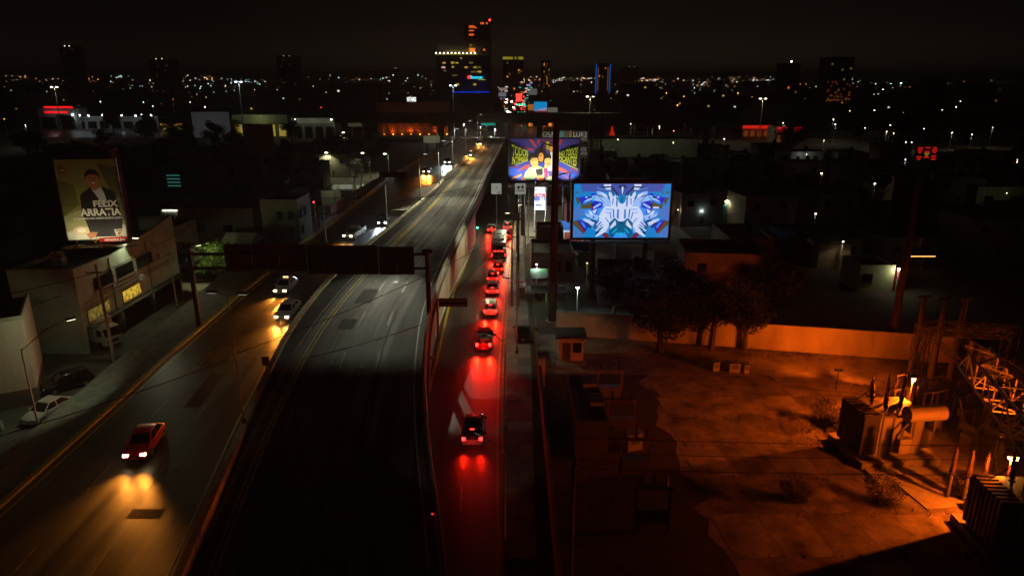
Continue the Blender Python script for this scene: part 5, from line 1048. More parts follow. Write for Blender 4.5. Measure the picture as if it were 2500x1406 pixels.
# guard booth
t = thing('guard_booth', 'small guard booth with dark roof at the yard gate', 'booth', (6.3, 68.6, 0))
bm = pm('booth_cream', (.50, .40, .28), .8, var=.2)
for x0, x1, z0_, z1 in ((-1.3, 1.3, 2.15, 2.75), (-1.3, 1.3, -.05, .12), (-1.3, -.95, .12, 2.15), (-.05, .15, .12, 2.15), (.15, 1.3, .12, 1.0), (1.1, 1.3, 1.0, 2.15)): MB().bx(x0, x1, -1.1, -.98, z0_, z1).build('front_wall', bm, t)
MB().bx(-1.3, -1.18, -.97, 1.1, 0, 2.75).build('side_wall', bm, t); MB().bx(1.18, 1.3, -.97, 1.1, 0, 2.75).build('side_wall', bm, t); MB().bx(-1.17, 1.17, .98, 1.1, 0, 2.75).build('back_wall', bm, t)
MB().bx(-.95, -.05, -1.06, -1.02, .12, 2.15).build('door', doorm, t); w1 = MB().bx(.15, 1.1, -1.06, -1.02, 1.0, 2.15).build('window', glassd, t)
MB().bx(-1.7, 1.6, -1.6, 1.5, 2.76, 2.95).build('roof', roofd, t); MB().bx(-1.6, 1.5, -2.2, -1.12, 0, .1).build('step', conc, t)
MB().box((1.45, -1.3, 2.5), (.25, .2, .18)).build('wall_lamp', pm('lamp_glass', (.6, .5, .3), .3, var=0), t)
# sodium lamps of the yard
def sodium(loc, h, label, pw, tgt, cone, bulb=(.5, .3, .22), s=60):
    t = thing('yard_lamp', label, 'lamp', loc, 0, 'sodium yard lamps'); MB().cyl((0, 0, 0), (0, 0, h), .09, .07, 7).build('pole', rust, t)
    MB().box((0, 0, h+.12), (.7, .45, .12)).build('hood', dsteel, t); MB().box((0, -.12, h-.06), bulb).build('bulb', bulbm(SOD, s), t); spot((0, -.1, h-.3), Vector((0, 0, h))+Vector(tgt), pw, (1, .125, .004), cone, .35, t, .12); return t
sodium((33.5, 40.4, 0), 4.8, 'burning sodium lamp at the right edge of the yard', 62000, (-9, 5.5, -3.6), 155)
sodium((33.3, 52.0, 0), 5.2, 'small sodium lamp behind the transformer bushings', 90000, (-5, 2.5, -4.5), 160, (.24, .16, .3), 36)
sodium((60, 58.5, 0), 9, 'unseen sodium lamp on a tall post outside the right edge of the yard', 22000, (-15, 10.5, -6), 62)  # unseen lamp, added to light the wall from out of view
fp_ = thing('fill_flood_post', 'added low post with two floodlights aimed at the long orange wall', 'lamp', (31.5, 60.6, 0)); MB().cyl((0, 0, 0), (0, 0, 2.0), .06, .05, 6).build('post', dsteel, fp_); MB().box((-.2, .1, 2.05), (.3, .2, .2)).build('floodlight', dsteel, fp_); MB().box((.25, .1, 2.05), (.3, .2, .2)).build('floodlight', dsteel, fp_)
spot((31.4, 61.0, 2.3), (28.0, 71.2, 1.4), 21000, (1, .125, .004), 84, .9); spot((31.8, 61.0, 2.3), (40, 68.5, 1.0), 15000, (1, .125, .004), 90, .6)  # fill beams on the long wall; their post is added too
# power transformer
tm = pm('transformer_paint', (.17, .165, .15), .55, .2, var=.25, scale=.6); tp = pm('transformer_pale', (.40, .36, .29), .6, .1, var=.2, scale=.6); tdk = pm('radiator_dark', (.05, .048, .042), .6, .2, var=.2)
brown = pm('bushing_brown', (.06, .035, .022), .25, var=.1)
def bushing(mb, p0, d, L_, r=.14, n=7):
    p0 = Vector(p0); d = Vector(d).normalized(); mb.cyl(p0, p0+d*L_, r*.5, r*.4, 7)
    for k in range(n):
        a = p0+d*(L_*(.12+.78*k/n)); mb.cyl(a, a+d*(L_*.05), r*(1.15-.35*k/n), r*(.8-.3*k/n), 8)
    return mb
def transformer(loc, rz, label, pale):
    t = thing('power_transformer', label, 'transformer', loc, rz)
    MB().bx(-2.9, 3.0, -2.2, 2.2, 0, .55).build('plinth', conc, t)
    MB().bx(-1.5, 1.9, -1.3, 1.3, .56, 3.6).build('tank', pale, t); MB().bx(-1.6, 2.0, -1.4, 1.4, 3.6, 3.75).build('tank_lid', tm, t)
    for k in range(8): MB().bx(-2.75, -1.55, -1.5+k*.38, -1.28+k*.38, .8, 3.9).build('radiator_fin', tdk, t)
    for k in range(4): MB().bx(1.95, 2.7, -1.2+k*.6, -1.0+k*.6, .9, 3.2).build('radiator_fin', tm, t)
    for x in (-1.2, -.4, .4, 1.2): MB().bx(x-.06, x+.06, -1.36, -1.3, .6, 3.55).build('tank_rib', tm, t)
    MB().cyl((.0, -1.9, 4.1), (2.7, -1.9, 4.1), .55, .55, 16).build('conservator_drum', pale, t, 40)
    for x in (.5, 2.2): MB().bx(x-.08, x+.08, -2.0, -1.3, 2.6, 3.6).build('drum_bracket', tm, t)
    MB().tube([(.9, -1.5, 3.7), (.3, -1.75, 3.2), (-.4, -1.8, 2.4), (-.4, -1.5, 1.0)], .07).build('oil_pipe', tm, t)
    MB().bx(.0, .9, -1.75, -1.31, .9, 2.0).build('control_cabinet', pale, t)
    for x, y, L_ in ((-1.0, .5, 2.1), (.2, .6, 2.2), (1.4, .7, 2.1), (-.6, -.5, 1.6), (.5, -.5, 1.6), (1.5, -.5, 1.7)):
        b = MB(); bushing(b, (x, y, 3.75), (x*.06-.02, .05, 1), L_, .17); b.build('bushing', brown, t)
    MB().tube([(-1.0, .5, 5.8), (-1.6, .2, 5.0), (-2.4, .4, 4.1)], .03, 4).build('jumper_wire', blackm, t); t.scale = (1.1, 1.1, 1.1); return t
transformer((29.9, 49.0, 0), R(6), 'large power transformer with drum and black bushings in the orange yard', tp)
transformer((33.0, 37.4, 0), R(-4), 'second power transformer at the lower right corner of the yard', tp)
pad = tag(MB().bx(27.2, 33.8, 44.4, 46.4, .0, .22).build('concrete_pad', conc), 'pale concrete pad in front of the large transformer', 'pad')
pad2 = tag(MB().box((30.6, 43.0, .06), (3.4, 3.2, .1), R(8)).build('trench_cover', conc), 'cracked concrete slab lying between the two transformers', 'slab')
# lattice gantries
lat = pm('lattice_galvanised', (.36, .32, .28), .55, .5, var=.2)
def lattice_thing(label, pieces, name='lattice_gantry'):
    p0 = pieces[0][0]; t = thing(name, label, 'lattice tower', (p0[0], p0[1], 0))
    for a, b, w_, n, nm in pieces:
        mb = MB(); lattice(mb, (a[0]-p0[0], a[1]-p0[1], a[2]), (b[0]-p0[0], b[1]-p0[1], b[2]), w_, n, .045); mb.build(nm, lat, t)
    return t
lattice_thing('tall lattice column with crossbeam behind the large transformer', [((37.2, 57.3, 0), (37.1, 57.3, 7.4), 1.0, 10, 'column'), ((36.2, 57.3, 7.4), (43.6, 55.8, 7.6), .7, 9, 'beam')])
lattice_thing('lattice gantry in front of the orange corner wall', [((38.8, 60.6, 0), (38.8, 60.6, 6.8), .9, 8, 'column'), ((46.0, 58.8, 0), (46.0, 58.8, 6.8), .9, 8, 'column'), ((38.3, 60.7, 6.8), (46.5, 58.7, 6.8), .8, 9, 'beam')])
ga, gb = P(2378, 872, 7.6), P(2580, 1120, 7.6)
lat = pm('lattice_pale', (.62, .56, .48), .6, .0, var=.15)
def lattice_thick(t, a, b, w_, n, nm, r=.075):
    mb = MB(); lattice(mb, a, b, w_, n, r); mb.build(nm, lat, t)
t = thing('lattice_gantry', 'long lit lattice girder at the right edge above the breakers', 'lattice tower', (ga.x, ga.y, 0)); d_ = gb-ga
lattice_thick(t, (0, 0, 7.6), (d_.x, d_.y, 7.6), 1.9, 8, 'girder', .12)
for f in (.93,): lattice_thick(t, (d_.x*f, d_.y*f, 0), (d_.x*f, d_.y*f, 6.8), 1.0, 7, 'column', .06)
spot((36.4, 45.5, 3.6), ((ga.x+gb.x)/2, (ga.y+gb.y)/2, 8), 16000, (1, .125, .004), 140, .6); spot((33.4, 41.2, 4.6), (ga.x+.35*(gb.x-ga.x), ga.y+.35*(gb.y-ga.y), 7.6), 14000, (1, .125, .004), 70, .7)
t = thing('girder_fill_lamp', 'added low post with a floodlight turned up to the lattice girder', 'lamp', (36.4, 45.3, 0)); MB().cyl((0, 0, 0), (0, 0, 3.4), .06, .05, 6).build('post', dsteel, t); MB().box((0, 0, 3.42), (.3, .25, .14)).build('floodlight', dsteel, t)  # added fixture for the fill light on the girder
for k, x in enumerate((46.2, 44.6, 42.8)):
    t = thing('concrete_post', ['dark concrete post nearest the wall corner', 'dark concrete post second from the wall corner', 'dark concrete post third from the wall corner'][k], 'post', (x-2, 63.2+k*.5, 0), 0, 'dark posts by the wall'); MB().cyl((0, 0, 0), (0, 0, 8.5), .32, .22, 9).build('shaft', walld, t, 40); MB().box((0, 0, 8.4), (1.6, .14, .14), .3).build('crossarm', dsteel, t)
# circuit breakers: tank, stand and V bushings
for k, (x, y) in enumerate(((37.0, 49.2), (38.5, 48.4), (39.9, 47.7))):
    t = thing('circuit_breaker', ['circuit breaker with V bushings nearest the large transformer', 'middle circuit breaker with V bushings', 'circuit breaker with V bushings nearest the right edge'][k], 'circuit breaker', (x, y, 0), R(20), 'circuit breakers')
    for a in (-.4, .4): MB().bx(a-.06, a+.06, -.5, .5, 0, 1.6).build('stand', tm, t)
    MB().cyl((0, -.8, 2.0), (0, .8, 2.0), .35, .35, 12).build('tank', tm, t, 40)
    for s in (-1, 1):
        b = MB(); bushing(b, (0, s*.55, 2.2), (0, s*.5, 1), 2.0, .17); b.build('bushing', tm, t)
    MB().bx(.4, .85, -.3, .3, .9, 1.9).build('control_box', tm, t)
for k, (x, y) in enumerate(((33.2, 41.1), (34.1, 40.7), (35.0, 40.4))):
    t = thing('post_insulator', ['post insulator nearest the lower transformer', 'middle post insulator by the lower transformer', 'outer post insulator by the lower transformer'][k], 'insulator', (x-1.8, y+1.6, 0), 0, 'post insulators'); MB().cyl((0, 0, 0), (0, 0, 1.9), .14, .12, 8).build('stand', tm, t); b = MB(); bushing(b, (0, 0, 1.9), (0, 0, 1), 2.2, .2, 9); b.build('insulator_stack', brown, t)
for k, (x, y, w_, h_, lab) in enumerate(((33.9, 51.0, .9, 1.9, 'steel control cabinet right of the large transformer'), (38.4, 47.2, .9, 2.0, 'tall lit cabinet beside the burning sodium lamp'), (21.0, 65.3, .7, 1.0, 'small pale box near the wall, left of the pair'), (22.9, 65.0, 1.1, 1.0, 'wide pale box near the wall, middle of three'), (24.0, 64.8, .5, .95, 'narrow pale box near the wall, right of three'), (9.9, 49.6, 1.3, 1.5, 'orange-lit cabinet in the dark part of the yard'), (34.6, 44.6, 1.2, .9, 'low box beside the pale slab'), (32.4, 41.2, 1.0, .8, 'low lit box near the post insulators'))):
    t = thing('equipment_cabinet', lab, 'cabinet', (x, y, 0), R(8*k % 23)); MB().bx(-w_/2, w_/2, -.4, .4, .12, h_).build('cabinet', tp, t); MB().bx(-w_/2-.05, w_/2+.05, -.45, .45, 0, .12).build('plinth', conc, t); MB().bx(-w_/2-.06, w_/2+.06, -.48, .46, h_, h_+.06).build('lid', tm, t); MB().bx(-w_*.3, w_*.3, -.415, -.403, h_*.4, h_*.85).build('door_panel', tm, t)
# disconnect switches, bus bars and droppers: the dense equipment at the right
for k in range(7):
    x, y = 34.6+(k % 4)*2.3+(k//4)*1.1, 55.2-(k//4)*3.4-(k % 4)*.6
    t = thing('disconnect_switch', ['disconnect switch directly right of the lattice column', 'disconnect switch second from the lattice column', 'disconnect switch third from the lattice column', 'disconnect switch nearest the right wall', 'front-row disconnect switch behind the control cabinet', 'front-row disconnect switch behind the middle breaker', 'front-row disconnect switch behind the outer breaker'][k], 'switchgear', (x, y, 0), R(14), 'disconnect switches')
    for a in (-.7, .7):
        MB().bx(a-.07, a+.07, -.07, .07, 0, 2.6).build('leg', tm, t); b = MB(); bushing(b, (a, 0, 2.75), (0, 0, 1), 1.2, .15, 6); b.build('insulator', brown, t)
    MB().bx(-1.0, 1.0, -.12, .12, 2.6, 2.75).build('base_beam', tm, t); MB().cyl((-.8, 0, 4.0), (.8, 0, 4.15), .05, .05, 6).build('switch_blade', tp, t); MB().bx(-.3, .3, -.3, -.07, .8, 1.5).build('drive_box', tp, t)
for k in range(3):
    bb_ = MB(); bb_.tube([(36.8+k*.4, 57.0-k*.3, 7.0), (38.6+k*.3, 53.6-k*.2, 5.2), (41.2+k*.2, 48.6, 6.0)], .05, 5); tag(bb_.build('bus_bar', tp), ['upper bus conductor sagging over the breakers', 'middle bus conductor sagging over the breakers', 'lower bus conductor sagging over the breakers'][k], 'conductor', 'bus conductors')
for k, (x, y, z_) in enumerate(((30.2, 49.6, 5.9), (31.4, 49.7, 5.9), (32.4, 48.8, 5.4), (29.4, 48.4, 5.4))):
    cable((x, y, z_), (36.9+.3*k, 57.2, 7.3), ['dropper wire from the left rear bushing up to the lattice beam', 'dropper wire from the middle bushing up to the lattice beam', 'dropper wire from the right front bushing up to the lattice beam', 'dropper wire from the left front bushing up to the lattice beam'][k], .7, .025, 'dropper wires', 'dropper_wire')
# switchgear racks in the dark strip beside the booth
for k in range(4):
    y = 57.5-k*6.2; t = thing('switch_rack', ['dark switch rack nearest the guard booth', 'second dark switch rack along the shaded strip', 'third dark switch rack along the shaded strip', 'dark switch rack nearest the viewer'][k], 'switchgear', (9.0+.1*k, y, 0), 0, 'dark switch racks')
    for x in (-1.1, 1.1): MB().bx(x-.08, x+.08, -.08, .08, 0, 3.4).build('post', rust, t)
    MB().bx(-1.3, 1.3, -.1, .1, 3.3, 3.5).build('beam', rust, t); MB().bx(-1.0, 1.0, -.35, .35, .9, 1.9).build('cabinet', tm, t)
    for x in (-.8, 0, .8):
        b = MB(); bushing(b, (x, 0, 3.5), (0, 0, 1), .9, .13, 5); b.build('insulator', brown, t)
sh = bldg('metal_shed', 'dark metal shed with clutter on its roof left of the racks', 5.0, 7.6, 48, 57, 2.8, walld, rust, cat='shed')
for k, (x, y) in enumerate(((6.8, 55.2), (7.0, 51.6))):
    t = thing('roof_unit', ['boxy unit on the far end of the metal shed roof', 'boxy unit on the near end of the metal shed roof'][k], 'roof unit', (x, y, 2.87)); MB().bx(-.6, .6, -.9, .9, 0, .7).build('case', tp, t)
    for j in range(3): MB().bx(-.6, .6, -.7+j*.55, -.5+j*.55, .71, .8).build('fin', dsteel, t)
# vegetation of the yard
for (u, v, r_, h, lab) in ((2030, 1040, 2.1, 1.9, 'broad dark shrub left of the large transformer'), (1935, 1215, 1.2, 1.5, 'round dark shrub at the left of the lower yard'), (2150, 1220, 1.6, 1.9, 'round dark shrub below the concrete pad'), (1960, 845, 1.1, 1.3, 'leafy shrub against the lit wall'), (1990, 842, .9, 1.6, 'small leafy shrub against the lit wall, right one'), (2330, 1205, 1.3, 1.3, 'shrub beside the low boxes')):
    q = P(u, v); shrub((q.x, q.y, 0), r_, h, lab, 0)
for (u, v, h, r_, lab) in ((1600, 838, 7.6, 4.0, 'big dark tree before the orange wall, left one'), (1720, 832, 8.2, 3.8, 'big dark tree before the orange wall, middle one'), (1800, 834, 6.4, 2.8, 'dark tree before the orange wall, right one'), (1650, 795, 8, 4.2, 'dark tree behind the orange wall between the big ones'), (1500, 770, 6.5, 3.2, 'dark tree behind the wall above the booth'), (1890, 765, 7.5, 4, 'dark tree behind the lit stretch of wall')):
    q = P(u, v); tree((q.x, q.y-(2.6 if v > 820 else 0), 0), h, r_, lab, random.choice((0, 2)), 'dark trees around the yard wall')
# ------------------------------------------------------------------ dark low houses on the right plain, and between the avenues
hm_ = [pm('house_wall_%d' % i, c, .9, var=.3, scale=.4) for i, c in enumerate(((.20, .17, .13), (.13, .12, .11), (.25, .22, .17), (.10, .13, .15)))]
def house_proto(i):
    rnd = random.Random(50+i); w_, d_, h = rnd.uniform(7, 11), rnd.uniform(8, 12), rnd.choice((3.2, 3.6, 6.2)); P_ = []
    P_.append(('wall', MB().bx(-w_/2, w_/2, -d_/2, d_/2, -.1, h).mesh('wall', hm_[i % 4])))
    p = MB(); p.bx(-w_/2, w_/2, -d_/2, -d_/2+.2, h, h+.6); p.bx(-w_/2, w_/2, d_/2-.2, d_/2, h, h+.6); p.bx(-w_/2, -w_/2+.2, -d_/2+.2, d_/2-.2, h, h+.6); p.bx(w_/2-.2, w_/2, -d_/2+.2, d_/2-.2, h, h+.6); P_.append(('parapet', p.mesh('parapet', hm_[i % 4])))
    P_.append(('roof', MB().bx(-w_/2+.2, w_/2-.2, -d_/2+.2, d_/2-.2, h, h+.05).mesh('roof', roofd)))
    tk = MB().cyl((w_*.2, d_*.2, h+.05), (w_*.2, d_*.2, h+1.5), .6, .6, 10); tk.cyl((w_*.2, d_*.2, h+1.5), (w_*.2, d_*.2, h+1.8), .6, .25, 10); P_.append(('water_tank', tk.mesh('water_tank', blackm)))
    for k, x in enumerate((-.28, .25)): P_.append(('window', MB().bx(w_*x-.6, w_*x+.6, -d_/2-.05, -d_/2-.003, h-2.0, h-.8).mesh('window', glassd)))
    P_.append(('door', MB().bx(-.5, .5, -d_/2-.05, -d_/2-.003, 0, 2.1).mesh('door', doorm)))
    return P_
HP = [house_proto(i) for i in range(6)]
def house(x, y, i, label, group, rz=0):
    t = thing('dark_house', label, 'house', (x, y, 0), rz, group)
    for nm, me in HP[i % 6]: link(nm, me, t)
HG = 'unlit low houses of the dark quarter'; TG = 'dark trees between the houses'
rnd = random.Random(9)
for row in range(7):
    y = 92+row*24+(row > 3)*8
    xs = 16 if row < 1 else 12
    n = 4+row*2
    for k in range(n):
        x = xs+k*13.5+rnd.uniform(-2, 2)
        if x > y*.80+6 or (row == 0 and x > 30): break
        if 9 < x < 34 and 108 < y+6 and y-6 < 165 and row in (1, 2): continue
        house(x, y+rnd.uniform(-3, 3), rnd.randrange(6), 'unlit flat-roofed house, %s from the street in the %s row right of the screens' % (ORD[k], ORD[row]), HG, rnd.uniform(-.15, .15))
        if rnd.random() < .55: tree((x+6.6, y+rnd.uniform(-9, 9), 0), rnd.uniform(5, 8), rnd.uniform(2.2, 3.6), 'dark tree beside the %s unlit house in the %s row right of the screens' % (ORD[k], ORD[row]), rnd.randrange(4), TG)
HG2 = 'unlit low houses left of the highway'
for row in range(7):
    y = 108+row*27
    for k in range(3+row):
        x = -56-k*14.5+rnd.uniform(-2, 2)
        if -x > y*.80+4: break
        if -86 < x < -58 and 118 < y < 172: continue
        house(x, y+rnd.uniform(-3, 3), rnd.randrange(6), 'unlit flat-roofed house, %s from the road in the %s row left of the highway' % (ORD[k], ORD[row]), HG2, rnd.uniform(-.1, .1))
        if rnd.random() < .5: tree((x+7, y+rnd.uniform(-9, 9), 0), rnd.uniform(5, 8), rnd.uniform(2.2, 3.4), 'dark tree beside the %s unlit house in the %s row left of the highway' % (ORD[k], ORD[row]), rnd.randrange(4), TG+' on the left')
# singled-out lit spots on the right plain
bldg('lit_house', 'pale green house wall lit by a bright porch lamp above the yard', 49.0, 53.9, 92.5, 98, 3.4, pm('lit_wall_green', (.42, .42, .26), .9, var=.2), wins=(('S', -1.3, 1.9, 1.3, 1.3),), cat='house')
t = thing('porch_lamp', 'bright porch lamp on the corner of the lit green house', 'lamp', (54.2, 92.2, 0)); MB().cyl((0, 0, 0), (0, 0, 3.2), .05, .05, 6).build('post', steel, t); MB().sph((0, 0, 3.35), .16, 7, 5).build('bulb', bulbm((1, .98, .8), 60), t); point((-.3, -.5, 3.2), 420, (1, 1, .62), .1, t)
tag(MB().bx(54.4, 55.2, 92.6, 93.4, 0, 3.2).build('red_curtain_wall', pm('red_plaster', (.35, .03, .03), .9, var=.3)), 'narrow red wall piece right of the lit green house', 'wall')
bldg('blue_house', 'house with a deep blue side wall in the dark quarter', 44.6, 48.0, 112.0, 117, 4.2, pm('blue_wall', (.02, .10, .22), .9, var=.2), cat='house'); fill_lamp((46.4, 109.6, 3.5), 60, (.4, .8, 1), 'small bluish lamp added before the deep blue house')
bldg('tan_house', 'tan house with a sloping roof right of the blue house', 48.6, 53.6, 105.0, 112, 4.0, pm('tan_wall', (.34, .24, .14), .9, var=.2), gable=True, cat='house'); simple_lamp((51.6, 103.8, 0), 4.6, 'lamp post before the tan house', (1, .9, .7), 14, .14, 'lamps on the dark lots', 420)
bldg('turquoise_building', 'long turquoise wall lit by a wall lamp right of the LED screen', 36.5, 44.5, 140, 148, 3.4, pm('turquoise_wall', (.03, .22, .36), .85, var=.15), wins=(('S', -2.2, 1.6, 1.6, 1.1),), cat='building')
fill_lamp((38.5, 137.0, 3.2), 420, (.6, .9, 1), 'lamp added before the long turquoise wall')
bldg('peach_shop', 'small peach-coloured shop front beside the LED screen', 31.5, 35.6, 139, 146, 4.6, pm('peach_wall', (.45, .30, .19), .9, var=.2), wins=(('S', .6, 2.2, 1.2, 1.6),), door=-.8, cat='shop'); fill_lamp((33.6, 136.6, 3.4), 160, (1, .8, .55), 'lamp added before the peach shop front')
t = thing('striped_awning', 'small blue and white striped awning under the peach shop', 'awning', (30.2, 133.6, 0)); MB().bx(-1.5, .8, -.5, .5, 2.6, 2.9).build('stripe', em('fascia_blue', hx('#3478d0'), .8), t); MB().bx(-1.5, .8, -.5, .5, 2.25, 2.6).build('stripe', em('fascia_white', hx('#c8d4e8'), .8), t); MB().cyl((-.3, 0, 0), (-.3, 0, 2.3), .06, .06, 6).build('post', steel, t)
for u, v, lab in ((1662, 545, 'rusty utility pole left of the turquoise wall'), (1692, 550, 'rusty utility pole with crossarms before the turquoise wall')):
    q = P(u, v); utility_pole((q.x, q.y, 0), 8.8, lab, .14, ((8.2, 0), (7.4, 0)) if u > 1670 else ((8.2, 0),), rust, group='poles by the turquoise wall', cw=.8)
RG = 'scattered lamps of the dark quarter'
for (u, v, h, c, s, size, lt, lab) in ((1769, 545, 4.5, (1, .95, .55), 60, .26, 700, 'dazzling yellow-green lamp at the end of the turquoise wall'), (1822, 540, 4.0, (.35, .95, 1), 16, .18, 120, 'cyan lamp right of the yellow-green lamp'), (2000, 470, 5, WARM, 26, .2, 200, 'white lamp alone below the far red shop'), (2128, 500, 5, WARM, 26, .2, 200, 'white lamp alone in the middle of the dark quarter'), (1985, 572, 4, WARM, 14, .16, 120, 'small warm lamp left of the tan house'), (2450, 615, 4, TEAL, 18, .14, 60, 'tiny teal lamp at the far right'), (1706, 655, 3, (1, .9, .8), 14, .13, 220, 'white yard lamp over the dark garden trees'), (1682, 640, 2.2, (1, .3, .05), 8, .12, 60, 'small orange lamp beside the garden trees'), (1432, 690, 3, (.9, 1, .3), 4, .12, 260, 'yellow-green garden lamp behind the dark wall trees'), (1500, 640, 6.5, COOL, 8, .1, 60, 'thin lamp post in the dark lot below the LED screen')):
    q = P(u, v); simple_lamp((q.x, q.y, 0), h, lab, c, s, size, RG, lt)
q = P(1432, 688); tree((q.x, q.y+1.4, 0), 4.4, 1.9, 'small tree lit yellow-green in the dark lot', crown=LIT_CROWN)
q = P(1800, 700); tree((q.x, q.y+1, 0), 7, 3.4, 'dark garden tree beside the white yard lamp', 1); q = P(1740, 690); bldg('garden_house', 'ochre house front half hidden by the garden trees', q.x-1, q.x+6, q.y+3, q.y+9, 3.4, pm('ochre_wall', (.38, .24, .08), .9, var=.3), wins=(('S', 1, 1.7, 1.2, 1.1, win_or),), cat='house')
t = thing('strip_lamp', 'thin orange strip of light on the dark right side', 'lamp', tuple(P(2248, 660))); MB().bx(-1.9, 1.9, -.05, .05, 2.2, 2.32).build('tube', em('strip_orange', (1, .45, .1), 2.2), t); MB().cyl((0, 0, 0), (0, 0, 2.2), .05, .05, 6).build('post', steel, t)
bldg('ruined_wall', 'pale broken wall piece in the dark lot below the LED screen', 19.2, 22.8, 106, 106.5, 2.4, wallg, par=.3, cat='wall'); fill_lamp((21, 104.0, 2.0), 60, (1, 1, .85), 'lamp added before the pale broken wall')
bldg('long_shed', 'long tan shed at the far right edge', 108, 128, 158, 166, 4.4, pm('shed_tan', (.33, .30, .2), .9, var=.2), wins=(('S', -7, 2, 2, 1.4), ('S', 0, 2, 4, 1.4)), cat='shed'); fill_lamp((112, 154, 4), 160, GREENISH, 'lamp added before the long tan shed')
bldg('white_block', 'pale flat building below the far red shop', 88, 96, 222, 232, 5.5, wallg, cat='building'); fill_lamp((92, 216, 6), 700, COOL, 'lamp added before the pale flat building')
# wall with a row of lamps
rl = P(1728, 398); t = thing('lamp_wall', 'long pale wall carrying a row of lamps, right of the printed billboard', 'wall', (rl.x, rl.y, 0)); MB().bx(-13.5, 15, 0, .3, 0, 3.2).build('wall', conc_wall, t)
for k, u in enumerate((1635, 1652, 1718, 1751, 1783, 1816)):
    q = PY(u, 391, rl.y-.4); simple_lamp((q.x, rl.y-.5, 0), q.z-.1, ['leftmost lamp of the row on the long pale wall', 'second lamp from the left on the long pale wall', 'third lamp from the left on the long pale wall', 'fourth lamp from the left on the long pale wall', 'fifth lamp from the left on the long pale wall', 'rightmost lamp of the row on the long pale wall'][k], COOL, 60, .2, 'row of lamps on the long wall', 380)
# ------------------------------------------------------------------ far crossing viaduct
vy = 300.0; t = thing('elevated_viaduct', 'dark elevated viaduct crossing the far end of the highway', 'bridge', (0, vy, 0))
zt, zb_ = PY(1000, 276, vy).z, PY(1000, 299, vy).z
MB().bx(-75, 95, -5, 5, zb_, zt-.9).build('girder', walld, t)
for s in (-5, 4.7): MB().bx(-75, 95, s, s+.3, zt-.9, zt).build('parapet', conc_d, t)
for u in (905, 1076, 1318, 1475, 1588, 1726): x = PY(u, 300, vy).x; MB().cyl((x, 0, 0), (x, 0, zb_), 1.3, 1.3, 14).build('pillar', walld, t, 40); MB().bx(x-3.2, x+3.2, -3, 3, zb_-1.4, zb_-.003).build('pillar_cap', walld, t)
# ------------------------------------------------------------------ avenue shops
def shop(label, u0, u1, vt, vb, Y, wm, fascia=None, wins=3, wm_lit=win_cool, light=0, lcol=COOL, name='shop_building'):
    a, b = PY(u0, vb, Y), PY(u1, vt, Y); z = max(3.5, b.z); t = thing(name, label, 'shop', ((a.x+b.x)/2, Y, 0), 0, 'shops along the far avenue'); w_ = b.x-a.x
    MB().bx(-w_/2, w_/2, 0, 12, 0, z).build('wall', wm, t); MB().bx(-w_/2+.2, w_/2-.2, .2, 11.8, z, z+.06).build('roof', roofd, t)
    for k in range(wins):
        x = -w_/2+w_*(k+.5)/wins; f = MB().bx(x-w_/wins*.38, x+w_/wins*.38, -.06, -.003, .6, z*.62).build('window', frame_d, t); MB().bx(x-w_/wins*.34, x+w_/wins*.34, -.09, -.062, .8, z*.58).build('pane', wm_lit, f)
    if fascia: MB().bx(-w_/2-.3, w_/2+.3, -.8, -.003, z*.74, z*.98).build('fascia', fascia, t)
    if light: point((0, -5, z*.9), light, lcol, .3, t)
    return t, w_, z
neon = em('neon_red', (1, .006, .012), 1.1); win_ored = em('window_dim_orange', hx('#7a3a12'), .5); redf = em('fascia_red', hx('#c01c10'), .9); dimw = pm('shop_wall_grey', (.3, .3, .28), .9, var=.2); glow = em('shop_glow', hx('#8f9080'), .35); glow_y = em('shop_glow_yellow', hx('#b09a40'), .6)
t, w_, z = shop('red-neon shop at the far left of the avenue', 100, 182, 266, 318, 404, dimw, None, 2, glassd, 800)
for f in (.80, 1.03): MB().bx(-w_*.30, w_*.46 if f > 1 else w_*.30, -.5, -.2, z*f, z*f+1.0).build('neon_line', neon, t)
shop('white arcade of shops with a row of bright lamps at the far left', 184, 384, 284, 318, 408, dimw, None, 7, glassd, 0)
for k, u in enumerate((178, 196, 217, 250, 298, 332, 347, 370)):
    q = PY(u, 281+(k % 3), 403); simple_lamp((q.x, 402.5, 0), q.z, 'bright white lamp standing before the white arcade at the far left', COOL, 50, .28, 'lamps before the white arcade', 520)
shop('yellow-lit filling station shop in the far avenue', 396, 444, 302, 318, 396, dimw, em('fascia_yellow', hx('#d8b040'), 1.1), 4, glow_y, 500, WARM)
monopole('big blank grey billboard facing the highway at the far left', 466, 274, 565, 336, 330, pm('blank_grey', (.34, .34, .35), .8, var=.1), 3, 'grey_billboard'); q = PY(515, 320, 330); flood((q.x, 300, 4), (q.x, 330, q.z+4), 16000, (1, 1, 1), 60, 'floodlight added before the big blank grey billboard')
shop('yellow-green lit shop right of the blank grey billboard', 568, 700, 281, 306, 352, pm('shop_olive', (.36, .36, .16), .9, var=.2), None, 5, glow_y, 1500, GREENISH)
shop('long canopy shop with lamps at both ends left of the brown hall', 716, 816, 288, 330, 340, dimw, em('fascia_pale', hx('#5c5c50'), .4), 4, glassd, 700, GREENISH)
for u, lab in ((722, 'lamp at the left end of the long canopy shop'), (810, 'lamp at the right end of the long canopy shop')):
    q = PY(u, 292, 338); simple_lamp((q.x, 337, 0), q.z, lab, (.95, 1, .75), 40, .26, 'canopy shop lamps', 400)
monopole('pale two-legged hoarding left of the brown hall', 848, 282, 892, 309, 330, pm('hoarding_pale', (.4, .4, .34), .8, var=.1), 2, 'pale_hoarding'); q = PY(870, 300, 330); flood((q.x, 318, 6), (q.x, 330, q.z+2), 3500, GREENISH, 90, 'floodlight added before the pale two-legged hoarding')
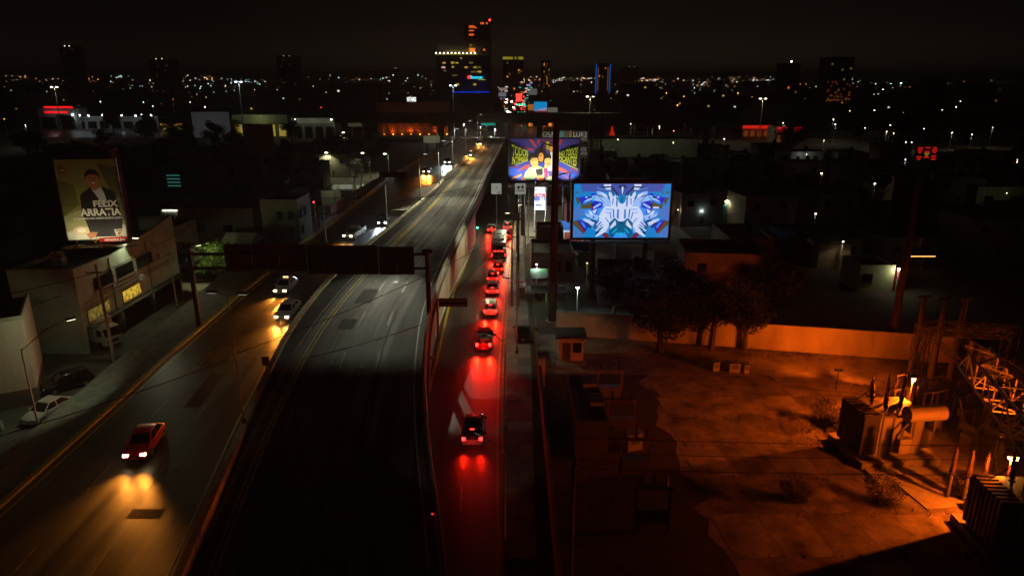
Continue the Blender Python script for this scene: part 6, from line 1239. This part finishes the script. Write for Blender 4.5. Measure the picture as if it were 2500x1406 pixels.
# brown hall with orange uplights and white letters
hy = 372.0; a, b = PY(920, 320, hy), PY(1092, 250, hy); t = thing('brown_hall', 'brown hall lit by orange uplights below white roof letters', 'building', ((a.x+b.x)/2, hy, 0)); w_ = b.x-a.x
MB().bx(-w_/2, w_/2, 0, 18, 0, b.z).build('wall', pm('hall_brown', (.30, .17, .08), .9, var=.3), t); MB().bx(-w_/2, w_/2, .1, 18, b.z, b.z+.1).build('roof', roofd, t)
for k in range(8):
    x = -w_/2+w_*(k+.5)/8; n = MB().bx(x-1.1, x+1.1, -.35, -.003, 0, b.z*.42).build('pilaster', pm('hall_orange', (.5, .18, .05), .8, var=.2), t)
    MB().box((x+1.8, -1.6, .35), (.5, .4, .3)).build('uplight', em('uplight_orange', (1, .35, .05), (3, 9, 3, 9, 5, 2, 9, 3)[k]) if False else em('uplight_%d' % (k % 3), (1, .35, .05), (3, 9, 5)[k % 3]), t); spot((x+1.8, -1.9, .6), (x+1.0, 0, 5), (500, 2600, 900, 3600, 1400, 400, 4200, 900)[k], (1, .22, .03), 110, .6, t)
lw = em('letters_white', (.95, 1, .95), 1.6); text('NTARIS', 3.0, lw, t, PY(994, 248, hy).x-(a.x+b.x)/2, PY(994, 248, hy).z, -.2, .03, width=PY(1016, 248, hy).x-PY(994, 248, hy).x)
lx = PY(1003, 240, hy); cxh = (a.x+b.x)/2; MB().add([(lx.x-cxh-.9, -.2, lx.z-.4), (lx.x-cxh+.9, -.2, lx.z-.4), (lx.x-cxh, -.2, lx.z+1.6)], [[0, 1, 2]]).build('emblem', em('emblem_olive', hx('#8a8a60'), .7), t); MB().bx(lx.x-cxh-3.2, lx.x-cxh+3.4, .0, .3, b.z, lx.z+.5).build('letter_frame', dsteel, t)
# hotel tower with terraces and a cyan sign
ty = 520.0
def block(t, u0, u1, vt, mat, y0=0, d=20, zb=0.0, name='tower_block'):
    a, b = PY(u0, 200, ty+y0), PY(u1, vt, ty+y0); MB().bx(a.x-t.location.x, b.x-t.location.x, y0, y0+d, zb, b.z).build(name, mat, t); return b.z
tw = thing('hotel_tower', 'tall stepped hotel tower with lit windows and a cyan sign', 'tower', (PY(1128, 200, ty).x, ty, 0)); tm_ = pm('tower_facade', (.16, .14, .12), .6, var=.2)
block(tw, 1066, 1192, 136, tm_); block(tw, 1135, 1197, 60, tm_, 4, 16); block(tw, 1070, 1136, 108, tm_, 6, 14)
def tx(u, v): q = PY(u, v, ty); return q.x-tw.location.x, q.z
def lit(u0, v0, u1, v1, m, off=-.15):
    x0, z1 = tx(u0, v0); x1, z0_ = tx(u1, v1); MB().bx(x0, x1, off, off+.1, z0_, z1).build('window', m, tw)
for u0, v0, u1, v1, m in ((1080, 152, 1088, 156, win_warm), (1101, 151, 1109, 156, win_warm), (1112, 152, 1119, 156, win_warm), (1145, 152, 1155, 156, win_dim), (1124, 141, 1128, 145, win_warm), (1078, 163, 1087, 167, win_pink), (1103, 162, 1109, 166, win_warm), (1134, 163, 1142, 167, win_warm), (1156, 163, 1164, 167, win_warm), (1167, 163, 1174, 167, win_dim), (1149, 174, 1163, 178, win_dim), (1166, 173, 1175, 178, win_warm), (1104, 183, 1116, 186, win_dim), (1113, 204, 1121, 209, win_warm), (1156, 204, 1163, 209, win_warm), (1083, 172, 1090, 175, win_dim), (1167, 194, 1185, 196, win_warm), (1146, 108, 1153, 114, win_dim), (1180, 120, 1184, 124, win_or)): lit(u0, v0, u1, v1, m)
for (u0, v0, u1, v1) in ((1144, 62, 1158, 68), (1144, 73, 1156, 76), (1144, 82, 1156, 87), (1158, 66, 1163, 69), (1172, 54, 1181, 59), (1186, 54, 1190, 59)): lit(u0, v0, u1, v1, em('window_red_orange', hx('#ff6a1e'), .8), 3.8)
for k in range(11):
    x, z = tx(1065+k*9.4, 130); MB().sph((x, -.6, z), .42, 6, 4).build('terrace_lamp', bulbm((1, .95, .75), 9), tw)
x0, z1 = tx(1063, 131); x1, z0_ = tx(1165, 134); MB().bx(x0, x1, -.5, .0, z0_, z1).build('terrace_edge', em('terrace_glow', hx('#a89a30'), .6), tw); lit(1085, 122, 1150, 128, em('terrace_dim', hx('#6a5020'), .5)); lit(1145, 118, 1160, 128, win_or)
x, z = tx(1195, 48); MB().sph((x, 6, z), .8, 6, 4).build('beacon', bulbm((1, .03, .02), 6), tw); MB().cyl((x, 6, 50), (x, 6, z), .2, .1, 5).build('antenna', dsteel, tw)
x, z = tx(1145, 189); MB().cyl((x, -.2, z), (x, -.5, z), 1.3, 1.3, 14).build('sign_disc', em('sign_red_disc', (1, .03, .05), 1.6), tw)
x, z = tx(1149, 192.5); xb, _ = tx(1179, 192); text('Banamex', 3.0, em('sign_cyan', (.02, .75, .95), 1.3), tw, x, z, -.3, .03, width=xb-x)
pb = thing('blue_podium', 'wide podium below the hotel tower washed in blue light', 'building', (PY(1150, 200, 500).x, 500, 0)); a, b = PY(1105, 280, 500), PY(1205, 224, 500); MB().bx(a.x-pb.location.x, b.x-pb.location.x, 0, 16, 0, b.z).build('wall', pm('podium_grey', (.2, .19, .18), .9, var=.3), pb); MB().bx(a.x-pb.location.x+.3, b.x-pb.location.x-.3, .3, 15.7, b.z, b.z+.1).build('roof', roofd, pb)
MB().bx(a.x-pb.location.x, b.x-pb.location.x-3, -.3, -.02, b.z-.6, b.z-.1).build('led_strip', em('blue_strip', (.0, .06, 1), .7), pb); point((6, 10, b.z+1.2), 1700, (.0, .10, 1), .5, pb); point((-3, 8, b.z+1.2), 700, (.0, .12, 1), .5, pb)
# other towers on the skyline
def tower(label, u0, u1, vt, Y, wn_, seed, roofl=None, mat=tm_, colr=None):
    a, b = PY(u0, 200, Y), PY(u1, vt, Y); t = thing('skyline_tower', label, 'tower', ((a.x+b.x)/2, Y, 0), 0, 'skyline towers'); w_ = b.x-a.x; MB().bx(-w_/2, w_/2, 0, w_, 0, b.z).build('wall', mat, t); MB().bx(-w_/2-.5, w_/2+.5, -.5, w_+.5, b.z, b.z+1.2).build('roof_slab', mat, t); r_ = random.Random(seed); cw = w_/9
    for k in range(wn_):
        x = -w_/2+cw*(1+r_.randrange(8)); z = 8+(b.z-12)*r_.random(); MB().bx(x-cw*.3, x+cw*.3, -.4, -.1, z, z+2.2).build('window', colr or r_.choice((win_dim, win_dim, win_warm, win_or)), t)
    return t, w_, b.z
t, w_, z = tower('slim tower with a gold crown of lights right of the hotel', 1228, 1278, 141, 1000, 9, 1)
for k in range(12):
    if k not in (6, 8): MB().bx(-w_/2+w_*k/12, -w_/2+w_*k/12+w_/15, -.6, -.2, z-2.5, z+1).build('crown_light', em('crown_gold', hx('#a8a030'), .8), t)
tower('dark pointed tower with scattered warm windows', 1321, 1343, 150, 900, 16, 2)
t, w_, z = tower('blue-edged tower on the skyline above the LED screen', 1456, 1489, 157, 1100, 4, 3)
for x in (-w_/2-.8, w_/2+.8): MB().bx(x-.7, x+.7, -.8, -.2, 6, z).build('edge_light', em('edge_blue', (.0, .16, .8), .55), t)
for k in range(11):
    for x in (-w_*.38, w_*.38): MB().bx(x-.9, x+.9, -.7, -.2, 10+k*(z-14)/11, 12+k*(z-14)/11).build('window', em('window_ember', hx('#b06a3a'), .45), t)
t, w_, z = tower('black tower with a white beacon on the right skyline', 1908, 1955, 158, 780, 2, 4); MB().sph((-w_*.05, 0, z+3), .9, 6, 4).build('beacon', bulbm((1, 1, .8), 10), t); MB().cyl((-w_*.05, 0, z+1.2), (-w_*.05, 0, z+3), .3, .3, 5).build('mast', dsteel, t)
t, w_, z = tower('wide black tower with orange-lit lower floors on the right skyline', 2020, 2088, 142, 820, 4, 5); r_ = random.Random(8); win_ember = em('window_low_orange', hx('#c8641a'), .28)
for k in range(46): x = -w_/2+w_*r_.random(); zz = 3+22*r_.random()**1.6; MB().bx(x-.8, x+.6, -.5, -.1, zz, zz+1.1).build('window', win_ember if r_.random() < .8 else win_dim, t)
for k, (u0, u1, vt, Y, lab) in enumerate(((160, 180, 114, 1300, 'dark tower with two roof lights at the far left'), (370, 410, 145, 1400, 'dim tower with a gold roof corner on the left skyline'), (680, 720, 138, 1200, 'faint tower with rows of dim windows left of the hotel'), (1520, 1560, 165, 1500, 'faint grey tower right of the blue-edged one'), (960, 972, 168, 1500, 'thin pale tower left of the hotel'))): 
    t, w_, z = tower(lab, u0, u1, vt, Y, 7, 20+k, colr=em('window_faint', hx('#5a4a2a'), .35))
    for x in (-w_*.1, w_*.2): MB().sph((x, -.5, z+.8), .9, 5, 4).build('roof_light', bulbm((1, .85, .8) if k != 1 else (1, .7, .15), 3 if k < 2 else .4), t)
# ------------------------------------------------------------------ the boulevard running on to the horizon: strings of traffic and signals, signs
bl = struct(strip('boulevard', lambda y: -14+y*.012, lambda y: 14+y*.012, [398, 600, 900, 1400, 2200], z0, asp_left, .03, 2))
TGc = 'far traffic on the boulevard'
rr_ = random.Random(3)
def bead(u, v, hgt, c, s, k): q = P(u, v, hgt); return q
for k in range(40):
    u, v = 1234+rr_.random()*50, 206+k*1.75; q = P(u, v, 1.0)
    red = u > 1256; t = thing('far_car', 'tiny far car on the boulevard, its tail lights glowing' if red else 'tiny far car on the boulevard, its headlights glowing', 'car', (q.x, q.y, 0.03), 0, TGc); sz = max(1, q.y/500)
    MB().bx(-.9, .9, -2.2, 2.2, .25, .95).build('body', c_grey, t); MB().bx(-.75, .75, -1.6, 1.0, .95, 1.45).build('cabin', glassd, t)
    for s in (-1, 1): MB().sph((s*.7, -2.25, .75), .36*sz, 5, 4).build('tail_light' if red else 'headlight', bulbm((1, .03, .02), 14) if red else bulbm((1, .95, .8), 16), t)
for k in range(44):
    left_ = rr_.random() < .45; u = rr_.gauss(1231, 7) if left_ else rr_.gauss(1284, 8); v = rr_.uniform(200, 283); Y_ = rr_.uniform(430, 950); q = PY(u, v, Y_); hh = max(3.5, q.z); sz = Y_*.0016*rr_.uniform(.5, 1.5); cc = rr_.choice(('white', 'white', 'amber', 'red', 'teal', 'lilac'))
    t = thing('far_shop_sign', 'tiny glowing %s sign on a mast along the far boulevard' % cc, 'sign', (q.x, q.y, 0), 0, 'far shop signs along the boulevard'); MB().cyl((0, .2, 0), (0, .2, hh), .15, .12, 5).build('mast', dsteel, t)
    MB().bx(-sz, sz, -.1, .1, hh-sz*.45, hh+sz*.45).build('panel', em('far_sign_'+cc, {'white': hx('#e8e4d8'), 'amber': hx('#e09028'), 'red': hx('#d02010'), 'teal': hx('#20a890'), 'lilac': hx('#a8a0d8')}[cc], .8), t)
SG = 'far signals over the boulevard'
for k, (u, v, c) in enumerate([(1262+i*5, 232+j*6, 'r') for j in range(3) for i in range(3)]+[(1261+i*5, 246, 'r') for i in range(4)]+[(1262+i*6, 256, 'g') for i in range(4)]+[(1266+i*7, 276, 'g') for i in range(3)]+[(1272, 284, 'r'), (1234, 281, 'g')]):
    q = PY(u, v, 430+k*9 if c == 'r' else 412+k*3); hh = max(3, q.z); t = thing('far_traffic_light', 'far traffic light burning %s over the boulevard' % ('red' if c == 'r' else 'green'), 'traffic light', (q.x, q.y, 0), 0, SG); MB().cyl((0, 0, 0), (0, 0, hh), .15, .12, 5).build('pole', dsteel, t); MB().sph((0, -.3, hh), .7, 6, 4).build('lens', bulbm((1, .04, .03), 4) if c == 'r' else bulbm((.03, .8, .45), 2.6), t)
t, W_, H_, zb_ = monopole('small bright blue screen beside the boulevard', 1304, 249, 1335, 271, 420, em('screen_blue', hx('#0f8ed0'), .85), 1, 'blue_screen'); MB().add([(-W_/2, -.05, zb_), (W_/2, -.05, zb_), (W_/2, -.05, zb_+H_*.38), (W_*.2, -.05, zb_+H_*.3)], [[0, 1, 2, 3]]).build('picture', em('screen_mauve', hx('#a08cc0'), .85), t)
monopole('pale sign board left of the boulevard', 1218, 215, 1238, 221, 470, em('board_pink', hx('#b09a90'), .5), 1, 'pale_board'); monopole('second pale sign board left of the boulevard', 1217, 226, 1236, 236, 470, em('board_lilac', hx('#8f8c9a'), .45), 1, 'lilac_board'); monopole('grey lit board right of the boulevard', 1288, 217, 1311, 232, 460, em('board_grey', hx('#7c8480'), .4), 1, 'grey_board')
for u0, u1, v0, v1, Y, m, lab in ((1290, 1304, 254, 268, 425, em('shop_or', hx('#c06a20'), .7), 'small orange shop front left of the blue screen'), (1338, 1360, 262, 284, 425, glow, 'pale shop front right of the blue screen'), (1308, 1336, 272, 284, 424, em('shop_or2', hx('#a04a18'), .6), 'low orange shop under the blue screen')): shop(lab, u0, u1, v0, v1, Y, dimw, m, 2, win_or)
# hoardings with cowboy-show lettering beyond the printed billboard
hmw = pm('hoarding_print', (.05, .045, .04), .8, var=.2); hl_ = pm('hoarding_letter', (.62, .6, .52), .7, var=.1)
def hoard(label, u0, v0, u1, v1, lines, Y=182.0, cols=()):
    t, W_, H_, z_ = monopole(label, u0, v0, u1, v1, Y, hmw, 2, 'show_hoarding', 'show hoardings')
    for body, f0, fh in lines:
        text(body, H_*fh*1.38, hl_, t, -W_*.46, z_+H_*f0, -.06, .04, width=W_*.92)
    for x0, x1, c in cols: MB().bx(-W_/2+W_*x0, -W_/2+W_*x1, -.05, -.01, z_+.1, z_+H_-.1).build('picture', pm('pic_%d' % int(c[0]*999), c, .8, var=.3), t)
    spot((0, -5, z_-1.5), (0, 0, z_+H_*.5), 1500, (1, .97, .9), 95, .5, t)
hoard('hoarding with large pale letters above the printed billboard, left one', 1323, 320, 1364, 345, (('DUC', .52, .40), ('FES', .06, .40))); hoard('hoarding with a teal and brown picture between the lettered ones', 1366, 319, 1396, 342, (), 182, ((.02, .35, (.12, .35, .34)), (.40, .72, (.16, .10, .07)), (.78, .97, (.45, .32, .06))))
hoard('hoarding with large pale letters above the printed billboard, right one', 1398, 320, 1436, 346, (('LUKE', .45, .48), ('GRIMES', .08, .30))); hoard('lower brown hoarding with faded letters right of the printed billboard', 1413, 350, 1434, 384, (('DESK', .42, .3), ('NATION', .18, .16)), 176)
t = thing('lattice_tower', 'short lattice tower right of the printed billboard', 'lattice tower', tuple(P(1450, 430))); mb = MB(); lattice(mb, (0, 0, 0), (0, 0, 12.5), 1.4, 9, .09); mb.build('lattice', rust, t)
t = thing('lattice_tower', 'lattice tower rising behind the show hoardings', 'lattice tower', tuple(PY(1455, 352, 210).xy)+(0,)); mb = MB(); lattice(mb, (0, 0, 0), (0, 0, 24), 3.0, 9, .13); mb.build('lattice', dsteel, t)
bldg('pale_warehouse', 'long pale warehouse behind the show hoardings', 22, 62, 232, 246, 9, pm('warehouse', (.36, .35, .3), .9, var=.25), cat='building'); fill_lamp((34, 224, 10), 1500, GREENISH, 'left lamp added before the pale warehouse'); fill_lamp((52, 224, 9), 900, GREENISH, 'right lamp added before the pale warehouse')
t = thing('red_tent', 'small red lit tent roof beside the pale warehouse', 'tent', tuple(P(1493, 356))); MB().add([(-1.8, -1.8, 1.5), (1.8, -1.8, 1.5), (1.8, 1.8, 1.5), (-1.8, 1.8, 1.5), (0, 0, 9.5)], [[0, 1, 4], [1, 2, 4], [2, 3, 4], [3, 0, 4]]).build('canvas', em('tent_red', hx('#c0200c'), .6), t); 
for x in (-1.7, 1.7): MB().cyl((x, -1.7, 0), (x, -1.7, 1.5), .06, .06, 5).build('post', steel, t)
# red shops on the right
t, w_, z = shop('red-canopied restaurant on the far right avenue', 1812, 1880, 306, 332, 350, pm('shop_red', (.32, .05, .03), .8, var=.2), redf, 4, win_ored, 700, (1, .3, .1)); t2 = text('POLLO', 1.8, em('letters_cream', hx('#ffb090'), 1.0), t, -w_*.25, z*.8, -.9, .03) if False else None
t, w_, z = shop('shop with two red neon lines on the far right avenue', 1894, 1955, 312, 350, 318, dimw, None, 5, win_ored, 900, (1, .5, .25))
for f in (.8, .95): MB().bx(-w_/2-.2, w_/2+.2, -.5, -.2, z*f, z*f+.45).build('neon_line', neon, t)
MB().bx(-w_*.18, w_*.1, -.55, -.25, z*.86, z*.92).build('sign', em('sign_pinkish', hx('#ffd0d0'), 1.5), t)
t, W_, H_, z_ = monopole('red and yellow glowing sign leaning over the dark quarter', 2240, 357, 2286, 392, 215, dsteel, 1, 'red_sign')
for cx_, n_, m in ((.16, 6, redf), (.50, 7, redf), (.84, 8, redf)):
    for j in range(n_):
        if (j*7+int(cx_*100)) % 5 == 0: continue
        w2 = .12 if (j+n_) % 3 else .07; MB().bx(-W_/2+W_*(cx_-w2), -W_/2+W_*(cx_+w2), -.06, -.01, z_+H_*(.04+.94*j/n_), z_+H_*(.04+.94*(j+.62)/n_)).build('letter_stroke', em('sign_amber', hx('#c08a20'), .6) if cx_ == .5 and j in (2, 3) else m, t)
t = thing('green_lit_stop', 'teal glowing roadside shelter at the end of the overpass', 'shelter', tuple(P(1192, 352, 0))); MB().bx(-3.2, 3.2, 0, 2, 8.3, 11.0).build('fascia', em('shelter_teal', hx('#1f9a86'), .7), t)
for x in (-2.8, 2.8): MB().cyl((x, 1, 0), (x, 1, 8.4), .3, .3, 7).build('column', conc_d, t)
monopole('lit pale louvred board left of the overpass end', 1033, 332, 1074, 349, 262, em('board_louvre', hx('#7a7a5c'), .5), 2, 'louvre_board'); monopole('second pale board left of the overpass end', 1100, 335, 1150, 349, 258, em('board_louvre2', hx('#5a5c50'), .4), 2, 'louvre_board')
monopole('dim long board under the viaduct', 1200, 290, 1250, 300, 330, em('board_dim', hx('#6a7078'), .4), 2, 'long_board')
for y_, x0_, x1_, lab in ((349.5, -64, -12, 'pale avenue barrier left of the highway at the far junction'), (349.0, 16, 96, 'pale avenue barrier right of the highway at the far junction'), (400.5, -70, -14, 'second pale avenue barrier below the hotel tower'), (330.0, -60, -30, 'short pale barrier before the far junction')):
    t = thing('avenue_barrier', lab, 'barrier', ((x0_+x1_)/2, y_, 0)); n_ = int((x1_-x0_)/8)
    for j in range(n_): MB().bx(x0_+j*8-t.location.x+.05, x0_+j*8+7.9-t.location.x, -.2, .2, 0, 1.0).build('barrier_segment', conc, t)
# lamps of the middle distance (head position, height)
MG = 'street lamps of the far avenues'
ML = [(132, 213, 330, 14, WARM), (582, 200, 340, 20, COOL), (1106, 209, 330, 16, COOL), (1441, 236, 300, 12, WARM), (1863, 241, 320, 14, WARM), (1133, 303, 330, 8, COOL), (1187, 295, 330, 8, COOL), (1173, 310, 300, 8, WARM), (1208, 315, 290, 8, COOL), (1543, 290, 330, 9, WARM), (1550, 292, 318, 8, COOL), (1540, 303, 305, 8, COOL), (1673, 291, 320, 10, WARM), (1742, 284, 330, 9, COOL), (1745, 296, 315, 8, COOL), (1610, 309, 300, 8, COOL), (1768, 339, 262, 6, COOL), (2062, 389, 215, 8, COOL), (2211, 390, 215, 8, COOL), (2484, 391, 215, 8, COOL), (2112, 313, 300, 9, (1, 1, .7)), (2174, 306, 310, 9, COOL), (2256, 315, 300, 9, (1, .8, .8)), (2212, 347, 255, 6, COOL), (2226, 348, 254, 6, COOL), (2424, 312, 300, 9, COOL), (1912, 301, 330, 8, WARM), (2035, 292, 340, 8, COOL), (2040, 304, 320, 8, COOL), (2012, 343, 262, 6, COOL), (2165, 322, 290, 7, WARM), (2182, 326, 285, 7, WARM), (2325, 324, 290, 8, WARM), (2373, 329, 282, 7, WARM), (62, 305, 300, 6, COOL), (10, 291, 330, 6, SOD), (245, 249, 480, 8, WARM), (373, 260, 430, 8, COOL), (350, 250, 470, 8, (.5, 1, 1)), (500, 262, 430, 8, WARM), (464, 250, 470, 8, WARM), (784, 263, 440, 10, (1, .03, .02)), (898, 234, 560, 10, COOL), (1273, 308, 320, 8, (1, .03, .02)), (1594, 332, 280, 5, (1, .05, .03)), (1632, 333, 280, 5, (1, .05, .03)), (1645, 320, 290, 6, (1, .4, .2)), (1802, 228, 600, 10, SOD), (1654, 258, 450, 9, SOD), (1670, 236, 560, 9, SOD), (1627, 228, 620, 9, SOD), (2135, 270, 420, 9, (1, .9, .4)), (2075, 271, 420, 9, (1, .9, .3)), (2300, 269, 420, 9, COOL), (2335, 262, 440, 9, COOL), (2345, 248, 500, 9, COOL), (2430, 230, 620, 9, SOD), (2420, 221, 700, 9, SOD), (2156, 219, 700, 9, COOL), (2175, 205, 900, 14, TEAL), (2200, 204, 900, 14, COOL)]
for k, (u, v, Y, h, c) in enumerate(ML):
    if c == COOL and k % 2 and u > 1300: c = WARM
    q = PY(u, v, Y); h = max(3.0, q.z); hi = h > 11; side = ('left of the highway' if u < 900 else 'about the far junction' if u < 1300 else 'right of the boulevard' if u < 1800 else 'on the far right')
    cn_ = {COOL: 'cool white', WARM: 'warm white', SOD: 'orange', TEAL: 'teal'}.get(c, 'red' if c[1] < .1 else 'tinted')
    if u in (132, 582, 1106, 1441, 1863): lamp_post((q.x, q.y, 0), h, [(1.2, 0, .1), (-1.2, 0, .1)], 'tall %s mast lamp with visible pole, %s' % (cn_, {132: 'over the red-neon shop', 582: 'over the blank grey billboard', 1106: 'in front of the blue podium', 1441: 'right of the small blue screen', 1863: 'over the red-canopied restaurant'}[u]), c, 14, group='tall mast lamps', bulb=.2, r=.26, mat=em('mast_shine_%d' % u, hx('#8a8466'), .35) if False else whi, light=(5000, (0, -1, -10), 150))
    else: simple_lamp((q.x, q.y, 0), h, '%s lamp burning %s' % (cn_, side), c, 15 if c != (1, .03, .02) else 12, (.00042 if k % 3 else .0006)*Y, MG, (24000 if 900 < u < 1300 else 3000) if c in (COOL, WARM) and Y < 345 else 0)
# ------------------------------------------------------------------ the carpet of distant lights: far beyond counting
rr_ = random.Random(21); beads = {}
def dl(u, v, Y, c, rad):
    q = PY(u, v, Y); beads.setdefault(c, MB()).sph((q.x, q.y, max(2.5, q.z)), rad, 5, 4); beads.setdefault('mast', MB()).cyl((q.x, q.y, 0), (q.x, q.y, max(2.5, q.z)), .12, .12, 4)
DC = {'cool': (COOL, 4.2), 'warm': (WARM, 4.6), 'orange': (SOD, 5.5), 'teal': ((.4, 1, .8), 3.6)}
for k in range(640):
    u = rr_.uniform(-40, 2540); v = 190+abs(rr_.gauss(0, 1))*26+rr_.uniform(0, 9)
    if 1060 < u < 1200 and v < 240: continue
    if v > 290: continue
    if rr_.random() < (.5 if u < 850 else .5 if u > 1900 else .0): continue
    ang = math.atan((CAMH-7)/1)  # lamp height about 7 m
    Y = min(4200, max(330, (CAMH-7)/max(.0055, -(ray(u, v).z/ray(u, v).y)))); c = rr_.choices(('cool', 'warm', 'orange', 'teal'), (3, 7, 5, 1))[0]
    dl(u, v, Y, c, Y*.00042*rr_.choice((.22, .28, .32, .4, .5, .8)))
for u0, u1, v0, v1, n, cs in ((1270, 1345, 188, 205, 22, ('warm', 'orange')), (1425, 1452, 190, 194, 9, ('warm',)), (1345, 1420, 186, 204, 18, ('warm', 'cool')), (1562, 1622, 188, 200, 26, ('warm', 'cool', 'orange')), (1690, 1760, 195, 216, 26, ('cool', 'warm', 'orange')), (555, 650, 192, 206, 24, ('cool', 'teal')), (270, 325, 184, 194, 9, ('cool', 'teal', 'warm')), (370, 430, 184, 192, 14, ('cool', 'warm')), (445, 520, 184, 194, 18, ('orange', 'warm')), (10, 70, 176, 200, 10, ('orange', 'warm')), (925, 1050, 180, 205, 12, ('warm', 'cool')), (1780, 1880, 190, 205, 14, ('cool', 'warm')), (300, 560, 205, 235, 24, ('cool', 'warm')), (1250, 1900, 187, 203, 80, ('warm', 'orange', 'warm', 'cool')), (60, 1040, 186, 204, 60, ('warm', 'orange', 'cool')), (1900, 2500, 194, 215, 26, ('warm', 'cool', 'orange'))):
    for k in range(n):
        u, v = rr_.uniform(u0, u1), max(184, rr_.gauss((v0+v1)/2, (v1-v0)/4)); Y = rr_.uniform(1300, 2600); dl(u, v, Y, rr_.choice(cs), Y*.0005*rr_.choice((.4, .5, .7, 1.2)))
par_ = None
for c, mb in beads.items():
    o = mb.build('distant_city_lights' if c != 'mast' else 'distant_lamp_masts', dsteel if c == 'mast' else bulbm(*DC[c])); o['kind'] = 'stuff'; o['label'] = 'carpet of %s lights of the far city' % c if c != 'mast' else 'thin masts of the far city lamps'; o['category'] = 'city lights' if c != 'mast' else 'masts'
# far dark blocks that break the horizon
for k in range(70):
    u = rr_.uniform(-60, 2560); Y = rr_.uniform(420, 1500); w_ = rr_.uniform(14, 40); h = rr_.uniform(5, 16) if rr_.random() < .8 else rr_.uniform(18, 30); x = PY(u, 200, Y).x
    if -25 < x < 35 or any(a-12 < u < b+12 for a, b in ((1320, 1345), (1455, 1490), (1905, 1957), (2018, 2090))): continue
    t = thing('far_block', 'dark far building block below the horizon', 'building', (x, Y, 0), 0, 'dark far building blocks'); MB().bx(-w_/2, w_/2, 0, w_*.7, 0, h).build('wall', hm_[k % 4], t); MB().bx(-w_/2+.3, w_/2-.3, .3, w_*.7-.3, h, h+.1).build('roof', roofd, t)
    for j in range(rr_.choice((0, 0, 1, 2))): x_ = rr_.uniform(-w_*.4, w_*.4); zz = rr_.uniform(2, h-1.6); MB().bx(x_-.8, x_+.8, -.2, -.05, zz, zz+1.2).build('window', rr_.choice((win_dim, win_warm, win_cool)), t)
for k in range(36):
    u = rr_.choice((rr_.uniform(0, 900), rr_.uniform(1420, 2500))); Y = rr_.uniform(250, 420); x = PY(u, 200, Y).x
    tree((x, Y, 0), rr_.uniform(7, 12), rr_.uniform(4, 7), 'dark tree in the belt before the far avenue', k, 'dark trees of the far belt')
# ------------------------------------------------------------------ thin night haze over the whole city
hzm = bpy.data.materials.new('haze_air'); hzm.use_nodes = True; n_ = hzm.node_tree; n_.nodes.clear()
pv = n_.nodes.new('ShaderNodeVolumePrincipled'); pv.inputs['Color'].default_value = (.95, .92, .86, 1); pv.inputs['Density'].default_value = .00032; pv.inputs['Anisotropy'].default_value = .3
ho = n_.nodes.new('ShaderNodeOutputMaterial'); n_.links.new(pv.outputs[0], ho.inputs['Volume'])
hz = MB().bx(-9100, 9100, -400, 11500, -1.2, 92).build('haze', hzm); hz['kind'] = 'stuff'; hz['label'] = 'thin warm haze hanging over the city'; hz['category'] = 'haze'
sc.cycles.volume_bounces = 0
